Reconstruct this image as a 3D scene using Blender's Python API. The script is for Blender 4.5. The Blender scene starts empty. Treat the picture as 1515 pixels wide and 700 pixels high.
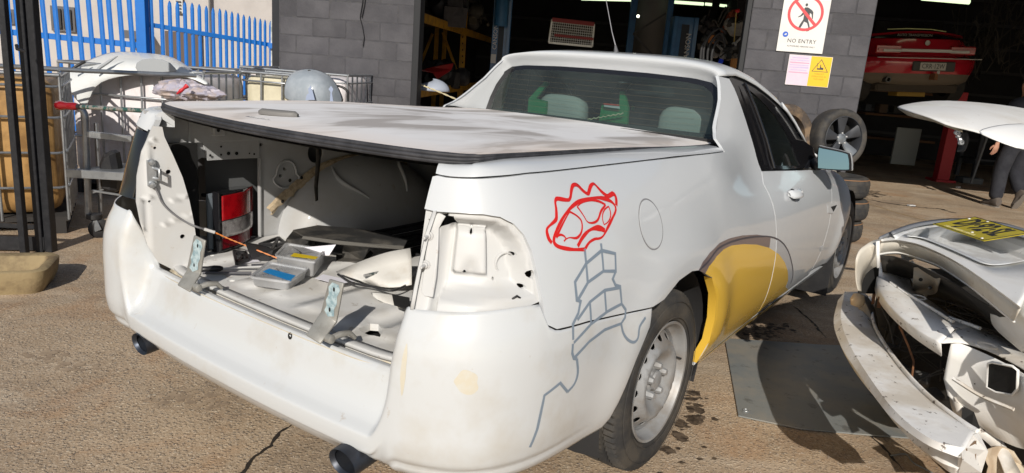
import bpy, bmesh, math, random
from math import sin, cos, pi, sqrt, radians, degrees, atan2, hypot, exp
from mathutils import Vector, Matrix, noise
from mathutils.geometry import delaunay_2d_cdt
random.seed(7)
SC = bpy.context.scene
COL = SC.collection

# ---------------------------------------------------------------- camera
FPX, PITCH, ROLL, CAMH = 1049.0, radians(13.545), radians(4.507), 1.3825
fw = Vector((0, cos(PITCH), -sin(PITCH)))
up0 = Vector((0, sin(PITCH), cos(PITCH)))
r0 = Vector((1, 0, 0))
CR = r0 * cos(ROLL) + up0 * sin(ROLL)
CU = -r0 * sin(ROLL) + up0 * cos(ROLL)
cd = bpy.data.cameras.new('camera')
camo = bpy.data.objects.new('camera', cd)
COL.objects.link(camo)
camo.matrix_world = Matrix(((CR.x, CU.x, -fw.x, 0), (CR.y, CU.y, -fw.y, 0), (CR.z, CU.z, -fw.z, CAMH), (0, 0, 0, 1)))
cd.sensor_width = 36.0
cd.lens = FPX / 1515.0 * 36.0
cd.clip_start = 0.05
cd.clip_end = 2000
SC.camera = camo

# ---------------------------------------------------------------- world, sun, exposure
SUN_EL, SUN_AZ = radians(29), radians(4)      # azimuth towards which the light travels, from +Y
w = bpy.data.worlds.new("World")
SC.world = w
w.use_nodes = True
nt = w.node_tree
nt.nodes.clear()
sky = nt.nodes.new('ShaderNodeTexSky')
sky.sky_type = 'NISHITA'
sky.sun_disc = False
sky.sun_elevation = SUN_EL
sky.sun_rotation = pi + SUN_AZ
bg = nt.nodes.new('ShaderNodeBackground')
bg.inputs[1].default_value = 0.068
wo = nt.nodes.new('ShaderNodeOutputWorld')
nt.links.new(sky.outputs[0], bg.inputs[0])
nt.links.new(bg.outputs[0], wo.inputs[0])
sl = bpy.data.lights.new('sun', 'SUN')
sl.energy = 3.9
sl.angle = radians(0.5)
sl.color = (1.0, 0.935, 0.84)
so = bpy.data.objects.new('sun', sl)
COL.objects.link(so)
ldir = Vector((sin(SUN_AZ) * cos(SUN_EL), cos(SUN_AZ) * cos(SUN_EL), -sin(SUN_EL)))
so.rotation_euler = ldir.to_track_quat('-Z', 'Y').to_euler()
SC.view_settings.view_transform = 'Standard'
SC.view_settings.look = 'None'
SC.view_settings.exposure = 0.12
SC.view_settings.gamma = 1.0

# ---------------------------------------------------------------- helpers
def ray_w(u, v):
    return (CR * ((u - 757.5) / FPX) - CU * ((v - 350.0) / FPX) + fw)
CAMP = Vector((0, 0, CAMH))
def at_z(u, v, z=0.0):
    d = ray_w(u, v)
    return CAMP + d * ((z - CAMH) / d.z)
def at_Y(u, v, Y):
    d = ray_w(u, v)
    return CAMP + d * (Y / d.y)
def at_plane(u, v, p, n):
    d = ray_w(u, v)
    return CAMP + d * ((Vector(p) - CAMP).dot(n) / d.dot(n))
def to_px(P):
    d = Vector(P) - CAMP
    c = d.dot(fw)
    return (757.5 + FPX * d.dot(CR) / c, 350.0 - FPX * d.dot(CU) / c)
def on_mesh(o, u, v, lift=.003):
    """point of a built world-space mesh under a pixel, lifted a little off its face"""
    from mathutils.bvhtree import BVHTree
    key = o.name
    if key not in _bvh:
        me = o.data; _bvh[key] = BVHTree.FromPolygons([p.co.copy() for p in me.vertices], [tuple(p.vertices) for p in me.polygons])
    d = ray_w(u, v).normalized(); h = _bvh[key].ray_cast(CAMP, d)
    return None if h[0] is None else h[0] - d * lift
_bvh = {}

UTE_LOC, UTE_YAW = Vector((-0.17237, 2.8466, 0)), radians(34.8856)
UTE_M = Matrix.Translation(UTE_LOC) @ Matrix.Rotation(pi / 2 - UTE_YAW, 4, 'Z')
UTE_I = UTE_M.inverted()
CAMC = UTE_I @ CAMP
def ray_c(u, v):
    return UTE_I.to_3x3() @ ray_w(u, v)
def c_y(u, v, y):
    d = ray_c(u, v); return CAMC + d * ((y - CAMC.y) / d.y)
def c_x(u, v, x):
    d = ray_c(u, v); return CAMC + d * ((x - CAMC.x) / d.x)
def c_z(u, v, z):
    d = ray_c(u, v); return CAMC + d * ((z - CAMC.z) / d.z)
def c_px(P):
    return to_px(UTE_M @ Vector(P))

def interp(tab, x):
    if x <= tab[0][0]: return tab[0][1]
    for (a, b), (c, d) in zip(tab, tab[1:]):
        if x <= c:
            t = (x - a) / (c - a)
            return b + (d - b) * t
    return tab[-1][1]
def sm_table(tab, n=240):
    """monotone-ish smooth table from sparse points (cubic hermite)"""
    xs = [t[0] for t in tab]; ys = [t[1] for t in tab]
    k = len(xs)
    m = []
    for i in range(k):
        if i == 0: m.append((ys[1] - ys[0]) / (xs[1] - xs[0]))
        elif i == k - 1: m.append((ys[-1] - ys[-2]) / (xs[-1] - xs[-2]))
        else:
            a = (ys[i] - ys[i-1]) / (xs[i] - xs[i-1]); b = (ys[i+1] - ys[i]) / (xs[i+1] - xs[i])
            m.append(0 if a * b <= 0 else 2 * a * b / (a + b))
    out = []
    for j in range(n + 1):
        x = xs[0] + (xs[-1] - xs[0]) * j / n
        i = 0
        while i < k - 2 and x > xs[i+1]: i += 1
        h = xs[i+1] - xs[i]; t = (x - xs[i]) / h
        out.append(ys[i] * (2*t**3 - 3*t*t + 1) + h * m[i] * (t**3 - 2*t*t + t) + ys[i+1] * (-2*t**3 + 3*t*t) + h * m[i+1] * (t**3 - t*t))
    x0, x1 = xs[0], xs[-1]
    def f(x):
        q = (x - x0) / (x1 - x0) * n
        if q <= 0: return out[0]
        if q >= n: return out[n]
        i = int(q); return out[i] + (out[i+1] - out[i]) * (q - i)
    return f
def sstep(a, b, x):
    t = max(0.0, min(1.0, (x - a) / (b - a))); return t * t * (3 - 2 * t)
def catmull(pts, n=8, closed=False):
    P = [Vector(p) for p in pts]; out = []
    k = len(P)
    rng = range(k) if closed else range(k - 1)
    for i in rng:
        p1 = P[i]; p2 = P[(i+1) % k]
        p0 = P[i-1] if (i > 0 or closed) else p1 * 2 - p2
        p3 = P[(i+2) % k] if (i + 2 < k or closed) else p2 * 2 - p1
        for j in range(n):
            t = j / n
            out.append(0.5 * ((2*p1) + (p2 - p0)*t + (2*p0 - 5*p1 + 4*p2 - p3)*t*t + (3*p1 - p0 - 3*p2 + p3)*t**3))
    if not closed: out.append(P[-1].copy())
    return out

def link(o, parent=None):
    COL.objects.link(o)
    if parent is not None: o.parent = parent
    return o
def thing(name, label, cat, loc=(0, 0, 0), rotz=0, group=None, M=None):
    o = bpy.data.objects.new(name, None)
    COL.objects.link(o)
    o.empty_display_size = 0.2
    if M is not None: o.matrix_world = M
    else:
        o.location = loc; o.rotation_euler = (0, 0, rotz)
    tag(o, label, cat, group)
    return o
def tag(o, label=None, cat=None, group=None, kind=None):
    if label: o['label'] = label
    if cat: o['category'] = cat
    if group: o['group'] = group
    if kind: o['kind'] = kind
    return o

class MB:
    def __init__(s): s.v = []; s.f = []
    def add(s, vs, fs, M=None):
        b = len(s.v)
        for p in vs:
            p = Vector(p)
            s.v.append(M @ p if M is not None else p)
        for q in fs: s.f.append([b + i for i in q])
        return s
    def box(s, c, d, M=None, rz=0, ry=0, rx=0):
        a, b, e = d[0] / 2, d[1] / 2, d[2] / 2
        vs = [(x, y, z) for x in (-a, a) for y in (-b, b) for z in (-e, e)]
        L = Matrix.Translation(c) @ Matrix.Rotation(rz, 4, 'Z') @ Matrix.Rotation(ry, 4, 'Y') @ Matrix.Rotation(rx, 4, 'X')
        if M is not None: L = M @ L
        return s.add(vs, [(0,1,3,2),(4,6,7,5),(0,4,5,1),(2,3,7,6),(0,2,6,4),(1,5,7,3)], L)
    def bar(s, p, q, w, h, up=(0, 0, 1), M=None):
        p, q = Vector(p), Vector(q); d = q - p; L = d.length
        if L < 1e-6: return s
        x = d / L; u = Vector(up)
        if abs(x.dot(u)) > .98: u = Vector((1, 0, 0))
        y = u.cross(x).normalized(); z = x.cross(y)
        c = (p + q) / 2
        T = Matrix(((x.x, y.x, z.x, c.x), (x.y, y.y, z.y, c.y), (x.z, y.z, z.z, c.z), (0, 0, 0, 1)))
        if M is not None: T = M @ T
        return s.box((0, 0, 0), (L, w, h), T)
    def tube(s, pts, r, n=8, closed=False, cap=True, M=None):
        P = [Vector(p) for p in pts]; k = len(P)
        rr = r if isinstance(r, (list, tuple)) else [r] * k
        vs, fs = [], []
        t0 = (P[1] - P[0]).normalized()
        u = Vector((0, 0, 1)) if abs(t0.z) < .9 else Vector((1, 0, 0))
        a = t0.cross(u).normalized()
        for i in range(k):
            if closed: t = P[(i+1) % k] - P[i-1]
            else: t = P[min(i+1, k-1)] - P[max(i-1, 0)]
            if t.length < 1e-9: t = t0
            t = t.normalized()
            a = (a - t * a.dot(t))
            a = a.normalized() if a.length > 1e-6 else t.orthogonal().normalized()
            b = t.cross(a)
            for j in range(n):
                th = 2 * pi * j / n
                vs.append(P[i] + (a * cos(th) + b * sin(th)) * rr[i])
        m = k if closed else k - 1
        for i in range(m):
            for j in range(n):
                i2 = (i + 1) % k
                fs.append((i*n + j, i*n + (j+1) % n, i2*n + (j+1) % n, i2*n + j))
        if cap and not closed:
            fs.append(tuple(range(n-1, -1, -1))); fs.append(tuple((k-1)*n + j for j in range(n)))
        return s.add(vs, fs, M)
    def lathe(s, prof, n=32, M=None, closed=False, a0=0, a1=2*pi):
        """profile (r, h) turned about Z"""
        full = abs(a1 - a0 - 2*pi) < 1e-6
        m = n if full else n + 1
        vs = []
        for (r, h) in prof:
            for j in range(m):
                th = a0 + (a1 - a0) * j / n
                vs.append((r * cos(th), r * sin(th), h))
        fs = []
        k = len(prof)
        for i in range(k if closed else k - 1):
            i2 = (i + 1) % k
            for j in range(n):
                j2 = (j + 1) % m
                fs.append((i*m + j, i*m + j2, i2*m + j2, i2*m + j))
        return s.add(vs, fs, M)
    def prism(s, poly, h, M=None):
        """2-D polygon (x, y) extruded 0..h along z"""
        n = len(poly)
        A = sum(poly[i][0]*poly[(i+1) % n][1] - poly[(i+1) % n][0]*poly[i][1] for i in range(n))
        if A < 0: poly = poly[::-1]
        vs = [(p[0], p[1], 0) for p in poly] + [(p[0], p[1], h) for p in poly]
        fs = [tuple(range(n-1, -1, -1)), tuple(range(n, 2*n))]
        for i in range(n):
            j = (i + 1) % n
            fs.append((i, j, n + j, n + i))
        return s.add(vs, fs, M)
    def grid(s, fn, us, vs_, flip=False, closed_u=False):
        nu, nv = len(us), len(vs_)
        pts = [fn(u, v) for u in us for v in vs_]
        fs = []
        for i in range(nu if closed_u else nu - 1):
            i2 = (i + 1) % nu
            for j in range(nv - 1):
                q = (i*nv + j, i2*nv + j, i2*nv + j + 1, i*nv + j + 1)
                fs.append(q[::-1] if flip else q)
        return s.add(pts, fs)
    def rgrid(s, rows, flip=False, closed=False):
        nu, nv = len(rows), len(rows[0])
        fs = []
        for i in range(nu - 1):
            for j in range(nv if closed else nv - 1):
                j2 = (j + 1) % nv
                q = (i*nv + j, (i+1)*nv + j, (i+1)*nv + j2, i*nv + j2)
                fs.append(q[::-1] if flip else q)
        return s.add([p for r in rows for p in r], fs)
    def mesh(s, name):
        me = bpy.data.meshes.new(name)
        me.from_pydata([tuple(p) for p in s.v], [], s.f)
        me.validate(clean_customdata=False)
        return me
    def build(s, name, m, parent=None, smooth=None, bevel=0, seg=1, solid=0, soff=-1, sub=0, recalc=True):
        me = s.mesh(name)
        if recalc:
            bm = bmesh.new(); bm.from_mesh(me)
            bmesh.ops.recalc_face_normals(bm, faces=bm.faces)
            bm.to_mesh(me); bm.free()
        if m is not None: me.materials.append(m)
        o = bpy.data.objects.new(name, me)
        link(o, parent)
        if solid:
            md = o.modifiers.new('solid', 'SOLIDIFY'); md.thickness = solid; md.offset = soff
        if bevel:
            md = o.modifiers.new('bevel', 'BEVEL'); md.width = bevel; md.segments = seg; md.limit_method = 'ANGLE'; md.angle_limit = radians(40)
        if sub:
            md = o.modifiers.new('sub', 'SUBSURF'); md.levels = sub; md.render_levels = sub
        if smooth is not None:
            for p in me.polygons: p.use_smooth = True
            if smooth < 179: me.set_sharp_from_angle(angle=radians(smooth))
        return o
def MT(x, y, z): return Matrix.Translation((x, y, z))
def RX(a): return Matrix.Rotation(a, 4, 'X')
def RY(a): return Matrix.Rotation(a, 4, 'Y')
def RZ(a): return Matrix.Rotation(a, 4, 'Z')
def frame(o, x, y, z=None):
    x = Vector(x).normalized(); y = Vector(y); y = (y - x * x.dot(y)).normalized(); z = x.cross(y)
    o = Vector(o)
    return Matrix(((x.x, y.x, z.x, o.x), (x.y, y.y, z.y, o.y), (x.z, y.z, z.z, o.z), (0, 0, 0, 1)))

# ---------------------------------------------------------------- 2-D polygons / constrained triangulation
def pin(poly, x, y):
    c = False; n = len(poly); j = n - 1
    for i in range(n):
        xi, yi = poly[i][0], poly[i][1]; xj, yj = poly[j][0], poly[j][1]
        if (yi > y) != (yj > y) and x < (xj - xi) * (y - yi) / (yj - yi) + xi: c = not c
        j = i
    return c
def resample(poly, step, closed=True):
    out = []; n = len(poly)
    for i in range(n if closed else n - 1):
        a = poly[i]; b = poly[(i+1) % n]
        L = hypot(b[0]-a[0], b[1]-a[1]); k = max(1, int(math.ceil(L / step)))
        for j in range(k):
            t = j / k; out.append((a[0] + (b[0]-a[0])*t, a[1] + (b[1]-a[1])*t))
    if not closed: out.append(tuple(poly[-1][:2]))
    return out
def segd(px, py, a, b):
    dx, dy = b[0]-a[0], b[1]-a[1]; L = dx*dx + dy*dy
    t = 0 if L == 0 else max(0, min(1, ((px-a[0])*dx + (py-a[1])*dy) / L))
    return hypot(px - a[0] - t*dx, py - a[1] - t*dy)
def circle(cx, cy, r, n=12, ry=None, a=0):
    ry = r if ry is None else ry
    return [(cx + r*cos(t)*cos(a) - ry*sin(t)*sin(a), cy + r*cos(t)*sin(a) + ry*sin(t)*cos(a)) for t in [2*pi*i/n for i in range(n)]]
def cdt(outline, holes=(), step=.04, clips=(), dense=True):
    loops = [resample(outline, step)] + [resample(h, step) for h in holes] + [resample(c, step) for c in clips]
    pts, edges = [], []
    for L in loops:
        b = len(pts); pts += L
        edges += [(b + i, b + (i+1) % len(L)) for i in range(len(L))]
    xs = [p[0] for p in outline]; ys = [p[1] for p in outline]
    if dense:
        segs = [(pts[a], pts[b]) for a, b in edges]
        cell = {}
        for (a, b) in segs:
            for q in (a, b): cell.setdefault((int(q[0]//step), int(q[1]//step)), []).append((a, b))
        x = min(xs) + step * .5
        while x < max(xs):
            y = min(ys) + step * .5
            while y < max(ys):
                if pin(outline, x, y) and not any(pin(h, x, y) for h in holes) and all(pin(c, x, y) for c in clips):
                    ok = True; ci, cj = int(x//step), int(y//step)
                    for i in (ci-1, ci, ci+1):
                        for j in (cj-1, cj, cj+1):
                            for (a, b) in cell.get((i, j), ()):
                                if segd(x, y, a, b) < step * .4: ok = False; break
                    if ok: pts.append((x, y))
                y += step
            x += step
    V, E, Fc, *_ = delaunay_2d_cdt([Vector(p) for p in pts], edges, [], 0, 1e-6)
    tris = []
    for t in Fc:
        cx = sum(V[i][0] for i in t) / 3; cy = sum(V[i][1] for i in t) / 3
        if pin(outline, cx, cy) and not any(pin(h, cx, cy) for h in holes) and all(pin(c, cx, cy) for c in clips): tris.append(tuple(t))
    return [(p[0], p[1]) for p in V], tris
def panel(name, outline, fn, m, parent, holes=(), step=.04, off=0.0, flange=.012, clips=(), dense=True):
    """surface patch: (a,b) -> fn(a,b,off); real edge depth by a flange turned inwards"""
    V, T = cdt(outline, holes, step, clips, dense)
    P = [fn(a, b, off) for a, b in V]
    e = 2e-3
    N = []
    for (a, b), p in zip(V, P):
        n = (fn(a + e, b, off) - fn(a - e, b, off)).cross(fn(a, b + e, off) - fn(a, b - e, off))
        out = fn(a, b, off + .01) - fn(a, b, off)
        n = n.normalized() if n.length > 1e-12 else out.normalized()
        if n.dot(out) < 0: n = -n
        N.append(n)
    faces = []; cnt = {}
    for t in T:
        a, b, c = (P[i] for i in t)
        if (b - a).cross(c - a).dot(N[t[0]] + N[t[1]] + N[t[2]]) < 0: t = (t[0], t[2], t[1])
        faces.append(t)
        for i in range(3):
            k = (t[i], t[(i+1) % 3]); cnt[k] = 1
    if flange:
        for (i, j) in list(cnt):
            if (j, i) not in cnt:
                b = len(P)
                q = [P[i], P[j], fn(*V[j], off - flange), fn(*V[i], off - flange)]
                nn = (q[0] - q[1]).cross(q[2] - q[1])
                nn = nn.normalized() if nn.length > 1e-12 else N[i]
                P += q; N += [-nn] * 4; V += [V[i], V[j], V[j], V[i]]
                faces.append((b + 1, b, b + 3, b + 2))
                N[b:b+4] = [nn] * 4
    used = sorted({i for f in faces for i in f}); mp = {o: k for k, o in enumerate(used)}
    me = bpy.data.meshes.new(name)
    me.from_pydata([tuple(P[i]) for i in used], [], [[mp[i] for i in f] for f in faces])
    for p in me.polygons: p.use_smooth = True
    me.normals_split_custom_set_from_vertices([tuple(N[i]) for i in used])
    if m is not None: me.materials.append(m)
    o = bpy.data.objects.new(name, me)
    return link(o, parent)
def ribbon(pts, w, closed=False):
    """polyline (2-D) -> polygon of width w (w may be a list)"""
    P = [Vector((p[0], p[1])) for p in pts]; n = len(P); L, R = [], []
    ww = w if isinstance(w, (list, tuple)) else [w] * n
    for i in range(n):
        t = P[min(i+1, n-1)] - P[max(i-1, 0)]
        if t.length < 1e-9: t = Vector((1, 0))
        t.normalize(); q = Vector((-t.y, t.x)) * ww[i] / 2
        if 0 < i < n - 1:
            a = (P[i] - P[i-1]).normalized(); b = (P[i+1] - P[i]).normalized()
            c = max(.45, sqrt(max(0, (1 + a.dot(b)) / 2))); q = q / c
        L.append(P[i] + q); R.append(P[i] - q)
    return L, R
def ribbon_mesh(mb, pts, w, fn, off, step=.012, thick=.0008, vary=0.0):
    """thin strip laid on a surface, with a small real thickness"""
    Q = resample([tuple(p[:2]) for p in pts], step, closed=False)
    if vary: w = [w * (1 + vary * noise.noise(Vector((i * .11, pts[0][0] * 40, pts[0][1] * 17))) * 2) for i in range(len(Q))]
    L, R = ribbon(Q, w)
    rows = []
    for a, b in zip(L, R):
        rows.append([fn(a.x, a.y, off - thick), fn(a.x, a.y, off), fn(b.x, b.y, off), fn(b.x, b.y, off - thick)])
    mb.rgrid(rows)

# ---------------------------------------------------------------- materials
MATS = {}
def N_(nt, t, **kw):
    n = nt.nodes.new(t)
    for k, v in kw.items():
        if k.startswith('_'): setattr(n, k[1:], v)
        else: n.inputs[k.replace('__', ' ')].default_value = v
    return n
def mat(name, col=(.5, .5, .5), rough=.5, metal=0, coat=0, spec=.5, var=0, vscale=3, vcol=None, bump=0, bscale=40, trans=0, emit=None, estr=0, ior=1.45, var2=0, v2scale=25, v2col=None, rvar=0, thr=(.45, .62), thr2=(.6, .68), alpha=1, coords='Object', detail=5, subs=0):
    if name in MATS: return MATS[name]
    m = bpy.data.materials.new(name); m.use_nodes = True
    nt = m.node_tree; b = nt.nodes['Principled BSDF']
    c4 = (*col, 1)
    b.inputs['Base Color'].default_value = c4
    b.inputs['Roughness'].default_value = rough
    b.inputs['Metallic'].default_value = metal
    b.inputs['Coat Weight'].default_value = coat
    b.inputs['Coat Roughness'].default_value = .06
    b.inputs['Specular IOR Level'].default_value = spec
    b.inputs['IOR'].default_value = ior
    b.inputs['Transmission Weight'].default_value = trans
    b.inputs['Alpha'].default_value = alpha
    if emit: 
        b.inputs['Emission Color'].default_value = (*emit, 1); b.inputs['Emission Strength'].default_value = estr
    tc = nt.nodes.new('ShaderNodeTexCoord')
    cur = None
    def noise_mix(cur, amt, scale, target, lo, hi):
        n = N_(nt, 'ShaderNodeTexNoise', Scale=scale, Detail=float(detail), Roughness=.62)
        nt.links.new(tc.outputs[coords], n.inputs['Vector'])
        r = N_(nt, 'ShaderNodeMapRange'); r.inputs[1].default_value = lo; r.inputs[2].default_value = hi; r.inputs[4].default_value = amt
        nt.links.new(n.outputs['Fac'], r.inputs[0])
        mx = N_(nt, 'ShaderNodeMix', _data_type='RGBA')
        if cur is None: mx.inputs[6].default_value = c4
        else: nt.links.new(cur, mx.inputs[6])
        mx.inputs[7].default_value = (*target, 1)
        nt.links.new(r.outputs[0], mx.inputs[0])
        return mx.outputs[2], r.outputs[0]
    if var:
        cur, fac = noise_mix(cur, var, vscale, vcol or tuple(x * .5 for x in col), *thr)
        if rvar:
            r = N_(nt, 'ShaderNodeMapRange'); r.inputs[2].default_value = max(var, 1e-3); r.inputs[3].default_value = rough; r.inputs[4].default_value = min(1, rough + rvar)
            nt.links.new(fac, r.inputs[0]); nt.links.new(r.outputs[0], b.inputs['Roughness'])
    if var2: cur, _ = noise_mix(cur, var2, v2scale, v2col or tuple(x * .3 for x in col), *thr2)
    if cur is not None: nt.links.new(cur, b.inputs['Base Color'])
    if bump:
        n = N_(nt, 'ShaderNodeTexNoise', Scale=bscale, Detail=4.0)
        nt.links.new(tc.outputs[coords], n.inputs['Vector'])
        bp = N_(nt, 'ShaderNodeBump', Strength=1.0, Distance=bump)
        nt.links.new(n.outputs['Fac'], bp.inputs['Height']); nt.links.new(bp.outputs[0], b.inputs['Normal'])
    MATS[name] = m
    return m

W_PAINT = mat('white car paint', (.575, .60, .625), rough=.30, coat=.85, spec=.5, var=.10, vscale=2.6, vcol=(.52, .50, .46), rvar=.25, thr=(.42, .75))
W_DIRTY = mat('dirty white bumper paint', (.57, .59, .605), rough=.28, coat=.7, var=.55, vscale=3.2, vcol=(.44, .395, .32), rvar=.3, thr=(.50, .72), var2=.5, v2scale=24, v2col=(.36, .27, .18), thr2=(.68, .76))
W_PRIM = mat('dusty white pressed steel', (.55, .555, .555), rough=.5, coat=.1, var=.4, vscale=5, vcol=(.50, .45, .37), thr=(.5, .8), var2=.5, v2scale=22, v2col=(.28, .19, .11), thr2=(.66, .74))
TRAYM = mat('tray interior grey paint', (.44, .45, .46), rough=.5, coat=.1, var=.4, vscale=5, vcol=(.36, .34, .31), var2=.4, v2scale=26, v2col=(.25, .18, .12), thr2=(.64, .72))
BLK = mat('black plastic', (.018, .018, .02), rough=.45, var=.3, vscale=9, vcol=(.05, .048, .045))
BLKG = mat('gloss black', (.012, .012, .014), rough=.12, coat=.6)
RUB = mat('rubber seal', (.028, .029, .034), rough=.6, var=.4, vscale=14, vcol=(.09, .09, .1))
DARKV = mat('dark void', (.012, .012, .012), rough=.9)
STEEL = mat('galvanised steel', (.52, .54, .56), rough=.42, metal=.8, var=.5, vscale=20, vcol=(.33, .34, .35))
STEELD = mat('dull zinc bracket', (.36, .355, .33), rough=.5, metal=.35, var=.4, vscale=25, vcol=(.2, .19, .17), bump=.0005, bscale=80)
RUST = mat('rusty steel', (.22, .10, .045), rough=.8, var=.7, vscale=40, vcol=(.10, .05, .03))
def text_mesh(body, size, T, m, parent, name='lettering', depth=.0006, xs=1.0, align='CENTER', space=1.0, bold=0.0):
    cu = bpy.data.curves.new(name, 'FONT'); cu.body = body; cu.size = size; cu.extrude = depth; cu.align_x = align; cu.align_y = 'CENTER'; cu.resolution_u = 2; cu.space_character = space; cu.offset = bold
    o = bpy.data.objects.new(name, cu); COL.objects.link(o)
    dg = bpy.context.evaluated_depsgraph_get(); dg.update()
    me = bpy.data.meshes.new_from_object(o.evaluated_get(dg))
    bpy.data.objects.remove(o); bpy.data.curves.remove(cu)
    me.transform(T @ Matrix.Diagonal((xs, 1, 1, 1)))
    me.name = name; me.materials.clear(); me.materials.append(m)
    ob = bpy.data.objects.new(name, me); return link(ob, parent)
TYRE = mat('tyre rubber', (.032, .032, .033), rough=.78, var=.7, vscale=7, vcol=(.085, .075, .062), bump=.0008, bscale=120)
# ================================================================ THE SETTING
GND = bpy.data.materials.new('worn exposed aggregate concrete'); GND.use_nodes = True
nt = GND.node_tree; b = nt.nodes['Principled BSDF']; L = nt.links.new
tc = nt.nodes.new('ShaderNodeTexCoord')
def nz(scale, det=4.0, rough=.55, dist=0.0, sc=None):
    n = N_(nt, 'ShaderNodeTexNoise', Scale=scale, Detail=det, Roughness=rough, Distortion=dist)
    if sc:
        m = N_(nt, 'ShaderNodeMapping'); m.inputs['Scale'].default_value = sc; m.inputs['Rotation'].default_value = (0, 0, .6); L(tc.outputs['Object'], m.inputs[0]); L(m.outputs[0], n.inputs['Vector'])
    else: L(tc.outputs['Object'], n.inputs['Vector'])
    return n.outputs['Fac']
def ramp(src, stops, interp='LINEAR'):
    r = nt.nodes.new('ShaderNodeValToRGB'); r.color_ramp.interpolation = interp; e = r.color_ramp.elements
    for i, (p, c) in enumerate(stops):
        if i < 2: e[i].position = p; e[i].color = (*c, 1)
        else:
            k = e.new(p); k.color = (*c, 1)
    L(src, r.inputs[0]); return r.outputs[0]
def mixc(f, a, c, blend='MIX'):
    m = N_(nt, 'ShaderNodeMix', _data_type='RGBA'); m.blend_type = blend
    for s_, v in ((0, f), (6, a), (7, c)):
        if isinstance(v, (int, float)): m.inputs[s_].default_value = v
        elif isinstance(v, tuple): m.inputs[s_].default_value = (*v, 1)
        else: L(v, m.inputs[s_])
    return m.outputs[2]
def mrange(src, a, b_, c=0.0, d=1.0):
    r = N_(nt, 'ShaderNodeMapRange'); r.inputs[1].default_value = a; r.inputs[2].default_value = b_; r.inputs[3].default_value = c; r.inputs[4].default_value = d; L(src, r.inputs[0]); return r.outputs[0]
base = ramp(nz(1.1, 6.0, .6), [(.30, (.29, .205, .13)), (.70, (.54, .405, .265)), (.52, (.42, .305, .195))])
# the stones of the aggregate, each with its own colour
vo = N_(nt, 'ShaderNodeTexVoronoi', Scale=70.0, Randomness=1.0); L(tc.outputs['Object'], vo.inputs['Vector'])
sepc = nt.nodes.new('ShaderNodeSeparateColor'); L(vo.outputs['Color'], sepc.inputs[0])
stone = ramp(sepc.outputs[0], [(0, (.055, .055, .06)), (.18, (.20, .16, .13)), (.36, (.40, .29, .19)), (.6, (.56, .44, .31)), (.82, (.30, .25, .20)), (.93, (.72, .64, .50))], 'CONSTANT')
smask = mrange(vo.outputs['Distance'], .46, .30)
expo = mrange(nz(.8, 4.0), .34, .56, .30, .85)
sm_ = N_(nt, 'ShaderNodeMath', _operation='MULTIPLY'); L(smask, sm_.inputs[0]); L(expo, sm_.inputs[1])
c1 = mixc(sm_.outputs[0], base, stone)
vo2 = N_(nt, 'ShaderNodeTexVoronoi', Scale=230.0); L(tc.outputs['Object'], vo2.inputs['Vector'])
sep2 = nt.nodes.new('ShaderNodeSeparateColor'); L(vo2.outputs['Color'], sep2.inputs[0])
c1 = mixc(.40, c1, ramp(sep2.outputs[1], [(0, (.13, .10, .08)), (.25, (.30, .23, .16)), (.75, (.52, .41, .29)), (.95, (.70, .62, .50))]), 'MIX')
# rust-orange clay, pale cement and dark oil staining
c1 = mixc(mrange(nz(1.9, 6.0, .68, .8), .50, .70, 0, .62), c1, (.40, .215, .10))
c1 = mixc(mrange(nz(1.3, 6.0, .62, .4, (1, 2.2, 1)), .52, .68, 0, .55), c1, (.56, .47, .36))
c1 = mixc(mrange(nz(.8, 8.0, .68, 1.2), .49, .68, 0, .72), c1, (.17, .125, .09))
c1 = mixc(mrange(nz(5.0, 5.0, .7), .66, .74, 0, .6), c1, (.07, .055, .045))
L(c1, b.inputs['Base Color']); b.inputs['Roughness'].default_value = .88
hgt = N_(nt, 'ShaderNodeMath', _operation='ADD'); L(smask, hgt.inputs[0]); L(nz(160, 3.0), hgt.inputs[1])
bp = N_(nt, 'ShaderNodeBump', Strength=.8, Distance=.0022); L(hgt.outputs[0], bp.inputs['Height'])
bp2 = N_(nt, 'ShaderNodeBump', Strength=1.0, Distance=.012); L(nz(3.5, 5.0), bp2.inputs['Height']); L(bp.outputs[0], bp2.inputs['Normal']); L(bp2.outputs[0], b.inputs['Normal'])
mb = MB(); mb.add([(-150, -150, 0), (150, -150, 0), (150, 200, 0), (-150, 200, 0)], [(0, 1, 2, 3)])
tag(mb.build('ground', GND), kind='structure')

def flat(name, pts, z, m, parent=None, thick=0):
    mb = MB(); P = [(p[0], p[1]) for p in pts]
    mb.prism(P, thick or .002, MT(0, 0, z)); return mb.build(name, m, parent)
def GP(pts, z=0): return [tuple(at_z(u, v, z).xy) for u, v in pts]
CRK = mat('dark crack', (.035, .028, .022), rough=.6)  # flat dark strip; the depth of the crack is put into its colour
def crack(name, px, w, label, m=CRK, z=.002, seed=1):
    rnd = random.Random(seed); P = resample(GP(px), .03, closed=False)
    P = [(x + rnd.gauss(0, w * .30), y + rnd.gauss(0, w * .30)) for x, y in P]
    L_, R_ = ribbon(P, [w * rnd.uniform(.45, 1.5) * (1 if 2 < i < len(P) - 3 else .3) for i in range(len(P))])
    mb = MB(); mb.rgrid([[Vector((a.x, a.y, z)), Vector((b_.x, b_.y, z))] for a, b_ in zip(L_, R_)])
    o = mb.build(name, m); tag(o, kind='structure'); return o
crack('ground_crack', [(440, 622), (415, 640), (400, 660), (378, 676), (360, 700), (340, 715)], .011, '', seed=2)
crack('ground_crack', [(1275, 294), (1310, 300), (1350, 306), (1390, 309), (1415, 316)], .035, '', seed=3)
crack('ground_crack', [(1178, 560), (1230, 600), (1300, 655), (1340, 700)], .010, '', seed=4)
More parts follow.
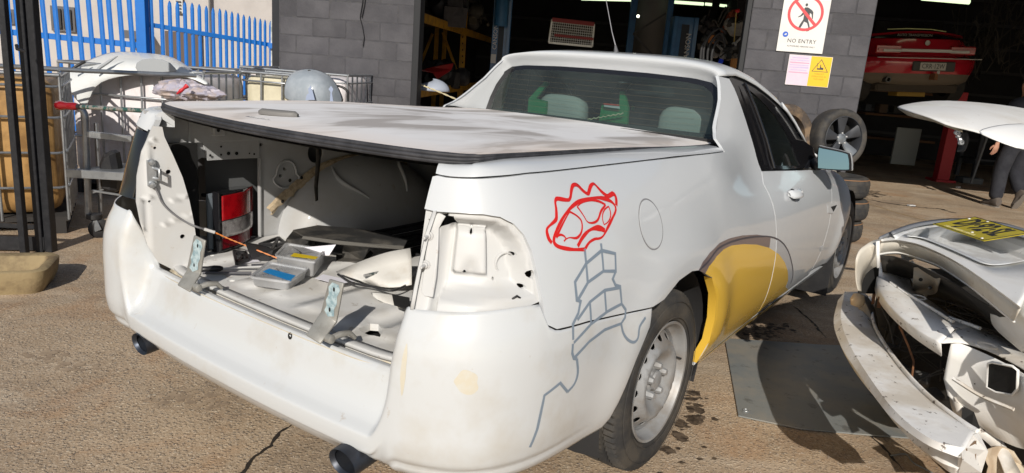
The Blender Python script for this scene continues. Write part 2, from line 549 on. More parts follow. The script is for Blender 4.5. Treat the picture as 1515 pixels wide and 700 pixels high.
crack('ground_joint', [(1170, 450), (1200, 475), (1222, 500)], .012, '', seed=5)
crack('ground_joint', [(1276, 299), (1330, 316), (1392, 332)], .02, '', m=mat('ochre joint', (.36, .24, .11), rough=.9), seed=6)
OIL = mat('oil stain', (.045, .033, .024), rough=.55, var=.9, vscale=30, vcol=(.16, .12, .085), thr=(.4, .6))
def stain(px, seed, n=70, amp=.35, name='oil_stain', z=.0015, m=None):
    """a patch of seeped oil: one core and many small splashes round it"""
    P = GP(px); cx = sum(p[0] for p in P)/len(P); cy = sum(p[1] for p in P)/len(P); rnd = random.Random(seed)
    xs = [p[0] for p in P]; ys = [p[1] for p in P]; W = max(max(xs) - min(xs), max(ys) - min(ys)); mb = MB()
    for k in range(n * 3):
        x, y = rnd.uniform(min(xs) - .02, max(xs) + .02), rnd.uniform(min(ys) - .02, max(ys) + .02)
        ins = pin(P, x, y)
        if not ins and rnd.random() > .15: continue
        r = W * rnd.uniform(.012, .05) * (1 if ins else .5); e = rnd.uniform(.5, 1); a0 = rnd.uniform(0, 3); q = [(x + r * cos(t) * rnd.uniform(.6, 1.3), y + r * e * sin(t) * rnd.uniform(.6, 1.3), z + k * 2e-6) for t in [a0 + 2*pi*i/11 for i in range(11)]]
        mb.add(q, [tuple(range(11))])
    tag(mb.build(name, m or OIL), kind='structure')
stain([(1025, 575), (1040, 590), (1035, 620), (1015, 640), (1005, 665), (985, 700), (955, 712), (975, 680), (1000, 640), (1012, 610)], 1, amp=.5)
stain([(1100, 492), (1130, 480), (1160, 478), (1175, 488), (1150, 500), (1120, 512), (1100, 508)], 2, amp=.5)
stain([(1192, 520), (1215, 518), (1222, 527), (1200, 530)], 8, amp=.6)
stain([(30, 520), (70, 515), (120, 530), (150, 545), (110, 552), (55, 542)], 3, amp=.4, m=mat('old stain', (.27, .20, .14), rough=.85, var=.95, vscale=14, vcol=(.42, .32, .22), thr=(.35, .60)))
stain([(215, 590), (270, 575), (330, 585), (350, 600), (290, 612), (230, 605)], 4, amp=.4, m=MATS['old stain'])
stain([(1270, 286), (1300, 282), (1310, 290), (1280, 294)], 5, amp=.4)
# loose grit
rnd = random.Random(11); mb = MB()
for i in range(2600):
    u = rnd.uniform(-40, 1560); v = rnd.uniform(400, 740) if rnd.random() < .8 else rnd.uniform(290, 420); p = at_z(u, v)
    if p.y > 14: continue
    s_ = rnd.uniform(.002, .0055); a = rnd.uniform(0, 6)
    vs = [(p.x + s_ * cos(a + k * 2.09) * rnd.uniform(.6, 1.3), p.y + s_ * sin(a + k * 2.09) * rnd.uniform(.6, 1.3), .0003) for k in range(3)] + [(p.x, p.y, s_ * rnd.uniform(.5, 1.0))]
    mb.add(vs, [(0, 1, 3), (1, 2, 3), (2, 0, 3)])
tag(mb.build('grit', mat('grit', (.36, .30, .24), rough=.9, var=1, vscale=9, vcol=(.14, .12, .11), thr=(.45, .55))), kind='stuff')

# ---------------------------------------------------------------- workshop
WF = Vector((-2.06, 8.25, 0)); WD = Vector((4.94, -.80, 0)).normalized(); WN = Vector((WD.y, -WD.x, 0))    # WN faces the yard
def wall_ab(u, v):
    p = at_plane(u, v, WF, WN); return ((p - WF).dot(WD), p.z)
def WPt(a, z, o=0.0): return WF + WD * a + WN * o + Vector((0, 0, z))
TW_ = frame(WF, WD, (0, 0, 1))                      # local x along the wall, y up, z = out of WD x Z
if TW_.to_3x3().col[2].dot(WN) < 0: ZS = -1
else: ZS = 1
BLOCK = bpy.data.materials.new('grey painted block'); BLOCK.use_nodes = True
nt = BLOCK.node_tree; b = nt.nodes['Principled BSDF']; L = nt.links.new; tc = nt.nodes.new('ShaderNodeTexCoord')
oi = nt.nodes.new('ShaderNodeObjectInfo')
va = nt.nodes.new('ShaderNodeVectorMath'); va.operation = 'ADD'; L(tc.outputs['Object'], va.inputs[0])
cmb = nt.nodes.new('ShaderNodeCombineXYZ'); ml = N_(nt, 'ShaderNodeMath', _operation='MULTIPLY'); L(oi.outputs['Random'], ml.inputs[0]); ml.inputs[1].default_value = 37.0
L(ml.outputs[0], cmb.inputs[0]); L(ml.outputs[0], cmb.inputs[2]); L(cmb.outputs[0], va.inputs[1])
n1 = N_(nt, 'ShaderNodeTexNoise', Scale=4.0, Detail=5.0); L(va.outputs[0], n1.inputs['Vector'])
n2 = N_(nt, 'ShaderNodeTexNoise', Scale=34.0, Detail=3.0); L(va.outputs[0], n2.inputs['Vector'])
cb = ramp(n1.outputs['Fac'], [(.35, (.050, .049, .057)), (.68, (.080, .078, .087))])
mr_ = N_(nt, 'ShaderNodeMapRange'); mr_.inputs[3].default_value = .88; mr_.inputs[4].default_value = 1.10; L(oi.outputs['Random'], mr_.inputs[0])
hs = nt.nodes.new('ShaderNodeHueSaturation'); L(cb, hs.inputs['Color']); L(mr_.outputs[0], hs.inputs['Value'])
c2 = mixc(mrange(n2.outputs['Fac'], .66, .74, 0, .5), hs.outputs[0], (.05, .05, .055))
L(c2, b.inputs['Base Color']); b.inputs['Roughness'].default_value = .7
bp = N_(nt, 'ShaderNodeBump', Strength=.8, Distance=.003); L(n2.outputs['Fac'], bp.inputs['Height']); L(bp.outputs[0], b.inputs['Normal'])
MORT = mat('grey painted mortar', (.060, .060, .068), rough=.9, var=.4, vscale=15, vcol=(.11, .105, .10))
_bm = {}
def block_mesh(w_, h_=.192, d_=.06):
    k = round(w_, 3)
    if k not in _bm:
        mb = MB(); mb.box((0, 0, 0), (w_, h_, d_)); me = mb.mesh('block'); bm = bmesh.new(); bm.from_mesh(me)
        bmesh.ops.recalc_face_normals(bm, faces=bm.faces)
        bmesh.ops.bevel(bm, geom=list(bm.edges), offset=.005, segments=1, affect='EDGES'); bm.to_mesh(me); bm.free(); me.materials.append(BLOCK); _bm[k] = me
    return _bm[k]
def block_wall(name, a0, a1, z1, lab, joint_a, zlat=.127):
    t = thing(name, lab, 'wall', tuple(WPt((a0 + a1) / 2, 0)), atan2(WD.y, WD.x))
    bk = MB(); bk.box(tuple(WPt((a0 + a1) / 2, z1 / 2, -.11)), (a1 - a0 - .01, .20, z1), rz=0)
    bk = MB(); bk.box((0, .106, z1 / 2), (a1 - a0 - .004, .20, z1)); bk.build('mortar_bed', MORT, t)
    row = 0; z = zlat - .2
    rnd = random.Random(int(a0 * 100) + 5)
    while z < z1:
        off = joint_a + (.2 if row % 2 else 0)
        k = math.floor((a0 - off) / .4); x = off + k * .4
        while x < a1:
            l, r = max(x, a0), min(x + .4, a1)
            if r - l > .05:
                w_ = r - l - .008
                if abs(w_ - .392) < .004: w_ = .392
                o = bpy.data.objects.new('block', block_mesh(w_)); link(o, t)
                o.location = ((l + r) / 2 - (a0 + a1) / 2, .034 + rnd.uniform(-.0025, .0015), z + .1); o.rotation_euler = (pi / 2, 0, rnd.uniform(-.002, .002))
            x += .4
        z += .2; row += 1
    return t
aL0, _ = wall_ab(412.5, 60); aL1, _ = wall_ab(611.5, 60)
aR0, _ = wall_ab(1106, 60); aR1, _ = wall_ab(1288, 60)
jL, zL = wall_ab(487.5, 13)
rowL = int(math.floor((zL - (.127 - .2)) / .2))
jL = jL - (.2 if rowL % 2 else 0)
WALLH = 3.0; LINT = 2.55
wall_left = block_wall('block_wall', aL0, aL1, WALLH, 'dark grey painted block wall left of the open workshop bay with a loose black cable', jL)
jR, zR = wall_ab(1231, 36); rowR = int(math.floor((zR + .073) / .2)); jR = jR - (.2 if rowR % 2 else 0)
wall_right = block_wall('block_wall', aR0, aR1, WALLH, 'dark grey painted block pier carrying the no entry sign between two workshop bays', jR)
# dark steel door track against the left wall, black trim on the pier
PBLK = mat('black door track', (.016, .017, .02), rough=.6)
mb = MB(); mb.box((0, 0, 1.5), (.075, .16, 3.0)); t = mb.build('door_track', PBLK, bevel=.004)
t.location = WPt(aL1 + .042, 0, -.04); t.rotation_euler = (0, 0, atan2(WD.y, WD.x)); tag(t, 'black roller door track beside the left block wall', 'door track')
mb = MB(); mb.box((0, 0, 1.5), (.05, .16, 3.0)); t = mb.build('door_track', PBLK, bevel=.004)
t.location = WPt(aR0 - .03, 0, -.06); t.rotation_euler = (0, 0, atan2(WD.y, WD.x)); tag(t, 'black roller door track on the left edge of the sign pier', 'door track')
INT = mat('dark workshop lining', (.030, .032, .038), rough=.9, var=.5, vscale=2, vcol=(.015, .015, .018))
aF0, aF1 = aL0, 13.0
ws = thing('workshop', 'deep dark open fronted workshop behind the block walls', 'workshop', tuple(WPt(0, 0)), atan2(WD.y, WD.x))
def wbox(name, a0, a1, b0, b1, z0, z1, m, par=ws, bevel=0):
    mb = MB(); mb.box(((a0+a1)/2, (b0+b1)/2, (z0+z1)/2), (a1-a0, b1-b0, z1-z0)); return mb.build(name, m, par, bevel=bevel)
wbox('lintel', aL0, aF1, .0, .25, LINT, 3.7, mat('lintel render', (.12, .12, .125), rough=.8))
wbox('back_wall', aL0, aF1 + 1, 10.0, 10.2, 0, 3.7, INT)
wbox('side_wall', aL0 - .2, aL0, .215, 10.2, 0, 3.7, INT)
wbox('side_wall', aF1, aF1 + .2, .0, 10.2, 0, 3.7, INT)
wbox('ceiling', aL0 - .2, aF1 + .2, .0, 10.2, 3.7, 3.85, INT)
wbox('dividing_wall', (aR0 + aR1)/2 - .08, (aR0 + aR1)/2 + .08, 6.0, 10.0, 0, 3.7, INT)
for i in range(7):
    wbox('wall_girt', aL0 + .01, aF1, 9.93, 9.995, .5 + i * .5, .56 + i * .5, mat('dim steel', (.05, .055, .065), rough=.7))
# cable on the left wall
mb = MB()
for L_ in ([(538, -10), (537, 5), (534, 22), (533.5, 27), (537, 40), (539.5, 55), (538, 69)], [(541, -10), (539, 8), (535, 27)], [(533.5, 30), (533.5, 62)]):
    pass
for L_ in ([(538, -10), (537, 5), (534, 22), (533.5, 27), (537, 40), (539.5, 55), (538, 69)],):
    mb.tube([WPt(*wall_ab(u, v), .012) for u, v in L_], .0055, 6)
tag(mb.build('loose_cable', BLK, smooth=60), 'black cable hanging down the left block wall', 'cable')
mb = MB(); mb.tube([WPt(*wall_ab(u, v), .013) for u, v in ((542, -10), (540, 8), (536, 26))], .005, 6)
tag(mb.build('loose_cable', BLK, smooth=60), 'second short black cable end against the left block wall, right of the long one', 'cable')

# ---------------------------------------------------------------- signs on the pier
def wall_poly(px, o=.0): return [wall_ab(u, v) for u, v in px]
def wframe(o=0.0): return Matrix(((WD.x, 0, WN.x, WF.x + WN.x * o), (WD.y, 0, WN.y, WF.y + WN.y * o), (0, 1, 0, 0), (0, 0, 0, 1)))
def wsheet(name, px, o, th, m, parent=None, bevel=0, raw=None):
    mb = MB(); mb.prism(raw or wall_poly(px), th, wframe(o)); return mb.build(name, m, parent, bevel=bevel)
WCARD = mat('sign white', (.72, .71, .69), rough=.45, var=.3, vscale=5, vcol=(.60, .59, .56))
sign = thing('no_entry_sign', 'white NO ENTRY sign with a red barred walking figure on the block pier', 'sign', tuple(WPt(*wall_ab(1190, 40))))
SI = sign.matrix_world.copy(); sign['z'] = 0
del sign['z']
bpy.context.view_layer.update()
def reparent(o, par):
    bpy.context.view_layer.update(); M = o.matrix_world.copy(); o.parent = par; o.matrix_parent_inverse = par.matrix_world.inverted(); return o
def sg(o): return reparent(o, sign)
tl, tr = wall_ab(1159, -8), wall_ab(1230.5, -4); bl, br = wall_ab(1150, 75), wall_ab(1216, 80.5)
SX0, SX1 = (tl[0] + bl[0]) / 2, (tr[0] + br[0]) / 2; SZ0, SZ1 = (bl[1] + br[1]) / 2, (bl[1] + br[1]) / 2 + .60
sg(wsheet('sign_board', None, .008, .004, WCARD, raw=[(SX0, SZ0), (SX1, SZ0), (SX1, SZ1), (SX0, SZ1)], bevel=.001))
RD = mat('sign red faded', (.68, .07, .08), rough=.5); SB = mat('sign black', (.05, .055, .06), rough=.5); BLUE = mat('sign blue', (.03, .12, .55), rough=.5)
cc = wall_ab(1191.5, 20); R_ = .171
ring_o = circle(cc[0], cc[1], R_, 48); ring_i = circle(cc[0], cc[1], R_ * .845, 48)
fw_ = lambda a, z, off=0.0: WPt(a, z, .0128 + off)
sg(panel('red_ring', ring_o, fw_, RD, None, holes=[ring_i], step=.03, off=.0006, flange=.0006, dense=False))
d_ = R_ * .86 * cos(pi/4)
P1 = Vector((cc[0] - d_, cc[1] + d_)); P2 = Vector((cc[0] + d_, cc[1] - d_)); q_ = Vector((.010, .010))
sg(panel('red_bar', [tuple(P1 - q_), tuple(P1 + q_), tuple(P2 + q_), tuple(P2 - q_)], fw_, RD, None, step=.05, off=.0012, flange=.0006, dense=False))
ZS7 = (7, 1095, 0)
def wz(pts, z=ZS7): return [wall_ab(z[1] + x / z[0], z[2] + y / z[0]) for x, y in pts]
man = [(672, 78), (700, 78), (722, 92), (745, 110), (756, 130), (750, 195), (741, 200), (738, 150), (720, 135), (716, 185), (700, 205), (712, 250), (720, 295), (710, 322), (680, 328), (682, 320), (698, 308), (702, 280), (690, 240), (660, 225), (640, 262), (612, 305), (578, 300), (576, 292), (598, 288), (625, 240), (650, 205), (660, 150), (630, 172), (596, 182), (596, 176), (622, 160), (648, 130), (655, 100)]
sg(panel('walking_figure', wz(man), fw_, SB, None, step=.05, off=.0003, flange=.0003, dense=False))
hc_ = wall_ab(1095 + 688/7, 52/7); sg(panel('figure_head', circle(hc_[0], hc_[1], .0125, 16, .015), fw_, SB, None, step=.05, off=.0003, flange=.0003, dense=False))
bc_ = wall_ab(1095 + 467/7, 355/7); sg(panel('blue_dot', circle(bc_[0], bc_[1], .0275, 20), fw_, BLUE, None, step=.05, off=.0006, flange=.0006, dense=False))
sg(panel('blue_dot_mark', [(bc_[0] - .014, bc_[1] - .006), (bc_[0] + .006, bc_[1] - .008), (bc_[0] + .015, bc_[1] + .004), (bc_[0] + .004, bc_[1] + .011)], fw_, WCARD, None, step=.05, off=.0012, flange=.0006, dense=False))
def wtext(body, px, size, m, xs=1.0, par=None, o=.0134, space=1.0, depth=.0004, align='CENTER'):
    a, z = wall_ab(*px); return text_mesh(body, size, wframe(o) @ MT(a, z, 0), m, None, 'lettering', depth, xs, align, space)
sg(wtext('NO ENTRY', (1095 + 634/7, 430/7), .054, SB, .98, space=1.08))
sg(wtext('AUTHORISED PERSONS ONLY', (1095 + 625/7, 484/7), .0195, SB, .98, space=1.05))
# pink and yellow notice underneath
no = thing('notice', 'pink and yellow forklift notice below the NO ENTRY sign', 'notice', tuple(WPt(*wall_ab(1196, 105))))
def ng(o): return reparent(o, no)
a0, a1, am = wall_ab(1165.5, 100)[0], wall_ab(1228, 105)[0], wall_ab(1197, 105)[0]; z1_, z0_ = wall_ab(1198, 83)[1], wall_ab(1194, 127)[1]
ng(wsheet('notice_board', None, .006, .004, WCARD, raw=[(a0 - .004, z0_ - .003), (a1 + .004, z0_ - .003), (a1 + .004, z1_ + .003), (a0 - .004, z1_ + .003)]))
ng(wsheet('pink_panel', None, .0102, .0006, mat('faded pink', (.72, .56, .66), rough=.5, var=.5, vscale=6, vcol=(.70, .67, .72)), raw=[(a0, z0_), (am, z0_), (am, z1_), (a0, z1_)]))
YS = mat('sign yellow', (.80, .50, .02), rough=.45); ng(wsheet('yellow_panel', None, .0102, .0006, YS, raw=[(am, z0_), (a1, z0_), (a1, z1_), (am, z1_)]))
tm = (am + a1) / 2; zt = z1_ - .022; zb_ = z1_ - .148
def tri(s): 
    c = (zt + 2 * zb_) / 3; return [(tm, c + (zt - c) * s), (tm + (a1 - tm) * .80 * s, c + (zb_ - c) * s), (tm - (a1 - tm) * .80 * s, c + (zb_ - c) * s)]
fy = lambda a, z, off=0.0: WPt(a, z, .0112 + off)
ng(panel('warning_triangle', tri(1), fy, SB, None, holes=[tri(.88)], step=.1, off=.0006, flange=.0005, dense=False))
zc_ = zb_ + .035
ng(panel('forklift_symbol', [(tm - .035, zc_ + .05), (tm - .030, zc_ + .05), (tm - .028, zc_), (tm - .005, zc_), (tm - .003, zc_ + .038), (tm + .002, zc_ + .038), (tm + .006, zc_ + .01), (tm + .030, zc_ + .006), (tm + .030, zc_ - .014), (tm - .030, zc_ - .014)], fy, SB, None, step=.1, off=.0006, flange=.0005, dense=False))
for r_, tx in enumerate(('FORKLIFT', 'OPERATING IN', 'THIS AREA')):
    t_ = text_mesh(tx, .021, wframe(.0112) @ MT(tm, zb_ - .022 - r_ * .026, 0), mat('sign brown text', (.45, .25, .02), rough=.6), None, 'lettering', .0004); ng(t_)
for r_, (tx, c_) in enumerate((('SITE SAFETY', (.55, .2, .4)), ('Report here', (.6, .2, .35)), ('Visitors must', (.45, .35, .6)), ('sign in first', (.45, .35, .6)))):
    if r_ in (2, 3): continue
for k_ in range(7):
    z_ = z1_ - .03 - k_ * .024; w_ = (am - a0) * (.38 if k_ in (0, 5) else .44)
    ng(wsheet('faded_line', None, .0109, .0003, mat('faded pink print' if k_ in (2, 6) else 'faded violet print', (.66, .33, .46) if k_ in (2, 6) else (.55, .46, .66), rough=.6), raw=[((a0+am)/2 - w_, z_), ((a0+am)/2 + w_, z_), ((a0+am)/2 + w_, z_ + (.010 if k_ not in (4,) else .018)), ((a0+am)/2 - w_, z_ + .010)]))

# ---------------------------------------------------------------- inside the left bay
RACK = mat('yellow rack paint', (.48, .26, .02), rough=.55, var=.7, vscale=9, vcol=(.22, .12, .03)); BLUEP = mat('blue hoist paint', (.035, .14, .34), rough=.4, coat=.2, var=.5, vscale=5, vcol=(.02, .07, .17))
rk_ = thing('pallet_rack', 'yellow pallet racking loaded with parts inside the left bay', 'shelving', (-1.2, 10, 0))
def rg(o): return reparent(o, rk_)
def vpost(name, u, v, Y, z0, z1, w, m, d=None):
    p = at_Y(u, v, Y); mb = MB(); mb.box((p.x, p.y, (z0+z1)/2), (w, d or w, z1 - z0)); return mb.build(name, m, None, bevel=.004)
U1 = at_Y(684.5, 75, 12.6); U0 = at_Y(612, 80, 8.95)
for (u, v, Y, wd) in ((684.5, 75, 12.6, .095), (657, 75, 14.0, .075), (645, 75, 13.6, .075)):
    rg(vpost('rack_upright', u, v, Y, 0, 3.3, wd, RACK))
def rbeam(p, q, w_=.045, h_=.11, name='rack_beam', m=RACK):
    mb = MB(); mb.bar(p, q, w_, h_); rg(mb.build(name, m, None, bevel=.003))
def tY(u, v, Y): return at_Y(u, v, Y)
A1, A2 = tY(620, 17, 8.95), tY(690, 53, 12.6)
zz = (A1.z + A2.z) / 2
for zb in (zz, .95, .25): rbeam(Vector((A1.x, A1.y, zb)), Vector((A2.x, A2.y, zb)))
B2 = tY(742, 80, 16.2); rbeam(Vector((A2.x, A2.y, zz)), Vector((A2.x + (A2.x - A1.x) * .9, A2.y + (A2.y - A1.y) * .9, zz)))
rbeam(Vector((A2.x, A2.y, .95)), Vector((A2.x + (A2.x - A1.x) * .9, A2.y + (A2.y - A1.y) * .9, .95)))
D_ = Vector((-1.0, .05, 0))
rbeam(tY(655, 48, 13.6), tY(682, 122, 13.6), .03, .05, 'rack_brace'); rbeam(tY(640, 50, 13.6), tY(621, 98, 13.6), .03, .05, 'rack_brace')
for k_ in range(14):
    p = tY(684.5, 8 + k_ * 9.4, 12.54); mb = MB(); mb.box((p.x, p.y, p.z), (.018, .01, .03)); rg(mb.build('rack_slot', DARKV, None))
# shelf decks and dark goods on them
for zb in (zz + .07, 1.02):
    mb = MB(); a, b_ = Vector((A1.x, A1.y, zb)), Vector((A2.x, A2.y, zb)); mb.add([a, b_, b_ + D_ * 1.2, a + D_ * 1.2], [(0, 1, 2, 3)]); rg(mb.build('shelf_deck', mat('dim board', (.05, .045, .04), rough=.9), None, solid=.03))
def junk(name, label, cat, c, rnd, n=14, s=.16, cols=((.03,.03,.03),(.05,.05,.06),(.09,.09,.10)), spread=(.3,.3,.2), group=None):
    """a mechanical lump: overlapping castings, pulleys and pipes grown round a centre as one welded cluster"""
    t = thing(name, label, cat, tuple(c), rnd.uniform(0, 1), group)
    for k, col in enumerate(cols):
        mb = MB()
        for i in range(n // len(cols)):
            p = Vector([rnd.uniform(-1, 1) * spread[j] * .6 for j in range(3)])
            q = rnd.random()
            if q < .45: mb.box(tuple(p), tuple(rnd.uniform(.3, 1) * s for _ in range(3)), rz=rnd.uniform(0, 3), rx=rnd.uniform(0, 3))
            elif q < .8: mb.lathe([(0, -.4*s), (.35*s, -.4*s), (.45*s, -.2*s), (.45*s, .2*s), (.3*s, .4*s), (0, .4*s)], 12, MT(*p) @ RX(rnd.uniform(0, 3)) @ RY(rnd.uniform(0, 3)))
            else: mb.tube(catmull([p + Vector([rnd.uniform(-.8, .8) * spread[j] for j in range(3)]) for _ in range(4)], 5), s * .10, 6)
        o = mb.build(('casting', 'housing', 'pipework')[k % 3], mat('part colour %.2f %.2f %.2f' % col, col, rough=.55, metal=.3, var=.5, vscale=9), t, smooth=35)
        o['kind'] = 'stuff'
    return t
rj = random.Random(5)
junk('gearbox', 'dark gearbox on the top deck of the yellow racking', 'engine part', tY(655, 12, 11.0), rj, 16, .35, spread=(.4, .5, .2))
junk('engine_part', 'dim machine part behind the yellow rack upright', 'engine part', tY(697, 22, 12.9), rj, 12, .28, ((.05, .05, .05), (.09, .09, .085), (.12, .11, .09)), (.25, .2, .2))
junk('engine', 'black engine with hoses on the lower racking shelf', 'engine part', tY(660, 112, 11.5), rj, 18, .3, ((.02, .02, .022), (.04, .04, .045), (.07, .07, .07)), (.4, .4, .18))
mb = MB(); P = [tY(*p) for p in ((622, 104, 10.4), (640, 99, 10.6), (672, 93, 10.9), (668, 104, 10.9), (648, 117, 10.6), (642, 108, 10.5))]
mb.add(P, [tuple(range(6))]); tag(mb.build('torn_bonnet', mat('glossy red paint', (.28, .012, .015), rough=.3, coat=.6), solid=.03, bevel=.008), 'bent red car panel lying on the racking behind the roof', 'car panel')
# grey blue moulded cover and rope at the bay edge
pc_ = tY(640, 128, 8.7); mb = MB(); rows = []
for i in range(9):
    ph = pi / 2 * i / 8; rows.append([pc_ + Vector((.20 * cos(ph) * cos(a) * 1.05, .16 * cos(ph) * sin(a), .12 * sin(ph) * (1 + .2 * cos(a)) - .05)) for a in [2*pi*j/20 for j in range(20)]])
mb.rgrid(rows, closed=True); t = mb.build('plastic_cover', mat('pale blue grey plastic', (.34, .38, .46), rough=.5), smooth=60, solid=.006); tag(t, 'pale blue grey rounded cover in the doorway left of the ute roof', 'cover')
ROPE = mat('cream rope', (.62, .55, .36), rough=.9)
def rope(pts, label, r=.009, tw=60):
    C = catmull(pts, 8); mb = MB()
    for ph in (0, pi):
        mb.tube([p + Vector((cos(ph + i * .9) * r * .6, 0, sin(ph + i * .9) * r * .6)) for i, p in enumerate(C)], r * .62, 6)
    o = mb.build('rope', ROPE, smooth=60); tag(o, label, 'rope'); o['kind'] = 'stuff'; del o['kind']; return o
rope([tY(622, 125, 8.35), tY(632, 129, 8.35), tY(652, 137, 8.2), tY(675, 147, 8.0)], 'frayed cream rope stretched from the door track towards the ute roof')
# blue two post hoists
def hoist(u, v, Y, w_, lab, txt=None, m=BLUEP, z1=3.6, stripe=True):
    p = at_Y(u, v, Y); t = thing('hoist_post', lab, 'hoist', (p.x, p.y, 0))
    mb = MB(); mb.box((0, 0, z1/2), (w_, w_ * .7, z1)); mb.build('column', m, t, bevel=.006)
    for s_ in (-1, 1):
        mb = MB(); mb.box((s_ * w_ * .40, -w_ * .38, z1/2), (w_ * .16, w_ * .12, z1)); mb.build('column_rib', m, t, bevel=.003)
    mb = MB(); mb.box((0, 0, .02), (w_ * 2, w_ * 2, .04)); mb.build('base_plate', m, t)
    if stripe:
        mb = MB(); mb.box((0, -w_ * .36, z1/2 ), (w_ * .30, .01, z1 * .9)); mb.build('cable_slot', mat('dark slot', (.02, .03, .05), rough=.6), t)
    return t, p
h1, p1 = hoist(741, 60, 11.0, .27, 'blue hoist column with white sticker between racking and wire cage')
q = at_Y(730, 87, 10.85); mb = MB(); mb.box((q.x - p1.x, q.y - p1.y - .02, q.z), (.075, .01, .13)); mb.build('sticker', mat('sticker white', (.5, .52, .55), rough=.6), h1)
for u, v in ((733, 55),):
    q = at_Y(u, v, 10.8); t_ = text_mesh('CANSON', .085, MT(q.x - p1.x, q.y - p1.y - .03, q.z) @ RX(pi/2) @ RZ(pi/2), mat('sticker white'), h1)
mb = MB(); q = at_Y(742, 12, 10.7); mb.lathe([(0, 0), (.09, 0), (.10, .04), (.10, .40), (.07, .46), (0, .46)], 16, MT(q.x - p1.x, q.y - p1.y, q.z - .25)); mb.build('hydraulic_unit', mat('blue hydraulic unit', (.03, .12, .26), rough=.5), h1, smooth=40)
h2, p2_ = hoist(1009, 60, 12.0, .40, 'bright blue hoist column with pale lettering right of the aerial', z1=2.34)
q = at_Y(1016, 72, 11.7); text_mesh('CANSON', .11, MT(q.x - p2_.x, q.y - p2_.y - .04, q.z) @ RX(pi/2) @ RZ(pi/2), mat('sticker white'), h2)
h3, _p = hoist(932, 60, 13.5, .12, 'thin dark blue column just right of the aerial', stripe=False)
h4, _p = hoist(986, 60, 13.0, .10, 'thin dark blue column against the bright hoist', stripe=False)
# wire cage on the wall of the bay
cg = thing('wire_cage', 'pink rimmed wire basket shelf in the dark bay above the ute roof', 'basket', tuple(at_Y(845, 50, 12)))
def cgp(u, v, Y=12.0): return at_Y(u, v, Y)
def cgo(o): return reparent(o, cg)
PINK = mat('faded red steel', (.30, .05, .06), rough=.6)
for a, b_, r_, m_ in (((817, 29), (879, 36), .03, PINK), ((820, 52), (878, 58), .02, PINK), ((812, 63), (876, 69), .016, STEEL), ((817, 29), (812, 63), .014, STEEL), ((879, 36), (876, 69), .014, STEEL)):
    mb = MB(); mb.bar(cgp(*a), cgp(*b_), r_ * 2, r_ * 2); cgo(mb.build('cage_rail', m_))
mb = MB()
for i in range(1, 20): t_ = i / 20; mb.bar(cgp(817 + 62 * t_, 29 + 7 * t_), cgp(812 + 64 * t_, 63 + 6 * t_), .006, .006)
for i in range(1, 9): t_ = i / 9; mb.bar(cgp(817 - 5 * t_, 29 + 34 * t_), cgp(879 - 3 * t_, 36 + 33 * t_), .006, .006)
o = cgo(mb.build('wire_mesh', STEEL)); o['kind'] = 'stuff'
# grey tank, braces, tube lights
mb = MB(); p = at_Y(962, 30, 14.5); rows = []
mb.lathe([(0, -1.0), (.30, -1.0), (.34, -.94), (.34, 1.1), (0, 1.1)], 28, MT(p.x, p.y, p.z + .35)); tag(mb.build('tank', mat('grey tank', (.10, .10, .105), rough=.6), smooth=40), 'tall grey tank behind the aerial in the dark bay', 'tank')
for k_, L_ in enumerate((((937, 50), (985, 20)), ((937, 50), (972, 88)))):
    mb = MB(); mb.bar(at_Y(*L_[0], 12.8), at_Y(*L_[1], 12.8), .03, .03); tag(mb.build('brace_bar', mat('dim steel')), ('upper' if k_ == 0 else 'lower') + ' thin bare diagonal brace in front of the grey tank', 'brace')
TUBE = mat('lit tube', (.9, .95, .8), emit=(.80, 1.0, .62), estr=1.15)
def tube_light(a, b_, Y, lab, r=.018):
    p, q = at_Y(*a, Y), at_Y(*b_, Y); t = thing('tube_light', lab, 'ceiling light', tuple((p + q) / 2)); 
    m1 = MB(); m1.tube([p, q], r, 8); reparent(m1.build('tube', TUBE, smooth=60), t)
    m2 = MB(); m2.bar(p + Vector((0, .01, .05)), q + Vector((0, .01, .05)), .10, .05); reparent(m2.build('fitting', mat('light fitting', (.12, .12, .11), rough=.6)), t)
tube_light((991, 2.5), (1041, 6), 14, 'long lit tube light over the blue hoist column', .03)
tube_light((1043.5, 6), (1053, 7), 14, 'short lit tube light end beside the long tube', .025)
tube_light((1065, 8), (1075, 9), 15, 'small lit tube light near the pier', .025)
tube_light((860, -2), (937, 0), 14, 'lit tube light at the top edge above the aerial', .03)
tube_light((1364, -3), (1434, 3), 11, 'yellow lit tube light above the raised red car', .035)
mb = MB(); p = at_Y(944, 24, 14); mb.lathe([(0, .03), (.022, .02), (.028, 0), (.02, -.025), (0, -.03)], 12, MT(*p)); tag(mb.build('bulb', mat('lit bulb', (1, 1, .9), emit=(1, 1, .8), estr=3), smooth=60), 'small bright bulb left of the grey tank', 'bulb')
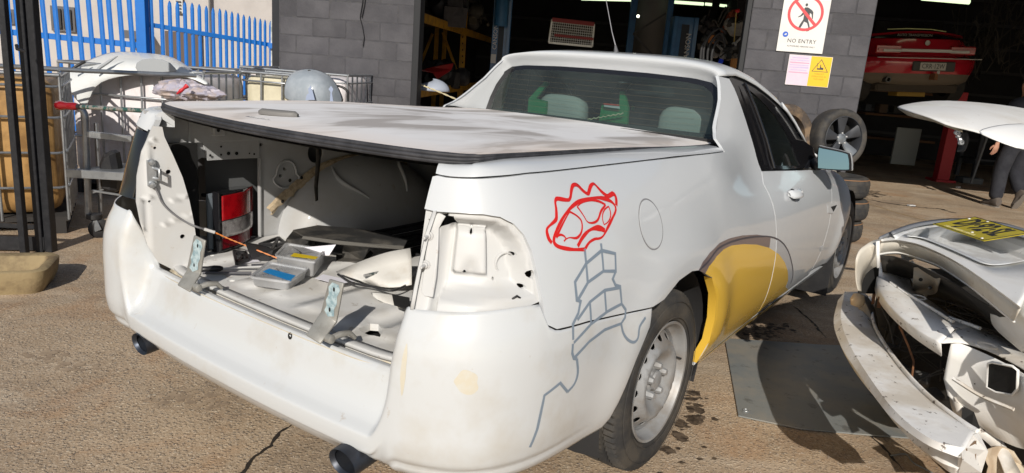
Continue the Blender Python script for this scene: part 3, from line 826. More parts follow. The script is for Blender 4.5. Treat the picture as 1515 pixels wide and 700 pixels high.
# engine parts hanging at the right side of the left bay
def at(u, v, Y=9.2): return at_Y(u, v, Y)
junk('engine_block', 'heap of small bare metal engine parts by the pier edge', 'engine part', at(1076, 76), rj, 26, .10, ((.03, .03, .032), (.30, .30, .30), (.12, .11, .10)), (.22, .15, .13))
junk('engine_block', 'rust red engine lump hanging beside the pier', 'engine part', at(1088, 38, 9.4), rj, 14, .17, ((.22, .05, .02), (.03, .03, .03), (.30, .30, .29)), (.13, .15, .20))
junk('exhaust_manifold', 'black tangled manifold among the hoses', 'engine part', at(1050, 50, 9.9), rj, 20, .13, ((.02, .02, .02), (.03, .03, .035), (.05, .05, .05)), (.25, .2, .3))
for k_, pts in enumerate(([(1040, 95), (1042, 70), (1052, 50), (1066, 42), (1074, 50)], [(1046, 96), (1048, 72), (1057, 56), (1068, 50), (1073, 70)], [(1052, 97), (1054, 76), (1062, 60), (1072, 62)], [(1036, 92), (1038, 72), (1044, 60)])):
    mb = MB(); mb.tube(catmull([at(u, v, 9.0) for u, v in pts], 6), .017, 8); tag(mb.build('rubber_hose', mat('black hose', (.03, .03, .032), rough=.4), smooth=60), 'looped black rubber hose hanging near the pier, %s of four' % ('leftmost', 'second', 'third', 'fourth')[(k_ + 1) % 4], 'hose', 'looped black hoses')
mb = MB(); mb.tube([at(1089.5, 17), at(1086, 62)], .008, 8); t = mb.build('brass_rod', mat('brass', (.45, .33, .12), rough=.4, metal=.7), smooth=60); tag(t, 'thin brass rod with a red knob beside the pier', 'rod')
mb = MB(); mb.lathe([(0, .025), (.02, .02), (.026, 0), (.02, -.02), (0, -.025)], 12, MT(*at(1091, 16, 9.15))); mb2 = mb.build('red_knob', mat('knob red', (.55, .02, .03), rough=.3), smooth=60); reparent(mb2, t)
mb = MB(); a, b_ = at(1086, 66), at(1099, 53); mb.bar(a, b_, .03, .02)
for p, r_ in ((a, .032), (b_, .022)): mb.lathe([(r_ * .5, -.01), (r_, -.01), (r_, .01), (r_ * .5, .01)], 14, MT(*p) @ RX(pi/2), closed=True)
tag(mb.build('spanner', mat('bright steel', (.6, .6, .6), rough=.3, metal=.8), bevel=.002), 'shiny ring spanner shape in front of the engine heap', 'spanner')
mb = MB(); p = at(1090, 95, 9.0); mb.box(tuple(p), (.13, .12, .13)); tag(mb.build('wooden_box', mat('orange timber', (.45, .20, .06), rough=.7), bevel=.006), 'orange timber box below the engine heap', 'box')
mb = MB(); p = at(1065, 94, 8.95); mb.box(tuple(p), (.05, .05, .11), ry=.3); tag(mb.build('blue_clip', mat('bright blue plastic', (.01, .05, .65), rough=.4), bevel=.008), 'bright blue plastic clip below the engine heap', 'clip')
mb = MB(); p = at(1053, 58, 9.6); mb.box(tuple(p), (.07, .06, .10)); tag(mb.build('orange_box', mat('orange plastic', (.42, .15, .04), rough=.6), bevel=.006), 'small orange box behind the black hoses', 'box')

# ---------------------------------------------------------------- right bay
# red hatch on the hoist
RCAR = mat('deep red car paint', (.40, .010, .025), rough=.22, coat=.9, spec=.6)
rc = thing('red_car', 'red car raised on a hoist showing its rear and number plate', 'car', tuple(at_Y(1370, 90, 11.6)))
RO = at_Y(1368, 90, 11.6); RT = Matrix.Translation(RO) @ Matrix.Rotation(radians(-3.0), 4, 'Y')
def rp(u, v, dy=0.0):
    p = RT.inverted() @ at_plane(u, v, RO + Vector((0, dy, 0)), Vector((0, -1, 0))); return p
def rco(o): 
    o.matrix_world = RT; return reparent(o, rc)
# body: cross-sections from the boot lip down to the valance, width 1.72
def rsec(z, w, x_out, n=22, p_=3.2, D=2.6):
    row = []
    for i in range(n + 1):
        t = -1 + 2 * i / n
        y = x_out + .30 * abs(t) ** p_
        row.append(Vector((t * w / 2, y, z)))
    row.insert(0, Vector((-w / 2, D, z))); row.append(Vector((w / 2, D, z)))
    return row
rows = [rsec(.38, 1.30, .42), rsec(.355, 1.42, .16), rsec(.33, 1.50, .05), rsec(.24, 1.60, .02), rsec(.13, 1.68, .0), rsec(.08, 1.72, -.02), rsec(.06, 1.74, -.06), rsec(.045, 1.75, -.12), rsec(0, 1.76, -.14), rsec(-.10, 1.76, -.13), rsec(-.20, 1.74, -.09)]
mb = MB(); mb.rgrid(rows); rco(mb.build('body', RCAR, smooth=38))
rows = [rsec(-.20, 1.735, -.085), rsec(-.30, 1.70, -.05), rsec(-.36, 1.62, .02), rsec(-.40, 1.50, .2)]
mb = MB(); mb.rgrid(rows); rco(mb.build('lower_bumper', mat('faded grey bumper', (.14, .12, .095), rough=.6), smooth=50))
def rbox(name, c, d, m, bev=.004): mb = MB(); mb.box(c, d); return rco(mb.build(name, m, bevel=bev))
rbox('rear_reflector', (0, .012, .165), (1.50, .04, .035), mat('red reflector', (.35, .01, .015), rough=.15, coat=1))
for s_ in (-1, 1):
    rbox('tail_lamp', (s_ * .58, .03, .165), (.40, .05, .13), mat('red lamp lens', (.40, .012, .016), rough=.12, coat=1), .015)
    rbox('lamp_lens', (s_ * .52, .0, .145), (.30, .03, .040), mat('clear lamp lens', (.45, .42, .42), rough=.15, coat=1), .006)
rbox('lamp_strip', (0, -.012, .150), (.78, .02, .045), mat('pale lamp strip', (.50, .46, .47), rough=.2, coat=1), .004)
rbox('bumper_line', (0, -.13, .035), (1.60, .04, .012), mat('chrome'), .003)
pl_ = rbox('plate_recess', (.08, -.135, -.085), (.66, .03, .15), mat('plate recess dark', (.04, .04, .04), rough=.4), .012)
np_ = rbox('number_plate', (.06, -.155, -.085), (.40, .012, .115), mat('plate white', (.48, .48, .46), rough=.5), .006)
t_ = text_mesh('CRR·12W', .105, MT(.06, -.163, -.087) @ RX(pi/2), SB, None, 'plate_lettering', .001, .80); rco(t_)
mb = MB(); mb.lathe([(0, .0), (.035, .0), (.04, .01)], 18, MT(0, .0, .27) @ RX(pi/2)); rco(mb.build('boot_emblem', mat('chrome'), smooth=50))
text_ = text_mesh('AUTO TRANSMISSION', .055, MT(-.18, .06, .385) @ RX(pi/2), mat('dim grey print', (.25, .25, .24), rough=.6), None, 'lettering', .001); rco(text_)
mb = MB(); rows = []
for i in range(17):
    t = -1 + i / 8; rows.append([Vector((t * .70, .22 + .2 * t * t, .44 - .05 * t * t)), Vector((t * .72, .14 + .2 * t * t, .455 - .05 * t * t)), Vector((t * .72, .12 + .2 * t * t, .425 - .05 * t * t)), Vector((t * .70, .22 + .2 * t * t, .415 - .05 * t * t))])
mb.rgrid(rows, closed=True); rco(mb.build('spoiler', RCAR, smooth=50))
mb = MB(); mb.tube([Vector((-.6, .10, .47)), Vector((-.3, .05, .482)), Vector((.05, .04, .478)), Vector((.3, .07, .45))], .008, 6); rco(mb.build('spoiler_light_edge', mat('pale yellow edge', (.55, .60, .30), rough=.5), smooth=60))
rbox('rear_glass', (0, .62, .50), (1.1, .02, .26), BLKG)
mb = MB(); mb.lathe([(.03, 0), (.045, 0), (.045, .2), (.03, .2)], 18, MT(-.55, -.06, -.30) @ RX(-pi/2), closed=True); rco(mb.build('exhaust_tip', mat('dull steel', (.10, .10, .10), rough=.4, metal=.8), smooth=50))
rbox('towbar', (.10, -.14, -.24), (.05, .16, .10), mat('rusty steel')); rbox('towball', (.12, -.22, -.17), (.04, .04, .06), mat('worn brass'), .015)
rbox('underbody', (0, 1.3, -.42), (1.3, 2.4, .14), mat('dirty underbody', (.06, .05, .04), rough=.9), .03)
rbox('jack_pad', (.0, .4, -.52), (.45, .3, .08), mat('dim yellow', (.28, .18, .03), rough=.7))
for s_ in (-1, 1):
    mb = MB(); tyre_mesh_ = None; mb.lathe([(.2, -.09), (.30, -.1), (.31, -.05), (.31, .05), (.30, .1), (.2, .09)], 24, MT(s_ * .75, .55, -.36) @ RY(pi/2), closed=True); rco(mb.build('tyre', mat('dim tyre', (.02, .02, .02), rough=.8), smooth=40))
# the red hoist column, board and shelving behind
REDP = mat('red hoist paint', (.34, .012, .022), rough=.45)
hp = at_z(1391, 268); t = thing('hoist_post', 'bright red hoist column under the raised car', 'hoist', (hp.x, hp.y, 0))
mb = MB(); mb.box((0, 0, .76), (.21, .16, 1.52)); mb.build('column', REDP, t, bevel=.006)
mb = MB(); mb.box((0, 0, .02), (.34, .34, .04)); mb.build('base_plate', REDP, t)
mb = MB(); mb.box((-.02, -.09, 1.02), (.10, .04, .14)); mb.build('column_cover', BLK, t)
p = at_Y(1338, 226, 13.0); mb = MB(); mb.box((p.x, p.y, .50), (.44, .04, .66)); tag(mb.build('white_board', mat('dull white board', (.20, .22, .22), rough=.6), bevel=.004), 'upright pale board standing in the shade left of the red column', 'board')
sh = thing('shelf_unit', 'dim timber shelving with clutter at the back of the right bay', 'shelving', tuple(at_Y(1300, 200, 14.2)))
for z in (.55, 1.0, 1.45):
    a, b_ = at_Y(1265, 200, 14.2), at_Y(1375, 200, 14.2); mb = MB(); mb.box(((a.x + b_.x)/2, 14.2, z), (b_.x - a.x, .5, .04)); reparent(mb.build('shelf', mat('dim timber', (.12, .06, .03), rough=.8)), sh)
for k_ in range(5):
    p = at_Y(1272 + k_ * 22, 190, 14.1); mb = MB(); mb.box((p.x, 14.0, 1.02 + .10), (.12 + .03 * (k_ % 3), .2, .13 + .03 * (k_ % 2))); tag(mb.build('carton', mat('dim carton %d' % (k_ % 3), ((.05, .06, .08), (.10, .07, .05), (.04, .04, .04))[k_ % 3], rough=.8), bevel=.004), 'small dim carton on the dark shelving, %s from the left' % ('first', 'second', 'third', 'fourth', 'fifth')[k_], 'box', 'cartons on the dark shelves')
p = at_z(1436, 274); mb = MB(); mb.tube([(p.x, p.y, .02), (p.x + .12, p.y, 1.1)], .02, 8); tag(mb.build('steel_pipe', mat('dim pipe', (.14, .15, .16), rough=.5), smooth=60), 'thin grey pipe leaning upright left of the walking person', 'pipe')
p = at_z(1436, 272); mb = MB(); mb.box((p.x + .02, p.y + .1, .05), (.35, .25, .10)); tag(mb.build('grey_tray', mat('dim grey tray', (.10, .11, .12), rough=.6), bevel=.01), 'low grey tray on the floor at the foot of the pipe', 'tray')
bc = thing('workbench', 'dark workbench behind the walking person', 'bench', (9.2, 13.4, 0))
mb = MB(); mb.box((0, 0, .9), (1.8, .6, .05)); mb.build('bench_top', mat('dim steel'), bc)
for sx in (-.8, .8):
    for sy in (-.25, .25): mb = MB(); mb.box((sx, sy, .44), (.06, .06, .88)); mb.build('leg', mat('dim steel'), bc)
mb = MB(); mb.box((0, 0, .35), (1.7, .55, .03)); mb.build('lower_shelf', mat('dim steel'), bc)
# wiring looms hung over the back wall of the right bay
lm = MB(); rl = random.Random(9)
for i in range(34):
    u = rl.uniform(1400, 1540); v = rl.uniform(-5, 90); p = at_Y(u, v, 12.6 + rl.uniform(0, .4)); r_ = rl.uniform(.12, .35)
    lm.tube([p + Vector((r_ * cos(a) * .7, rl.uniform(-.02, .02), r_ * 1.4 * sin(a))) for a in [rl.uniform(0, 6) + .35 * k for k in range(9)]], rl.uniform(.006, .012), 5)
o = lm.build('wiring_loom', mat('dull loom', (.05, .05, .045), rough=.7), smooth=60); tag(o, 'tangle of black looms and belts hanging in the right bay', 'cables', kind='stuff')
# ================================================================ THE YARD ON THE LEFT
GALV = mat('galvanised cage', (.40, .42, .44), rough=.38, metal=.75, var=.5, vscale=14, vcol=(.22, .23, .25))
# rendered building beyond the fence
REN = mat('grey cream render', (.50, .475, .46), rough=.9, var=.5, vscale=1.5, vcol=(.40, .375, .36))
bp0 = at_Y(-60, 60, 13.5); bp1 = at_Y(420, 60, 15.0)
d_ = Vector((bp1.x - bp0.x, bp1.y - bp0.y, 0)); bL = d_.length; d_.normalize(); bN = Vector((d_.y, -d_.x, 0))
bld = thing('rendered_building', 'pale grey rendered building with dark windows behind the blue fence', 'building', (bp0.x, bp0.y, 0), atan2(d_.y, d_.x))
def bpx(u, v):
    p = at_plane(u, v, Vector((bp0.x, bp0.y, 0)), bN) - Vector((bp0.x, bp0.y, 0)); return p.dot(d_), p.z
def bbox(name, a0, a1, z0, z1, o, th, m, par=bld, bevel=0):
    mb = MB(); mb.box(((a0+a1)/2, -o + th/2 * 0, (z0+z1)/2), (a1-a0, th, z1-z0)); return mb.build(name, m, par, bevel=bevel)
mb = MB(); mb.box((bL/2 + .5, 1.0, 3.0), (bL + 4, 1.9, 6.0)); mb.build('wall', REN, bld)
WD_ = mat('dark window glass', (.03, .035, .045), rough=.15)
for (u0, v0, u1, v1) in ((74, 8, 112, 48), (-5, 12, 22, 36)):
    a, z1 = bpx(u0, v0); b_, z0 = bpx(u1, v1)
    f_ = bbox('window', a, b_, z0, z1, -.02, .06, mat('window frame grey', (.10, .10, .11), rough=.6))
    bbox('pane', a + .05, (a+b_)/2 - .02, z0 + .05, z1 - .05, .03, .04, WD_, f_).matrix_parent_inverse = Matrix(); bbox('pane', (a+b_)/2 + .02, b_ - .05, z0 + .05, z1 - .05, .03, .04, WD_, f_)
a, z1 = bpx(258, -6); b_, z0 = bpx(271, 20); ven = bbox('vent', a, b_, z0, z1, .0, .06, mat('vent white', (.55, .55, .53), rough=.6))
for i in range(5): bbox('louvre', a + .03, b_ - .03, z0 + (z1 - z0) * (i + .3) / 5, z0 + (z1 - z0) * (i + .6) / 5, .05, .03, mat('window frame grey'), ven)
a, z1 = bpx(243, 22); b_, z0 = bpx(300, 100); bbox('dark_doorway', a, b_, z0, z1 - .3, -.01, .05, mat('brown door', (.12, .09, .075), rough=.8))
a, z1 = bpx(188, 45); b_, z0 = bpx(225, 75); bbox('awning', a, b_, z1 - .15, z1, .2, .4, mat('window frame grey'))
a, z1 = bpx(309, -20); b_, z0 = bpx(314, 100); bbox('downpipe', a, b_, 0, 6, .05, .08, mat('dull pipe grey', (.14, .14, .14), rough=.6))
# blue palisade fence: each pale a part
BLU = mat('bright blue fence paint', (.015, .16, .55), rough=.38, coat=.2, var=.25, vscale=6, vcol=(.01, .10, .38))
fe = thing('palisade_fence', 'bright blue palisade fence, the right run with pointed tops', 'fence', tuple(at_z(300, 140)))
gt = thing('palisade_gate', 'bright blue palisade gate left of the thick blue post', 'gate', tuple(at_Y(100, 200, 9)))
def pale(par, u, v_top, v_bot, Y, w_, pointed=True, tilt=0.0):
    p = at_Y(u, v_top, Y); q = at_Y(u, v_bot, Y); z1, z0 = p.z, .1
    mb = MB(); h_ = w_ / 2
    sec = [(-h_, 0), (-h_ * .55, -.012), (-h_ * .2, -.016), (h_ * .2, -.016), (h_ * .55, -.012), (h_, 0), (h_ * .5, .004), (-h_ * .5, .004)]
    rows = [[Vector((x, y, z0)) for x, y in sec], [Vector((x, y, z1 - (.07 if pointed else 0))) for x, y in sec]]
    if pointed: rows += [[Vector((x * .75, y + .004, z1 - .03)) for x, y in sec], [Vector((x * .08, y + .006, z1)) for x, y in sec]]
    mb.rgrid(rows, closed=True); mb.f.append(list(range(8))); mb.f.append([len(rows) * 8 - 8 + i for i in range(8)])
    o = mb.build('pale', BLU, None); o.location = (p.x, p.y, 0); o.rotation_euler = (0, tilt, 0); return reparent(o, par)
def fY(u): return interp([(0, 9.0), (215, 9.0), (400, 9.9)], u)
tops = [(222, -18), (238, -9), (250.5, 1), (262, 2), (273, 2), (284, 4), (294.5, 6), (305, 8.5), (315, 11), (325, 12.5), (334, 14.5), (343, 17), (352, 19), (360.5, 21.5), (369, 23.5), (377, 25), (385, 27.5), (392, 29), (400, 31)]
for u, v in tops:
    pale(fe, u, v, 130, fY(u), .056 - .018 * (u - 222) / 178)
def rail(par, pts, off, w_, h_, name='rail'):
    mb = MB(); P = [at_Y(u, v, Y) + Vector((0, .03, 0)) for u, v, Y in pts]; mb.bar(P[0], P[1], w_, h_); reparent(mb.build(name, BLU, None, bevel=.003), par)
rail(fe, ((217, 36, 9.0), (408, 68, 9.95)), 0, .05, .055)
rail(fe, ((217, 155, 9.0), (408, 150, 9.95)), 0, .05, .055)
for u in (26, 42.5, 27 + 39, 84, 101, 118, 135, 152, 165, 181, 196):
    pale(gt, u + 0, -30, 130, 8.9, .064, tilt=-.03)
pale(gt, 8, -30, 130, 8.9, .064)
rail(gt, ((-60, 40, 8.9), (212, 68, 8.9)), 0, .04, .07); rail(gt, ((-60, 190, 8.9), (212, 190, 8.9)), 0, .04, .06)
p = at_Y(211, 40, 8.95); mb = MB(); mb.box((p.x, p.y, 1.3), (.12, .10, 2.6)); reparent(mb.build('gate_post', BLU, None, bevel=.004), gt)
p = at_Y(405.5, 60, 9.9); mb = MB(); mb.box((p.x, p.y, (at_Y(405, 30, 9.9).z) / 2), (.07, .07, at_Y(405, 30, 9.9).z)); t = mb.build('white_post', mat('chipped white post', (.55, .56, .56), rough=.6, var=.6, vscale=9, vcol=(.10, .16, .14)), bevel=.003); tag(t, 'chipped white steel post at the end of the blue fence', 'post')
mb = MB(); q = at_Y(404, 68, 9.85); mb.box(tuple(q), (.10, .08, .07)); reparent(mb.build('lock_bracket', BLU), t)

# ---------------------------------------------------------------- liquid tanks in wire cages
def tank_mat(name, c1, c2):
    return mat(name, c1, rough=.45, spec=.4, var=.9, vscale=3.4, vcol=c2, bump=.003, bscale=6)
AMB = tank_mat('amber stained plastic', (.46, .27, .10), (.20, .11, .04)); WHT = tank_mat('dirty white plastic', (.76, .73, .75), (.58, .52, .50)); CRM = tank_mat('cream plastic', (.62, .58, .44), (.50, .46, .34))
def ibc(label, loc, rz, W, D, Ht, m, base=.14, group='caged liquid tanks', nv=7, hz=(.30, .52, .74, .93), top_cross=True):
    t = thing('liquid_tank', label, 'tank', loc, rz, group)
    # bottle: lofted rounded box with soft vertical flutes
    rows = []
    for k, (z, s_) in enumerate([(base, .90), (base + .03, .97), (base + .10, 1), (Ht * .5, 1.0), (Ht - .14, 1), (Ht - .07, .975), (Ht - .035, .90), (Ht - .03, .6)]):
        row = []
        n = 64
        for i in range(n):
            a = 2 * pi * i / n; c_, s__ = cos(a), sin(a); e = 2 / 9.0
            x = (W/2 - .035) * abs(c_) ** e * (1 if c_ > 0 else -1); y = (D/2 - .035) * abs(s__) ** e * (1 if s__ > 0 else -1)
            bul = .006 * sin(i * 2.3) + .008 * cos(z * 9 + i * .4)
            k_ = s_ + bul / W; row.append(Vector((x * k_, y * k_, z)))
        rows.append(row)
    mb = MB(); mb.rgrid(rows, closed=True); mb.f.append([7 * 64 + i for i in range(64)]); mb.build('bottle', m, t, smooth=50)
    r = .0095
    def cage_bar(pts, rr=r): mb = MB(); mb.tube(pts, rr, 8); return mb.build('cage_bar', GALV, t, smooth=60)
    for i in range(nv):
        x = -W/2 + W * i / (nv - 1)
        for s_ in (-1, 1): 
            if s_ == 1 and i % 2: continue
            cage_bar([(x, s_ * D/2, .10), (x, s_ * (D/2 + .004), Ht * .5), (x, s_ * D/2, Ht)])
    for i in range(1, nv - 1):
        y = -D/2 + D * i / (nv - 1)
        for s_ in (-1, 1): cage_bar([(s_ * W/2, y, .10), (s_ * W/2, y, Ht)])
    for f in hz:
        z = Ht * f; mb = MB(); c = .05
        loop_ = [(-W/2 + c, -D/2), (W/2 - c, -D/2), (W/2, -D/2 + c), (W/2, D/2 - c), (W/2 - c, D/2), (-W/2 + c, D/2), (-W/2, D/2 - c), (-W/2, -D/2 + c)]
        mb.tube([(x * 1.012, y * 1.012, z) for x, y in loop_], r * .95, 8, closed=True); mb.build('cage_hoop', GALV, t, smooth=60)
    mb = MB(); loop_ = [(-W/2, -D/2, Ht), (W/2, -D/2, Ht), (W/2, D/2, Ht), (-W/2, D/2, Ht)]
    for a, b_ in zip(loop_, loop_[1:] + loop_[:1]): mb.tube([a, b_], .014, 8)
    o = mb.build('top_rail', GALV, t, smooth=60)
    for x, y in ((-W/2 + .08, 0), (W/2 - .08, 0), (0, 0)):
        mb = MB(); mb.box((x, y, .045), (.12, D, .09)); mb.build('pallet_foot', mat('dark pallet', (.035, .032, .03), rough=.9), t)
    mb = MB(); mb.box((0, 0, .105), (W, D, .03)); mb.build('pallet_deck', mat('dark pallet'), t)
    return t
_cor = at_z(104, 345); _R = Matrix.Rotation(.50, 3, 'Z'); c1_ = Vector((_cor.x, _cor.y, 0)) - _R @ Vector((.67, -.5, 0))
ibc('amber stained liquid tank in a wire cage behind the black posts', (c1_.x, c1_.y, 0), .50, 1.34, 1.0, 1.085, AMB, nv=8)
cB = at_Y(196, 180, 5.9)
ibc('dirty white liquid tank in a wire cage, the large middle one under the white bumper', (at_Y(200, 180, 6.1).x, 6.6, 0), -.04, 1.26, 1.0, 1.12, WHT, nv=8, hz=(.15, .45, .78))
ibc('dirty white liquid tank behind the ute lid corner, third from the left', (-2.33, 7.9, 0), -.10, 1.15, .9, 1.15, WHT, nv=7)
ibc('small cream tank beside the grey car panel by the block wall', (-2.35, 7.05, 0), -.1, .62, .5, 1.13, CRM, nv=4)
# top cage rails lying in front (long tubular rail)
mb = MB(); mb.tube([at_Y(-30, 96, 4.70), at_Y(130, 105, 5.1), at_Y(290, 112, 5.6)], .016, 8); tag(mb.build('steel_tube', GALV, smooth=60), 'long steel tube laid along the tank tops from the left edge', 'tube')
mb = MB()
a, b_ = at_Y(283, 101, 7.3), at_Y(415, 108, 8.0)
for k_ in range(2): mb.tube([a + Vector((0, k_ * .22, 0)), b_ + Vector((0, k_ * .1, 0))], .02, 8)
for k_ in range(5): t_ = k_ / 4; mb.tube([a.lerp(b_, t_), a.lerp(b_, t_) + Vector((0, .22 - .12 * t_, 0))], .012, 6)
tag(mb.build('ladder', GALV, smooth=60), 'aluminium ladder lying flat on the tanks by the block wall', 'ladder')
mb = MB(); p = at_Y(396, 109, 7.6); mb.box(tuple(p), (.16, .05, .03)); tag(mb.build('red_tool', mat('tool red', (.55, .04, .02), rough=.5), bevel=.006), 'small red tool on the ladder by the block wall', 'tool')
# white bumper cover thrown on top of the tanks: a domed wrap with a mouth and a groove
WB = mat('white bumper plastic', (.70, .72, .72), rough=.35, coat=.3, var=.25, vscale=4, vcol=(.55, .54, .50))
def sheet_px(name, grid, m, solid=.006, par=None, sub=1, smooth=70):
    """grid of (u, v, Y) -> smooth sheet"""
    mb = MB(); mb.rgrid([[at_Y(*q) for q in r] for r in grid]); o = mb.build(name, m, par, solid=solid, smooth=smooth, sub=sub); return o
bc_ = thing('bumper_cover', 'white moulded bumper cover dumped on top of the middle tank', 'car panel', tuple(at_Y(195, 100, 5.7)))
g = [[(92, 112, 6.021), (98, 128, 5.969), (112, 150, 5.949), (128, 164, 5.956)],
     [(100, 104, 6.1), (112, 118, 5.969), (122, 132, 5.943), (133, 148, 5.956)],
     [(125, 90, 6.3), (140, 102, 5.982), (138, 118, 5.943), (140, 128, 5.956)],
     [(150, 79, 6.5), (165, 90, 6.008), (160, 108, 5.943), (158, 118, 5.956)],
     [(175, 74.5, 6.6), (188, 84, 6.021), (190, 100, 5.956), (190, 112, 5.969)],
     [(205, 77, 6.6), (210, 84, 6.2), (212, 98, 6.034), (215, 112, 5.995)],
     [(235, 78.5, 6.6), (240, 87, 6.2), (244, 99, 6.034), (246, 112, 5.995)],
     [(258, 84, 6.6), (264, 93, 6.1), (267, 104, 6.008), (268, 114, 5.995)],
     [(278, 97, 6.5), (284, 104, 6.1), (290, 111, 6.008), (290, 118, 5.995)],
     [(300, 116, 6.4), (306, 120, 6.1), (312, 124, 6.021), (305, 128, 6.008)]]
o = sheet_px('bumper_skin', g, WB); reparent(o, bc_)
mt = [(202, 100), (204, 93), (212, 88), (225, 86.5), (240, 88), (252, 93), (260, 101), (262, 106), (230, 108), (206, 107)]
# the mouth is a sunken grey pocket
mb = MB(); P = [at_Y(u, v, 5.93) for u, v in mt]; mb.add(P, [tuple(range(len(P)))]); reparent(mb.build('bumper_pocket', mat('grey pocket', (.34, .36, .38), rough=.6), solid=.02, bevel=.004), bc_)
mb = MB(); mb.tube([at_Y(174, 83, 5.97), at_Y(160, 92, 5.92), at_Y(148, 100, 5.91), at_Y(140, 107, 5.90)], [.004, .012, .013, .008], 8); reparent(mb.build('moulded_groove', mat('grey pocket'), smooth=60), bc_)
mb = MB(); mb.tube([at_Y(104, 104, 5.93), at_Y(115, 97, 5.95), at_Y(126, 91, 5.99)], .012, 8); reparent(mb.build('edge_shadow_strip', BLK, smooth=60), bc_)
mb = MB(); p = at_Y(212, 109, 5.88); mb.box(tuple(p), (.10, .05, .02)); reparent(mb.build('clip', BLK), bc_)
# crumpled plastic bag with a red tie
rb = random.Random(4)
def crumple(c, rx, ry, rz, n=18, k=.28, m=None, name='plastic_bag'):
    mb = MB(); rows = []
    for i in range(n + 1):
        ph = pi * i / n - pi/2; row = []
        for j in range(n * 2):
            a = 2*pi*j/(n*2); d = 1 + k * (noise.noise(Vector((cos(a) * 2.2, sin(a) * 2.2, ph * 2.4 + c.x))) + .5 * noise.noise(Vector((cos(a) * 6, sin(a) * 6, ph * 6))))
            row.append(c + Vector((rx * cos(ph) * cos(a) * d, ry * cos(ph) * sin(a) * d, rz * sin(ph) * d)))
        rows.append(row)
    mb.rgrid(rows, closed=True); return mb.build(name, m, smooth=25)
BAG = mat('crumpled clear plastic', (.42, .40, .48), rough=.28, coat=.5, var=.7, vscale=12, vcol=(.46, .36, .28))
o = crumple(at_Y(268, 134, 5.35), .20, .12, .075, m=BAG); tag(o, 'crumpled plastic bag with a red tie between the tanks and the lid', 'bag')
mb = MB(); mb.tube([at_Y(262, 139, 5.1), at_Y(268, 134, 5.08), at_Y(272, 131, 5.1), at_Y(277, 127, 5.12)], [.006, .014, .010, .018], 8); reparent(mb.build('red_tie', mat('tie red', (.55, .03, .04), rough=.5), smooth=60), o)
o = crumple(at_Y(300, 138, 5.3), .16, .10, .05, m=BAG); tag(o, 'flatter crumpled plastic sheet right of the bag with the red tie', 'plastic sheet')
# grey car panel (round topped) leaning by the wall
GP_ = mat('scraped blue grey panel', (.30, .34, .38), rough=.45, coat=.3, var=.6, vscale=7, vcol=(.42, .46, .50))
pn = [[(419, 150, 6.6), (419, 128, 6.6), (424, 116, 6.62), (432, 107, 6.7)], [(436, 152, 6.45), (436, 128, 6.45), (440, 112, 6.5), (446, 102.5, 6.7)], [(460, 154, 6.4), (460, 130, 6.4), (460, 112, 6.45), (460, 101, 6.7)], [(482, 154, 6.45), (482, 132, 6.45), (479, 117, 6.5), (474, 104.5, 6.7)], [(512, 156, 6.7), (507, 142, 6.7), (500, 126, 6.7), (488, 112, 6.75)]]
pn_ = thing('mudguard_panel', 'round topped blue grey car panel with scraped edges against the block wall', 'car panel', tuple(at_Y(465, 150, 6.6)))
reparent(sheet_px('panel_skin', pn, GP_), pn_)
for px in ([(452, 148), (454, 140), (457, 138), (456, 132), (460, 126), (461, 130), (463, 136), (466, 148)], [(488, 150), (489, 136), (486, 132), (490, 127), (493, 132), (491, 138), (493, 150)]):
    mb = MB(); P = [at_Y(u, v, 6.36) for u, v in px]; mb.add(P, [tuple(range(len(P)))]); reparent(mb.build('scraped_patch', mat('bare lilac plastic', (.30, .36, .50), rough=.6), solid=.004), pn_)
for u in (457.5, 462): mb = MB(); mb.lathe([(0, .004), (.016, .003), (.018, 0)], 12, MT(*at_Y(u, 106 + (u - 457) * .4, 6.62)) @ RX(pi/2)); reparent(mb.build('rivet_hole', BLK), pn_)
mb = MB(); mb.tube(catmull([at_Y(500, 127, 7.2), at_Y(508, 130, 7.2), at_Y(514, 136, 7.2), at_Y(515, 150, 7.2)], 5), .012, 8); tag(mb.build('black_hose', BLK, smooth=60), 'black hose curving down beside the grey panel', 'hose')

# ---------------------------------------------------------------- trolley, red handled bar, black gate, trough
tp_ = at_z(147, 352)
TY = 4.75
tr_ = thing('trolley', 'galvanised cage trolley with a shelf and black castor beside the tank', 'trolley', tuple(at_z(150, 352)))
def tro(o): return reparent(o, tr_)
def ttube(pts, r, name, m=GALV, n=8): mb = MB(); mb.tube(pts, r, n); return tro(mb.build(name, m, smooth=60))
P = [at_Y(118, 160, TY), at_Y(124, 166, TY), at_Y(127, 178, TY), at_Y(128, 220, TY), at_Y(131, 320, TY)]
ttube(catmull(P, 4), .022, 'upright'); 
ttube([at_Y(142, 182, TY + .5), at_Y(150, 330, TY + .5)], .016, 'upright')
def tbar(a, b_, w_, h_, name, m=GALV): mb = MB(); mb.bar(a, b_, w_, h_); return tro(mb.build(name, m, bevel=.002))
tbar(at_Y(126, 198, TY), at_Y(196, 206, TY), .03, .042, 'top_rail')
tbar(at_Y(100, 256, TY - .1), at_Y(200, 262, TY - .1), .03, .055, 'shelf_edge')
mb = MB(); a, b_ = at_Y(101, 252, TY - .1), at_Y(205, 258, TY - .1); a2, b2 = a + Vector((0.12, .42, 0)), b_ + Vector((.12, .42, 0)); mb.add([a, b_, b2, a2], [(0, 1, 2, 3)]); tro(mb.build('shelf', mat('dull shelf zinc', (.20, .21, .22), rough=.5, metal=.5), solid=.006))
tbar(at_Y(136, 282, TY), at_Y(200, 292, TY), .014, .014, 'lower_rail'); tbar(at_Y(136, 286, TY + .3), at_Y(160, 278, TY + .3), .012, .012, 'lower_rail')
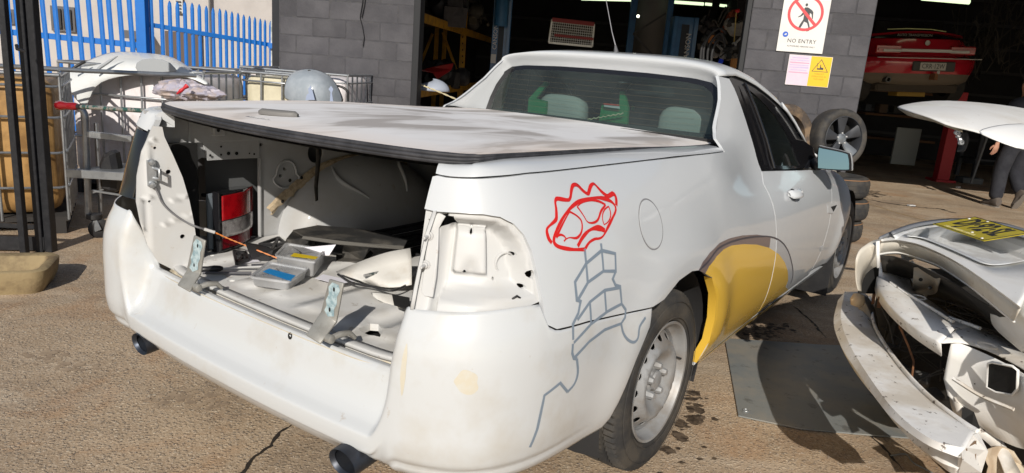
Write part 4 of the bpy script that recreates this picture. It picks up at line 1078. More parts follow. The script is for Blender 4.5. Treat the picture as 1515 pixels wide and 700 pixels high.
mb = MB(); P = [at_Y(158, 240, TY + .15), at_Y(164, 226, TY + .15), at_Y(180, 218, TY + .15), at_Y(186, 250, TY + .15), at_Y(182, 285, TY + .15), at_Y(160, 278, TY + .15)]; mb.add(P, [tuple(range(6))]); o = mb.build('black_drum', BLK, solid=.12, bevel=.03); tag(o, 'black plastic tub standing on the trolley behind the ute corner', 'tub')
cw = at_Y(147, 338, TY); mb = MB(); mb.lathe([(.02, -.018), (.055, -.022), (.068, -.014), (.068, .014), (.055, .022), (.02, .018)], 24, MT(*cw) @ RZ(.5) @ RX(pi/2), closed=True); tro(mb.build('castor_wheel', BLK, smooth=40))
mb = MB(); mb.lathe([(0, 0), (.05, 0), (.052, -.03), (.02, -.05), (0, -.05)], 18, MT(cw.x - .03, cw.y, cw.z + .10)); tro(mb.build('castor_mount', BLK, smooth=40))
for s_ in (-.028, .028): tbar(Vector((cw.x - .03, cw.y + s_, cw.z + .08)), Vector((cw.x + .01, cw.y + s_, cw.z - .01)), .006, .05, 'castor_fork')
# long bar with red handle
ba, bb = at_Y(86, 156, 4.35), at_Y(232, 165, 3.9)
lb = thing('slide_bar', 'steel bar with a red grip and worn green print lying across the cages', 'bar', tuple((ba + bb) / 2))
mb = MB(); mb.tube([ba.lerp(bb, .20), bb], .013, 8); reparent(mb.build('shaft', mat('worn printed steel', (.38, .37, .34), rough=.45, metal=.5, var=.9, vscale=28, vcol=(.02, .13, .11), thr=(.48, .54), var2=.8, v2scale=60, v2col=(.30, .05, .03), thr2=(.6, .64)), smooth=60), lb)
mb = MB(); mb.tube([ba, ba.lerp(bb, .01), ba.lerp(bb, .05), ba.lerp(bb, .10), ba.lerp(bb, .19), ba.lerp(bb, .22)], [.018, .030, .029, .022, .024, .016], 12); reparent(mb.build('grip', mat('translucent red grip', (.25, .008, .012), rough=.2, coat=.6), smooth=60), lb)
mb = MB(); mb.tube([ba.lerp(bb, .22), ba.lerp(bb, .26)], .016, 10); reparent(mb.build('collar', BLK, smooth=60), lb)
# black steel gate at the left edge
gb = at_z(69, 372)
gk = thing('steel_gate', 'black steel gate with a thick post and a thin bar at the left edge', 'gate', (gb.x, gb.y, 0))
GB = mat('black gate paint', (.013, .014, .017), rough=.45, var=.3, vscale=30, vcol=(.04, .04, .045))
def gk_(o): return reparent(o, gk)
mb = MB(); mb.box((gb.x - .024, gb.y, 1.6), (.044, .07, 3.2)); gk_(mb.build('gate_stile', GB, None, bevel=.003))
mb = MB(); mb.box((gb.x + .025, gb.y + .01, 1.6), (.046, .06, 3.2)); gk_(mb.build('gate_stile', GB, None, bevel=.003))
g2 = at_z(26, 380); mb = MB(); mb.box((at_Y(13.5, 110, 4.20).x, 4.20, 1.6), (.038, .04, 3.2)); gk_(mb.build('gate_bar', GB, None, bevel=.002))
mb = MB(); a = at_Y(-60, 385, 4.2); mb.bar(Vector((at_Y(-80, 380, 4.2).x, 4.2, .055)), Vector((gb.x, gb.y, .055)), .05, .09); gk_(mb.build('gate_rail', GB, None, bevel=.003))
mb = MB(); mb.bar(Vector((at_Y(-80, 350, 4.3).x, 4.27, .16)), Vector((gb.x, gb.y, .16)), .02, .03); gk_(mb.build('gate_rail', GB, None))
mb = MB(); q = at_Y(38, 73, 4.2); mb.tube([q + Vector((-.03, -.03, .02)), q + Vector((-.015, -.05, 0)), q + Vector((.02, -.04, -.01))], .010, 6); gk_(mb.build('gate_hook', GB, None, smooth=60))
# tan trough on the ground
TRO = mat('tan weathered trough', (.30, .23, .125), rough=.8, var=.8, vscale=7, vcol=(.15, .105, .06), bump=.003, bscale=40)
tc0, tc1 = Vector((-3.35, 3.80, 0)), Vector((-2.60, 3.87, 0))
mb = MB(); Lx = .95; T = MT(-2.93, 3.60, 0) @ RZ(.36)
def rr(w_, d, z, r=.07, n=6):
    out = []
    for cx, cy, a0 in ((w_/2 - r, d/2 - r, 0), (-w_/2 + r, d/2 - r, pi/2), (-w_/2 + r, -d/2 + r, pi), (w_/2 - r, -d/2 + r, 1.5*pi)):
        for k in range(n): a = a0 + pi/2 * k/(n-1); out.append(T @ Vector((cx + r*cos(a), cy + r*sin(a), z)))
    return out
mb.rgrid([rr(.80, .34, .0), rr(.84, .37, .05), rr(.86, .39, .105, .08), rr(.86, .39, .125, .08), rr(.83, .36, .135, .07), rr(.76, .29, .125, .05), rr(.70, .24, .04, .05), rr(.3, .1, .035, .03)], closed=True)
tag(mb.build('trough', TRO, smooth=50), 'tan weathered plastic trough on the ground at the left edge', 'trough')
# ---------------------------------------------------------------- wheels by the pier
AL = mat('dark grey alloy', (.045, .048, .055), rough=.5, metal=.1, coat=.1)
AL2 = mat('pale grey alloy', (.24, .26, .28), rough=.4, metal=.5)
wc = at_Y(1240, 205, 6.92)
RW = .282
aw = thing('alloy_wheel', 'five spoke grey alloy wheel standing on a stack of tyres against the pier', 'wheel', M=MT(*wc) @ RZ(radians(17)) @ RX(pi/2 - .10))
mb = MB(); mb.lathe([(.205, -.10), (.25, -.11), (.275, -.10), (.282, -.07), (.284, .03), (.280, .055), (.268, .075), (.248, .083), (.222, .080), (.208, .070), (.204, .04)], 64, closed=True); mb.build('tyre', TYRE, aw, smooth=40)
mb = MB(); mb.lathe([(.212, .078), (.206, .080), (.203, .066), (.198, .050), (.194, .0), (.194, -.09), (.206, -.1)], 64); mb.build('rim', AL, aw, smooth=50)
mb = MB(); mb.lathe([(.0, -.04), (.185, -.045), (.19, -.03)], 40); mb.build('rim_back', DARKV, aw)
for k_ in range(5):
    a = pi/2 + 2*pi*k_/5 + .12
    T = RZ(a)
    rows = [[Vector((r, -w_, z)), Vector((r, -w_ * .72, z + .010)), Vector((r, w_ * .72, z + .010)), Vector((r, w_, z)), Vector((r, w_ * .8, z - .03)), Vector((r, -w_ * .8, z - .03))] for r, w_, z in ((.045, .024, .040), (.075, .032, .042), (.13, .044, .052), (.20, .062, .062))]
    mb = MB(); mb.rgrid([[T @ q for q in r_] for r_ in rows], closed=True); mb.build('spoke', AL if k_ not in (3,) else AL2, aw, smooth=35)  # lower right spoke is paler than the other four
mb = MB(); mb.lathe([(.052, .035), (.050, .050), (.036, .054), (.034, .048), (.030, .050), (0, .052)], 24); mb.build('hub', AL2, aw, smooth=35)
for k_ in range(5):
    a = 2*pi*k_/5 + .4; mb = MB(); mb.lathe([(.009, .05), (.008, .062), (0, .063)], 6, MT(.052*cos(a), .052*sin(a), -.004)); mb.build('wheel_nut', mat('chrome'), aw)
c0 = at_Y(1238, 205, 6.75)
for k_, (dz, dx, lab) in enumerate(((.515, .02, 'top'), (.305, .05, 'middle'), (.10, .03, 'bottom'))):
    t = thing('stacked_tyre', 'worn tyre lying flat, %s of the stack below the alloy wheel' % lab, 'tyre', (c0.x + .05 + dx, 6.78, dz), 0, 'tyres stacked by the pier')
    mb = MB(); mb.lathe([(.19, -.07), (.23, -.098), (.27, -.095), (.295, -.075), (.305, -.05), (.307, 0), (.305, .05), (.295, .075), (.27, .095), (.23, .098), (.19, .07)], 56, closed=True); mb.build('carcass', TYRE, t, smooth=50)
    for z in (-.03, 0, .03): mb = MB(); mb.lathe([(.3075, z - .003), (.3095, z), (.3075, z + .003)], 56); mb.build('tread_rib', TYRE, t, smooth=60)
    mb = MB(); mb.lathe([(.291, .080), (.2945, .083), (.298, .076)], 56); mb.build('tan_line', mat('tan tyre line', (.25, .13, .06), rough=.8), t, smooth=60)
# another tyre leaning behind the ute's windscreen
wc2 = at_Y(1178, 190, 6.6)
t = thing('leaning_tyre', 'muddy tyre leaning on the pier just behind the ute windscreen', 'tyre', M=MT(*at_Y(1160, 200, 6.9)) @ RZ(.35) @ RX(pi/2 - .2))
mb = MB(); mb.lathe([(.19, -.07), (.23, -.09), (.27, -.088), (.292, -.06), (.295, 0), (.292, .06), (.27, .088), (.23, .09), (.19, .07)], 48, closed=True); mb.build('carcass', mat('muddy tyre', (.07, .055, .045), rough=.8, var=.7, vscale=9, vcol=(.25, .17, .10)), t, smooth=50)
# steel plate on the ground
SP = mat('oily steel floor plate', (.235, .25, .25), rough=.42, metal=.15, var=.8, vscale=3.0, vcol=(.34, .31, .26), var2=.5, v2scale=14, v2col=(.06, .055, .05), bump=.002, bscale=8)
pp = GP([(1072, 503), (1140, 507), (1210, 512), (1300, 515), (1400, 520), (1515, 575), (1600, 640), (1640, 690), (1515, 664), (1400, 655), (1270, 645), (1185, 637), (1140, 628), (1092, 618)])
mb = MB(); mb.prism(pp, .006, MT(0, 0, .004)); tag(mb.build('floor_plate', SP, bevel=.001), 'dark oily steel plate lying on the concrete between the two cars', 'floor plate')
mb = MB(); p = at_z(1103, 611); mb.tube([(p.x + .012*cos(a), p.y + .012*sin(a), .012) for a in [2*pi*i/14 for i in range(14)]], .0025, 6, closed=True); tag(mb.build('steel_washer', STEEL, smooth=60), 'small rusty washer on the near corner of the floor plate', 'washer')
mb = MB(); p = at_z(1348, 305); mb.box((p.x, p.y, .01), (.10, .05, .015), rz=.3); tag(mb.build('white_scrap', mat('white card'), bevel=.003), 'small white scrap lying on the concrete near the crack', 'litter')
mb = MB(); p = at_z(1417, 279); mb.box((p.x, p.y, .02), (.08, .05, .03), rz=.6); tag(mb.build('white_scrap', mat('white card'), bevel=.006), 'small white scrap at the shade edge near the red column', 'litter')
mb = MB(); mb.tube(catmull([at_z(1318, 674, .004), at_z(1340, 672, .004), at_z(1352, 685, .004), at_z(1380, 700, .004), at_z(1400, 716, .004)], 6), .003, 6); tag(mb.build('grey_wire', mat('grey wire', (.25, .25, .23), rough=.6), smooth=60), 'loose grey wire on the concrete under the wreck', 'wire')
# ================================================================ THE WHITE UTE
# car axes: x forward (0 at the rear axle), y left, z up
ute = thing('ute', 'white two door ute with dusty tray lid, open rear and red gear on its side', 'car', M=UTE_M)
_plan = catmull([(-1.125, -.30, 0), (-1.130, 0.0, 0), (-1.125, .30, 0), (-1.105, .60, 0), (-1.075, .73, 0), (-1.01, .835, 0), (-.91, .900, 0), (-.76, .935, 0), (-.5, .945, 0), (0, .950, 0), (.5, .940, 0), (1.1, .932, 0), (1.7, .935, 0), (2.2, .938, 0), (2.6, .942, 0), (3.0, .942, 0), (3.35, .92, 0), (3.62, .84, 0), (3.82, .66, 0), (3.93, .35, 0), (3.96, 0, 0), (3.93, -.35, 0)], 24)
_plan = [p for p in _plan]
_i0 = min(range(len(_plan)), key=lambda i: abs(_plan[i].y) + (0 if _plan[i].x < 0 else 9))
_plan = _plan[_i0:]
_S = [0.0]
for a, b in zip(_plan, _plan[1:]): _S.append(_S[-1] + (b - a).length)
def _lut(s):
    if s <= 0: return 0, 0.0
    lo, hi = 0, len(_S) - 2
    if s >= _S[-1]: return hi, 1.0
    while lo < hi:
        m = (lo + hi + 1) // 2
        if _S[m] <= s: lo = m
        else: hi = m - 1
    return lo, (s - _S[lo]) / max(1e-9, _S[lo+1] - _S[lo])
def plan_pt(s):
    """plan curve (x, |y|) and outward normal at arc length s from the rear centre"""
    if s < 0:
        p, n = plan_pt(-s); return Vector((p.x, -p.y)), Vector((n.x, -n.y))
    i, t = _lut(s)
    a, b = _plan[i], _plan[i+1]
    p = a.lerp(b, t)
    j = max(0, i - 3); k = min(len(_plan) - 1, i + 4)
    d0 = (_plan[min(i+3, len(_plan)-1)] - _plan[max(0, i-3)]); d1 = (_plan[min(i+4, len(_plan)-1)] - _plan[max(0, i-2)])
    d = d0.lerp(d1, t).normalized()
    return Vector((p.x, p.y)), Vector((-d.y, d.x)) if True else None
def s_of_x(x):
    lo, hi = .75, 4.6
    for _ in range(40):
        m = (lo + hi) / 2
        if plan_pt(m)[0].x < x: lo = m
        else: hi = m
    return lo
S_C0, S_C1 = .66, s_of_x(-.35)
offR = sm_table([(.28, .15), (.33, .085), (.37, .035), (.42, .008), (.48, 0), (.60, 0), (.68, .004), (.74, .018), (.80, .045), (.86, .066), (.95, .088), (1.05, .115), (1.10, .132), (1.135, .15), (1.165, .185), (1.45, .5)])
offS = sm_table([(.15, .16), (.2, .11), (.3, .05), (.4, .018), (.5, .004), (.6, 0), (.7, .003), (.8, .012), (.88, .028), (.95, .05), (1.0, .070), (1.05, .098), (1.10, .135), (1.13, .165), (1.16, .205), (1.2, .245), (1.3, .285), (1.38, .325), (1.43, .365), (1.5, .42)])
offC = sm_table([(.15, .16), (.2, .11), (.3, .05), (.4, .018), (.5, .004), (.6, 0), (.7, .006), (.8, .022), (.86, .045), (.91, .075), (.95, .105), (1.0, .140), (1.1, .180), (1.2, .222), (1.3, .265), (1.38, .305), (1.43, .345), (1.5, .42)])
offF = sm_table([(.15, .16), (.2, .11), (.3, .05), (.4, .018), (.5, .004), (.6, 0), (.7, .01), (.78, .03), (.84, .07), (.88, .12), (.92, .20), (1.0, .4)])
S_B0, S_B1 = s_of_x(.35), s_of_x(1.1)
S_F0, S_F1 = s_of_x(2.2), s_of_x(2.75)
def skin_off(s, z):
    wt = sstep(S_C0, S_C1, s)
    o = offR(z) * (1 - wt) + offS(z) * wt
    if s > S_B0:
        o = o + (offC(z) - o) * sstep(S_B0, S_B1, s)
    if s > S_F0: o = o + (offF(z) - o) * sstep(S_F0, S_F1, s)
    x = plan_pt(s)[0].x
    # the haunches over the wheels
    for wx in (0.0, 3.009):
        r = hypot(x - wx, z - .345)
        o -= .016 * exp(-((r - .45) / .10) ** 2) * (1 if z > .4 else max(0, (z - .25) / .15))
    return o
def skin(side):
    def f(s, z, off=0.0):
        p, n = plan_pt(s)
        o = off - skin_off(s, z)
        return Vector((p.x + n.x * o, side * (p.y + n.y * o), z))
    return f
SKR = skin(-1)
def SKL(s, z, off=0.0):                    # the near-side shoulder is a touch fuller
    return _skl(s, z, off + .040 * sstep(.64, .80, s) * (1 - sstep(s_of_x(.0), s_of_x(1.0), s)))
_skl = skin(1)
# table for turning a pixel of the photograph into (s, z) on the right-hand skin
_tab = []
_s = .45
while _s < 4.3:
    _z = .22
    while _z < 1.46:
        P = SKR(_s, _z); _tab.append((c_px(P), _s, _z)); _z += .03
    _s += .03
def on_skin(u, v, off=0.0, fn=SKR, s_min=.45):
    best = min((t for t in _tab if t[1] >= s_min), key=lambda t: (t[0][0]-u)**2 + (t[0][1]-v)**2)
    s, z = best[1], best[2]
    for _ in range(12):
        p = c_px(fn(s, z, off)); e = 1e-4
        ps = c_px(fn(s + e, z, off)); pz = c_px(fn(s, z + e, off))
        a, b = (ps[0]-p[0])/e, (pz[0]-p[0])/e; c, d = (ps[1]-p[1])/e, (pz[1]-p[1])/e
        D = a*d - b*c
        if abs(D) < 1e-3: break
        du, dv = u - p[0], v - p[1]
        ds, dz = (du*d - b*dv)/D, (a*dv - c*du)/D
        s += max(-.1, min(.1, ds)); z += max(-.1, min(.1, dz))
    return (s, z)
def SK(pts, off=0.0, zoom=None):
    """list of pixels (optionally measured in an enlarged crop) -> (s, z)"""
    if zoom: k, ox, oy = zoom; pts = [(ox + x / k, oy + y / k) for x, y in pts]
    return [on_skin(u, v, off) for u, v in pts]

# ---- outlines in (s, z); x-based helper
def X(x, z): return (s_of_x(x), z)
arch_r = [X(-.475, .36), X(-.43, .46), X(-.375, .56), X(-.31, .645), X(-.22, .71), X(-.11, .748), X(0, .758), X(.11, .742), X(.21, .692), X(.29, .61), X(.34, .50), X(.365, .40), X(.375, .29)]
seam = SK([(803, 447), (805, 466), (811, 481), (824, 487), (870, 475), (920, 464), (966, 454)])
seam_arch = seam[-1]
rec = SK([(628, 309), (645, 313), (680, 315), (715, 317), (740, 321), (760, 331), (776, 348), (787, 372), (795, 405), (803, 447)])
rec_low = SK([(803, 447), (770, 454), (735, 459), (700, 462), (655, 461), (608, 457)])
GZ = 1.123
GAPL = SK([(643, 259), (660, 263), (680, 264.5), (720, 263.6), (780, 258), (860, 250), (1000, 233), (1072, 225)])
def gzs(s): return interp(GAPL, s)
def gz(x): return gzs(s_of_x(x))
ridge = [(.66, 1.150), (.70, 1.172), (.783, 1.235), (.868, 1.305), (.915, 1.365), (.945, 1.405)]
win_line = [(1.165, .990), (1.15, 1.05), (1.14, 1.12), (1.12, 1.22), (1.095, 1.32), (1.07, 1.398)]
DOOR_R = [(1.165, .986), (1.10, .94), (1.105, .80), (1.145, .60), (1.165, .45), (1.18, .375)]   # rear edge of the door
DOOR_F = [(2.21, .925), (2.235, .80), (2.21, .62), (2.165, .45), (2.14, .36)]
SILLZ = .285
def build_side(side, fn):
    aL = [p for p in arch_r if p[0] > seam_arch[0] + .01]
    edge_c = (s_of_x(-1.0) , 1.0)
    i_s = .640
    top = [X(-1.0, GZ)]
    q = []
    q += [seam_arch] + aL + [X(.375, SILLZ - .01)]
    q += [X(1.12, SILLZ - .01), X(1.175, .35)] + [X(x - .006, z) for x, z in DOOR_R[::-1]]
    q += [X(x, z) for x, z in win_line]
    q += [X(x, z) for x, z in ridge[::-1]]
    q += [X(.66, gz(.66) + .02), X(.66, gz(.66))]
    if side < 0:
        q += [X(x, gz(x)) for x in (.3, -.1, -.5, -.8)] + [(.78, gzs(.78)), (.72, gzs(.72)), (.68, gzs(.68)), (.662, gzs(.66) - .004)]
        q += [] + rec + seam[1:-1]
    else:
        q += [X(x, gz(x)) for x in (.3, -.1, -.5, -.8)] + [(.80, gzs(.8))] + rec[4:] + seam[1:-1]
    o = panel('rear_quarter', q, fn, W_PAINT, ute, step=.045, flange=.014)
    # fuel flap gap as a groove ring with the flap inside (right side only)
    if side < 0:
        fc = on_skin(963, 332); r = abs(on_skin(963, 371)[1] - on_skin(960, 293)[1]) / 2
        panel('fuel_flap', circle(fc[0], fc[1], r - .003, 40), fn, W_PAINT, ute, step=.03, off=.0018, flange=.002)
        mb = MB(); cc = circle(fc[0], fc[1], r, 48); ribbon_mesh(mb, cc + cc[:1], .0034, fn, .0012); mb.build('flap_gap', mat('panel gap grey', (.22, .22, .23), rough=.8), ute)
    # sill
    panel('sill_panel', [X(.37, .20), X(.40, .268), X(1.2, .268), X(2.2, .275), X(2.55, .28), X(2.6, .2)], fn, W_PAINT, ute, step=.05, off=-.002, flange=.02)
    # rail strip beside the lid
    rows = []
    ss_ = [.672 + (s_of_x(.655) - .672) * i / 60 for i in range(61)]
    for s in ss_:
        x = plan_pt(s)[0].x; g = gzs(s); a = fn(s, g + .004, .0005); hgt = .026 - .010 * sstep(-.9, .6, x)
        yin = min(.700, abs(a.y) - .03); nx = a.x + .03 * sstep(-1.0, -1.12, x)
        P_ = lambda t, dz: Vector((a.x + (nx - a.x) * t + .03 * t * sstep(-.95, -1.1, x), side * (abs(a.y) + (yin - abs(a.y)) * t), g + .004 + dz))
        rows.append([fn(s, g + .004, -.02), a, P_(.18, hgt * .55), P_(.45, hgt * .88), P_(.8, hgt), P_(1, hgt - .002), P_(1, -.03)])
    mb = MB(); mb.rgrid(rows); mb.f.append(list(range(7))); mb.build('tray_rail', W_PAINT, ute, smooth=50)
    # door
    d = [X(x + .006, z) for x, z in DOOR_R] + [X(1.19, SILLZ + .012), X(2.13, SILLZ + .018)] + [X(x, z) for x, z in DOOR_F[::-1]]
    door = panel('door', d, fn, W_PAINT, ute, step=.05, flange=.014)
    # front fender
    arch_f = [(2.60, .33), (2.66, .47), (2.73, .58), (2.82, .665), (2.92, .71), (3.02, .72), (3.12, .705), (3.23, .66), (3.32, .59), (3.39, .50), (3.44, .40), (3.46, .30)]
    fdr = [X(x + .008, z) for x, z in DOOR_F] + [X(2.15, .34), X(2.62, .30)] + [X(x, z) for x, z in arch_f] + [X(3.6, .28), (s_of_x(3.82), .30), (s_of_x(3.84), .52), (s_of_x(3.70), .60), (s_of_x(3.5), .74), (s_of_x(3.3), .80), (s_of_x(3.0), .862), (s_of_x(2.6), .90), (s_of_x(2.3), .915)]
    panel('front_fender', fdr, fn, W_PAINT, ute, step=.05, flange=.03)
    return door
door_r = build_side(-1, SKR)
door_l = build_side(1, SKL)

# ---- inner shell that closes the gaps and darkens the wheel houses
def inner(side, fn):
    q = [X(-.30, .66)] + [p for p in arch_r if p[0] > s_of_x(-.28)] + [X(.38, .25), X(2.55, .25), X(2.62, .45), X(2.75, .62), X(2.95, .74), X(3.2, .72), X(3.4, .55), X(3.5, .3), X(3.7, .3), X(3.6, .6), X(3.2, .78), X(2.6, .87), X(1.2, .90), X(.6, 1.08), X(-.3, 1.10), X(-.68, 1.09), X(-.62, .74)]
    panel('inner_shell', q, fn, mat('grey primer', (.20, .20, .21), rough=.8), ute, step=.09, off=-.022, flange=0)
inner(-1, SKR); inner(1, SKL)
for side in (-1, 1):
    for wx, r, yi in ((0, .425, .56), (3.009, .40, .58)):
        mb = MB()
        prof = [(.30, yi), (r, yi), (r + .005, .80), (r - .01, .885)]
        a0, a1 = radians(-20), radians(200)
        rows = []
        for i in range(29):
            th = a0 + (a1 - a0) * i / 28
            rows.append([Vector((wx + rr * cos(th), side * yy, .34 + rr * sin(th))) for rr, yy in [(0.0, yi)] + prof])
        mb.rgrid(rows)
        mb.build('wheel_arch_liner', mat('wheel arch liner', (.025, .025, .027), rough=.85, bump=.001, bscale=60), ute, smooth=50)

# ---- rear bumper: one swept grid, pods at both ends, a stepped shelf between them
shelf = [(.15, .325), (.085, .332), (.045, .350), (.022, .380), (.012, .398), (.002, .402), (0, .43), (.001, .452), (.010, .459), (.032, .472), (.050, .492), (.064, .525), (.074, .56), (.083, .592), (.094, .604), (.112, .604)]
def bump_top(s):
    return interp([(0, .84), (.60, .846), (rec_low[5][0], rec_low[5][1]), (rec_low[4][0], rec_low[4][1]), (rec_low[3][0], rec_low[3][1]), (rec_low[2][0], rec_low[2][1]), (rec_low[1][0], rec_low[1][1]), (rec_low[0][0], rec_low[0][1] - .004), (seam[1][0], seam[1][1] - .004), (seam[2][0], seam[2][1] - .004), (seam[3][0], seam[3][1] - .005), (seam[4][0], seam[4][1] - .005), (seam[5][0], seam[5][1] - .005), (seam_arch[0], seam_arch[1] - .005), (5, .69)], s) if s > 0 else .84
ARB = sorted([(s, z) for s, z in arch_r if s <= seam_arch[0] + .02] + [(seam_arch[0], seam_arch[1] - .003)])
def bump_bot(s):
    b = interp([(0, .325), (.7, .335), (.95, .352), (s_of_x(-.6), .352), (ARB[0][0], .357)], s)
    if s > ARB[0][0]: b = interp(ARB, s)
    return b
SE = seam_arch[0] - .004
def bump_rows():
    ss = []
    s = 0.0
    while s < .55: ss.append(s); s += .055
    s = .55
    while s < .70: ss.append(s); s += .0085
    while s < SE: ss.append(s); s += .022
    ss.append(SE)
    ss = [-q for q in ss[:0:-1]] + ss
    nt_ = 46
    rows = []
    for s in ss:
        side = -1 if s >= 0 else 1        # positive half is the right-hand side
        a = abs(s); p, n = plan_pt(a)
        zt, zb = bump_top(a), bump_bot(a)
        row = []
        for k in range(nt_ + 1):
            t = k / nt_
            z = zb + (zt - zb) * t; o = skin_off(a, z)
            # small crease that carries the lower lip round the corner
            o += .010 * exp(-((z - .398) / .010) ** 2) * (1 - sstep(.9, 1.4, a)) 
            m = t * (len(shelf) - 1); i = min(int(m), len(shelf) - 2); q = m - i
            so_ = shelf[i][0] * (1-q) + shelf[i+1][0] * q; sz = shelf[i][1] * (1-q) + shelf[i+1][1] * q
            # lower part of the pod follows the shelf profile so that the crease runs on
            wt = sstep(.588, .672, a)
            if a < .70:
                zz = sz * (1 - wt) + z * wt
                # pods stand proud only above the crease: follow (off, z) separately
                oo = so_ * (1 - sstep(.600, .655, a)) + o * sstep(.600, .655, a)
                z, o = zz, oo
            # scalloped cut-outs for the two exhaust tips
            yy = side * (p.y - n.y * o)
            for ye in (-.535, .520):
                q_ = (yy - ye) / .098
                if abs(q_) < 1: z = max(z, .325 + .066 * sqrt(1 - q_ * q_))
            xo = .040 * sstep(.64, .80, a) if side > 0 else 0
            row.append(Vector((p.x - n.x * (o - xo), side * (p.y - n.y * (o - xo)), z)))
        rows.append(row)
    return rows
mb = MB(); mb.rgrid(bump_rows())
BUMP = mb.build('rear_bumper', W_DIRTY, ute, smooth=60, solid=.004)
# scuffs: bare cream filler patches on the right corner of the bumper
PUTTY = mat('sanded cream filler', (.57, .53, .435), rough=.5, var=.7, vscale=30, vcol=(.575, .57, .53))
import itertools
def blob(cx, cy, rx, ry, n=26, seed=0, amp=.22):
    rnd = random.Random(seed); ph = [rnd.uniform(0, 6.28) for _ in range(4)]
    return [(cx + rx * cos(t) * (1 + amp * (sin(2*t + ph[0]) * .5 + sin(3*t + ph[1]) * .3 + sin(5*t+ph[2]) * .3)), cy + ry * sin(t) * (1 + amp * (sin(2*t + ph[1]) * .5 + sin(4*t + ph[3]) * .4))) for t in [2*pi*i/n for i in range(n)]]
# ---------------------------------------------------------------- tail-light recess, right
rc_out = [(s, z + .006) for s, z in rec] + [(s, z - .006) for s, z in rec_low[1:]]
def rdepth(s, z):
    a = on_rec(s, z)
    return a
_rc_poly = rec + rec_low[1:]
_rk = [(_rc_poly[i], _rc_poly[(i+1) % len(_rc_poly)]) for i in range(len(_rc_poly))]
blk_c = on_skin(698, 385); rnd_c = on_skin(771, 400)
def fn_rec(s, z, off=0.0):
    d = min(segd(s, z, a, b) for a, b in _rk)
    dep = .012 + .060 * sstep(.010, .045, d)
    dl = s - .665
    if dl < .075: dep = .012 + .03 * sstep(.05, .075, dl)
    # raised pressing in the middle with a scooped lower half
    bx = (s - blk_c[0]) / .085; bz = (z - .935) / .062
    q = max(abs(bx), abs(bz)) ** 1
    up = sstep(1.0, .72, q)
    dep -= .034 * up * (1 - .5 * sstep(.93, .88, z) * sstep(.6, 0, abs(bx)))
    r = hypot((s - rnd_c[0]) * 1.0, z - rnd_c[1])
    dep = max(dep, .008)
    return SKR(s, z, off - dep)
holes = []
for (u, v, r) in ((697, 342, .006), (687, 402, .006), (758, 376, .006), (771, 400, .0105), (768, 422, .006), (735, 416, .005), (782, 358, .005), (795, 428, .005)):
    c = on_skin(u, v, -.05); holes.append(circle(c[0], c[1], r, 10))
oh = SK([(639, 322), (651, 322), (657, 316), (674, 318), (673, 333), (655, 334), (648, 341)], -.03)
recp = [(s - .004, z + .008) for s, z in rec[:1]] + [(s, z + .01) for s, z in rec[1:-2]] + [(s + .012, z) for s, z in rec[-2:]] + [(s, z - .012) for s, z in rec_low[1:]]
panel('tail_light_recess', recp, fn_rec, W_PRIM, ute, holes=holes + [oh], step=.011, flange=.01)
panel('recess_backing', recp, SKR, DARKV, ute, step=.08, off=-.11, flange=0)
c = fn_rec(*rnd_c, .001); T = frame(c, SKR(rnd_c[0] + .01, rnd_c[1]) - SKR(*rnd_c), (0, 0, 1))
mb = MB(); mb.tube([T @ Vector((.026 * cos(a), .026 * sin(a), 0)) for a in [2*pi*i/24 for i in range(24)]], .0035, 6, closed=True); mb.build('pressed_ring', W_PRIM, ute, smooth=60)
# stepped edge of the corner post with its latch plate, studs and washers
def pl(u, v, dep=.0):
    return SKR(*on_skin(u, v, dep), dep)
mb = MB()
L = [(643, 312), (632, 345), (622, 390), (614, 430), (609, 458)]
for i in ():
    pass
rows = []
for (u, v) in L:
    rows.append([pl(u - 3, v, -.006), pl(u - 2, v, .004), pl(u + 3, v, .004), pl(u + 4, v, -.014), pl(u + 9, v, -.016), pl(u + 10, v, -.03)])
mb.rgrid(rows); mb.build('corner_flange', W_PRIM, ute, smooth=40, solid=.002)
mb = MB()
q = [(640, 318), (652, 316), (660, 320), (655, 328), (650, 338), (649, 372), (646, 410), (641, 440), (629, 438), (624, 432), (628, 392), (634, 350)]
P = [pl(u, v, -.012) for u, v in q]
n = (P[3] - P[0]).cross(P[8] - P[0]).normalized()
if n.dot(Vector((-1, -.5, 0))) < 0: n = -n
mb.add(P + [p + n * .004 for p in P], [tuple(range(len(P))), tuple(range(len(P), 2*len(P)))] + [(i, (i+1) % len(P), len(P) + (i+1) % len(P), len(P) + i) for i in range(len(P))])
plate = mb.build('latch_plate', W_PRIM, ute, bevel=.001)
for (u, v) in ((634.5, 349), (630, 392)):
    c = pl(u, v, -.006)
    mb = MB(); T = frame(c, (0, 0, 1), n.cross(Vector((0, 0, 1))))
    if (T.to_3x3() @ Vector((0, 0, 1))).dot(n) < 0: T = T @ RX(pi)
    mb.lathe([(0, 0), (.012, 0), (.012, .002), (.0075, .003), (.0075, .007), (.0038, .008), (.0038, .028), (0, .029)], 12, T)
    mb.build('stud_bolt', mat('worn brass', (.30, .20, .12), rough=.6, metal=.4), ute, smooth=40)
mb = MB(); mb.tube([pl(753, 452, -.03), pl(757, 443, -.02), pl(765, 438, -.015), pl(771, 442, -.02), pl(772, 449, -.04)], .003)
mb.build('wire', BLK, ute, smooth=60)

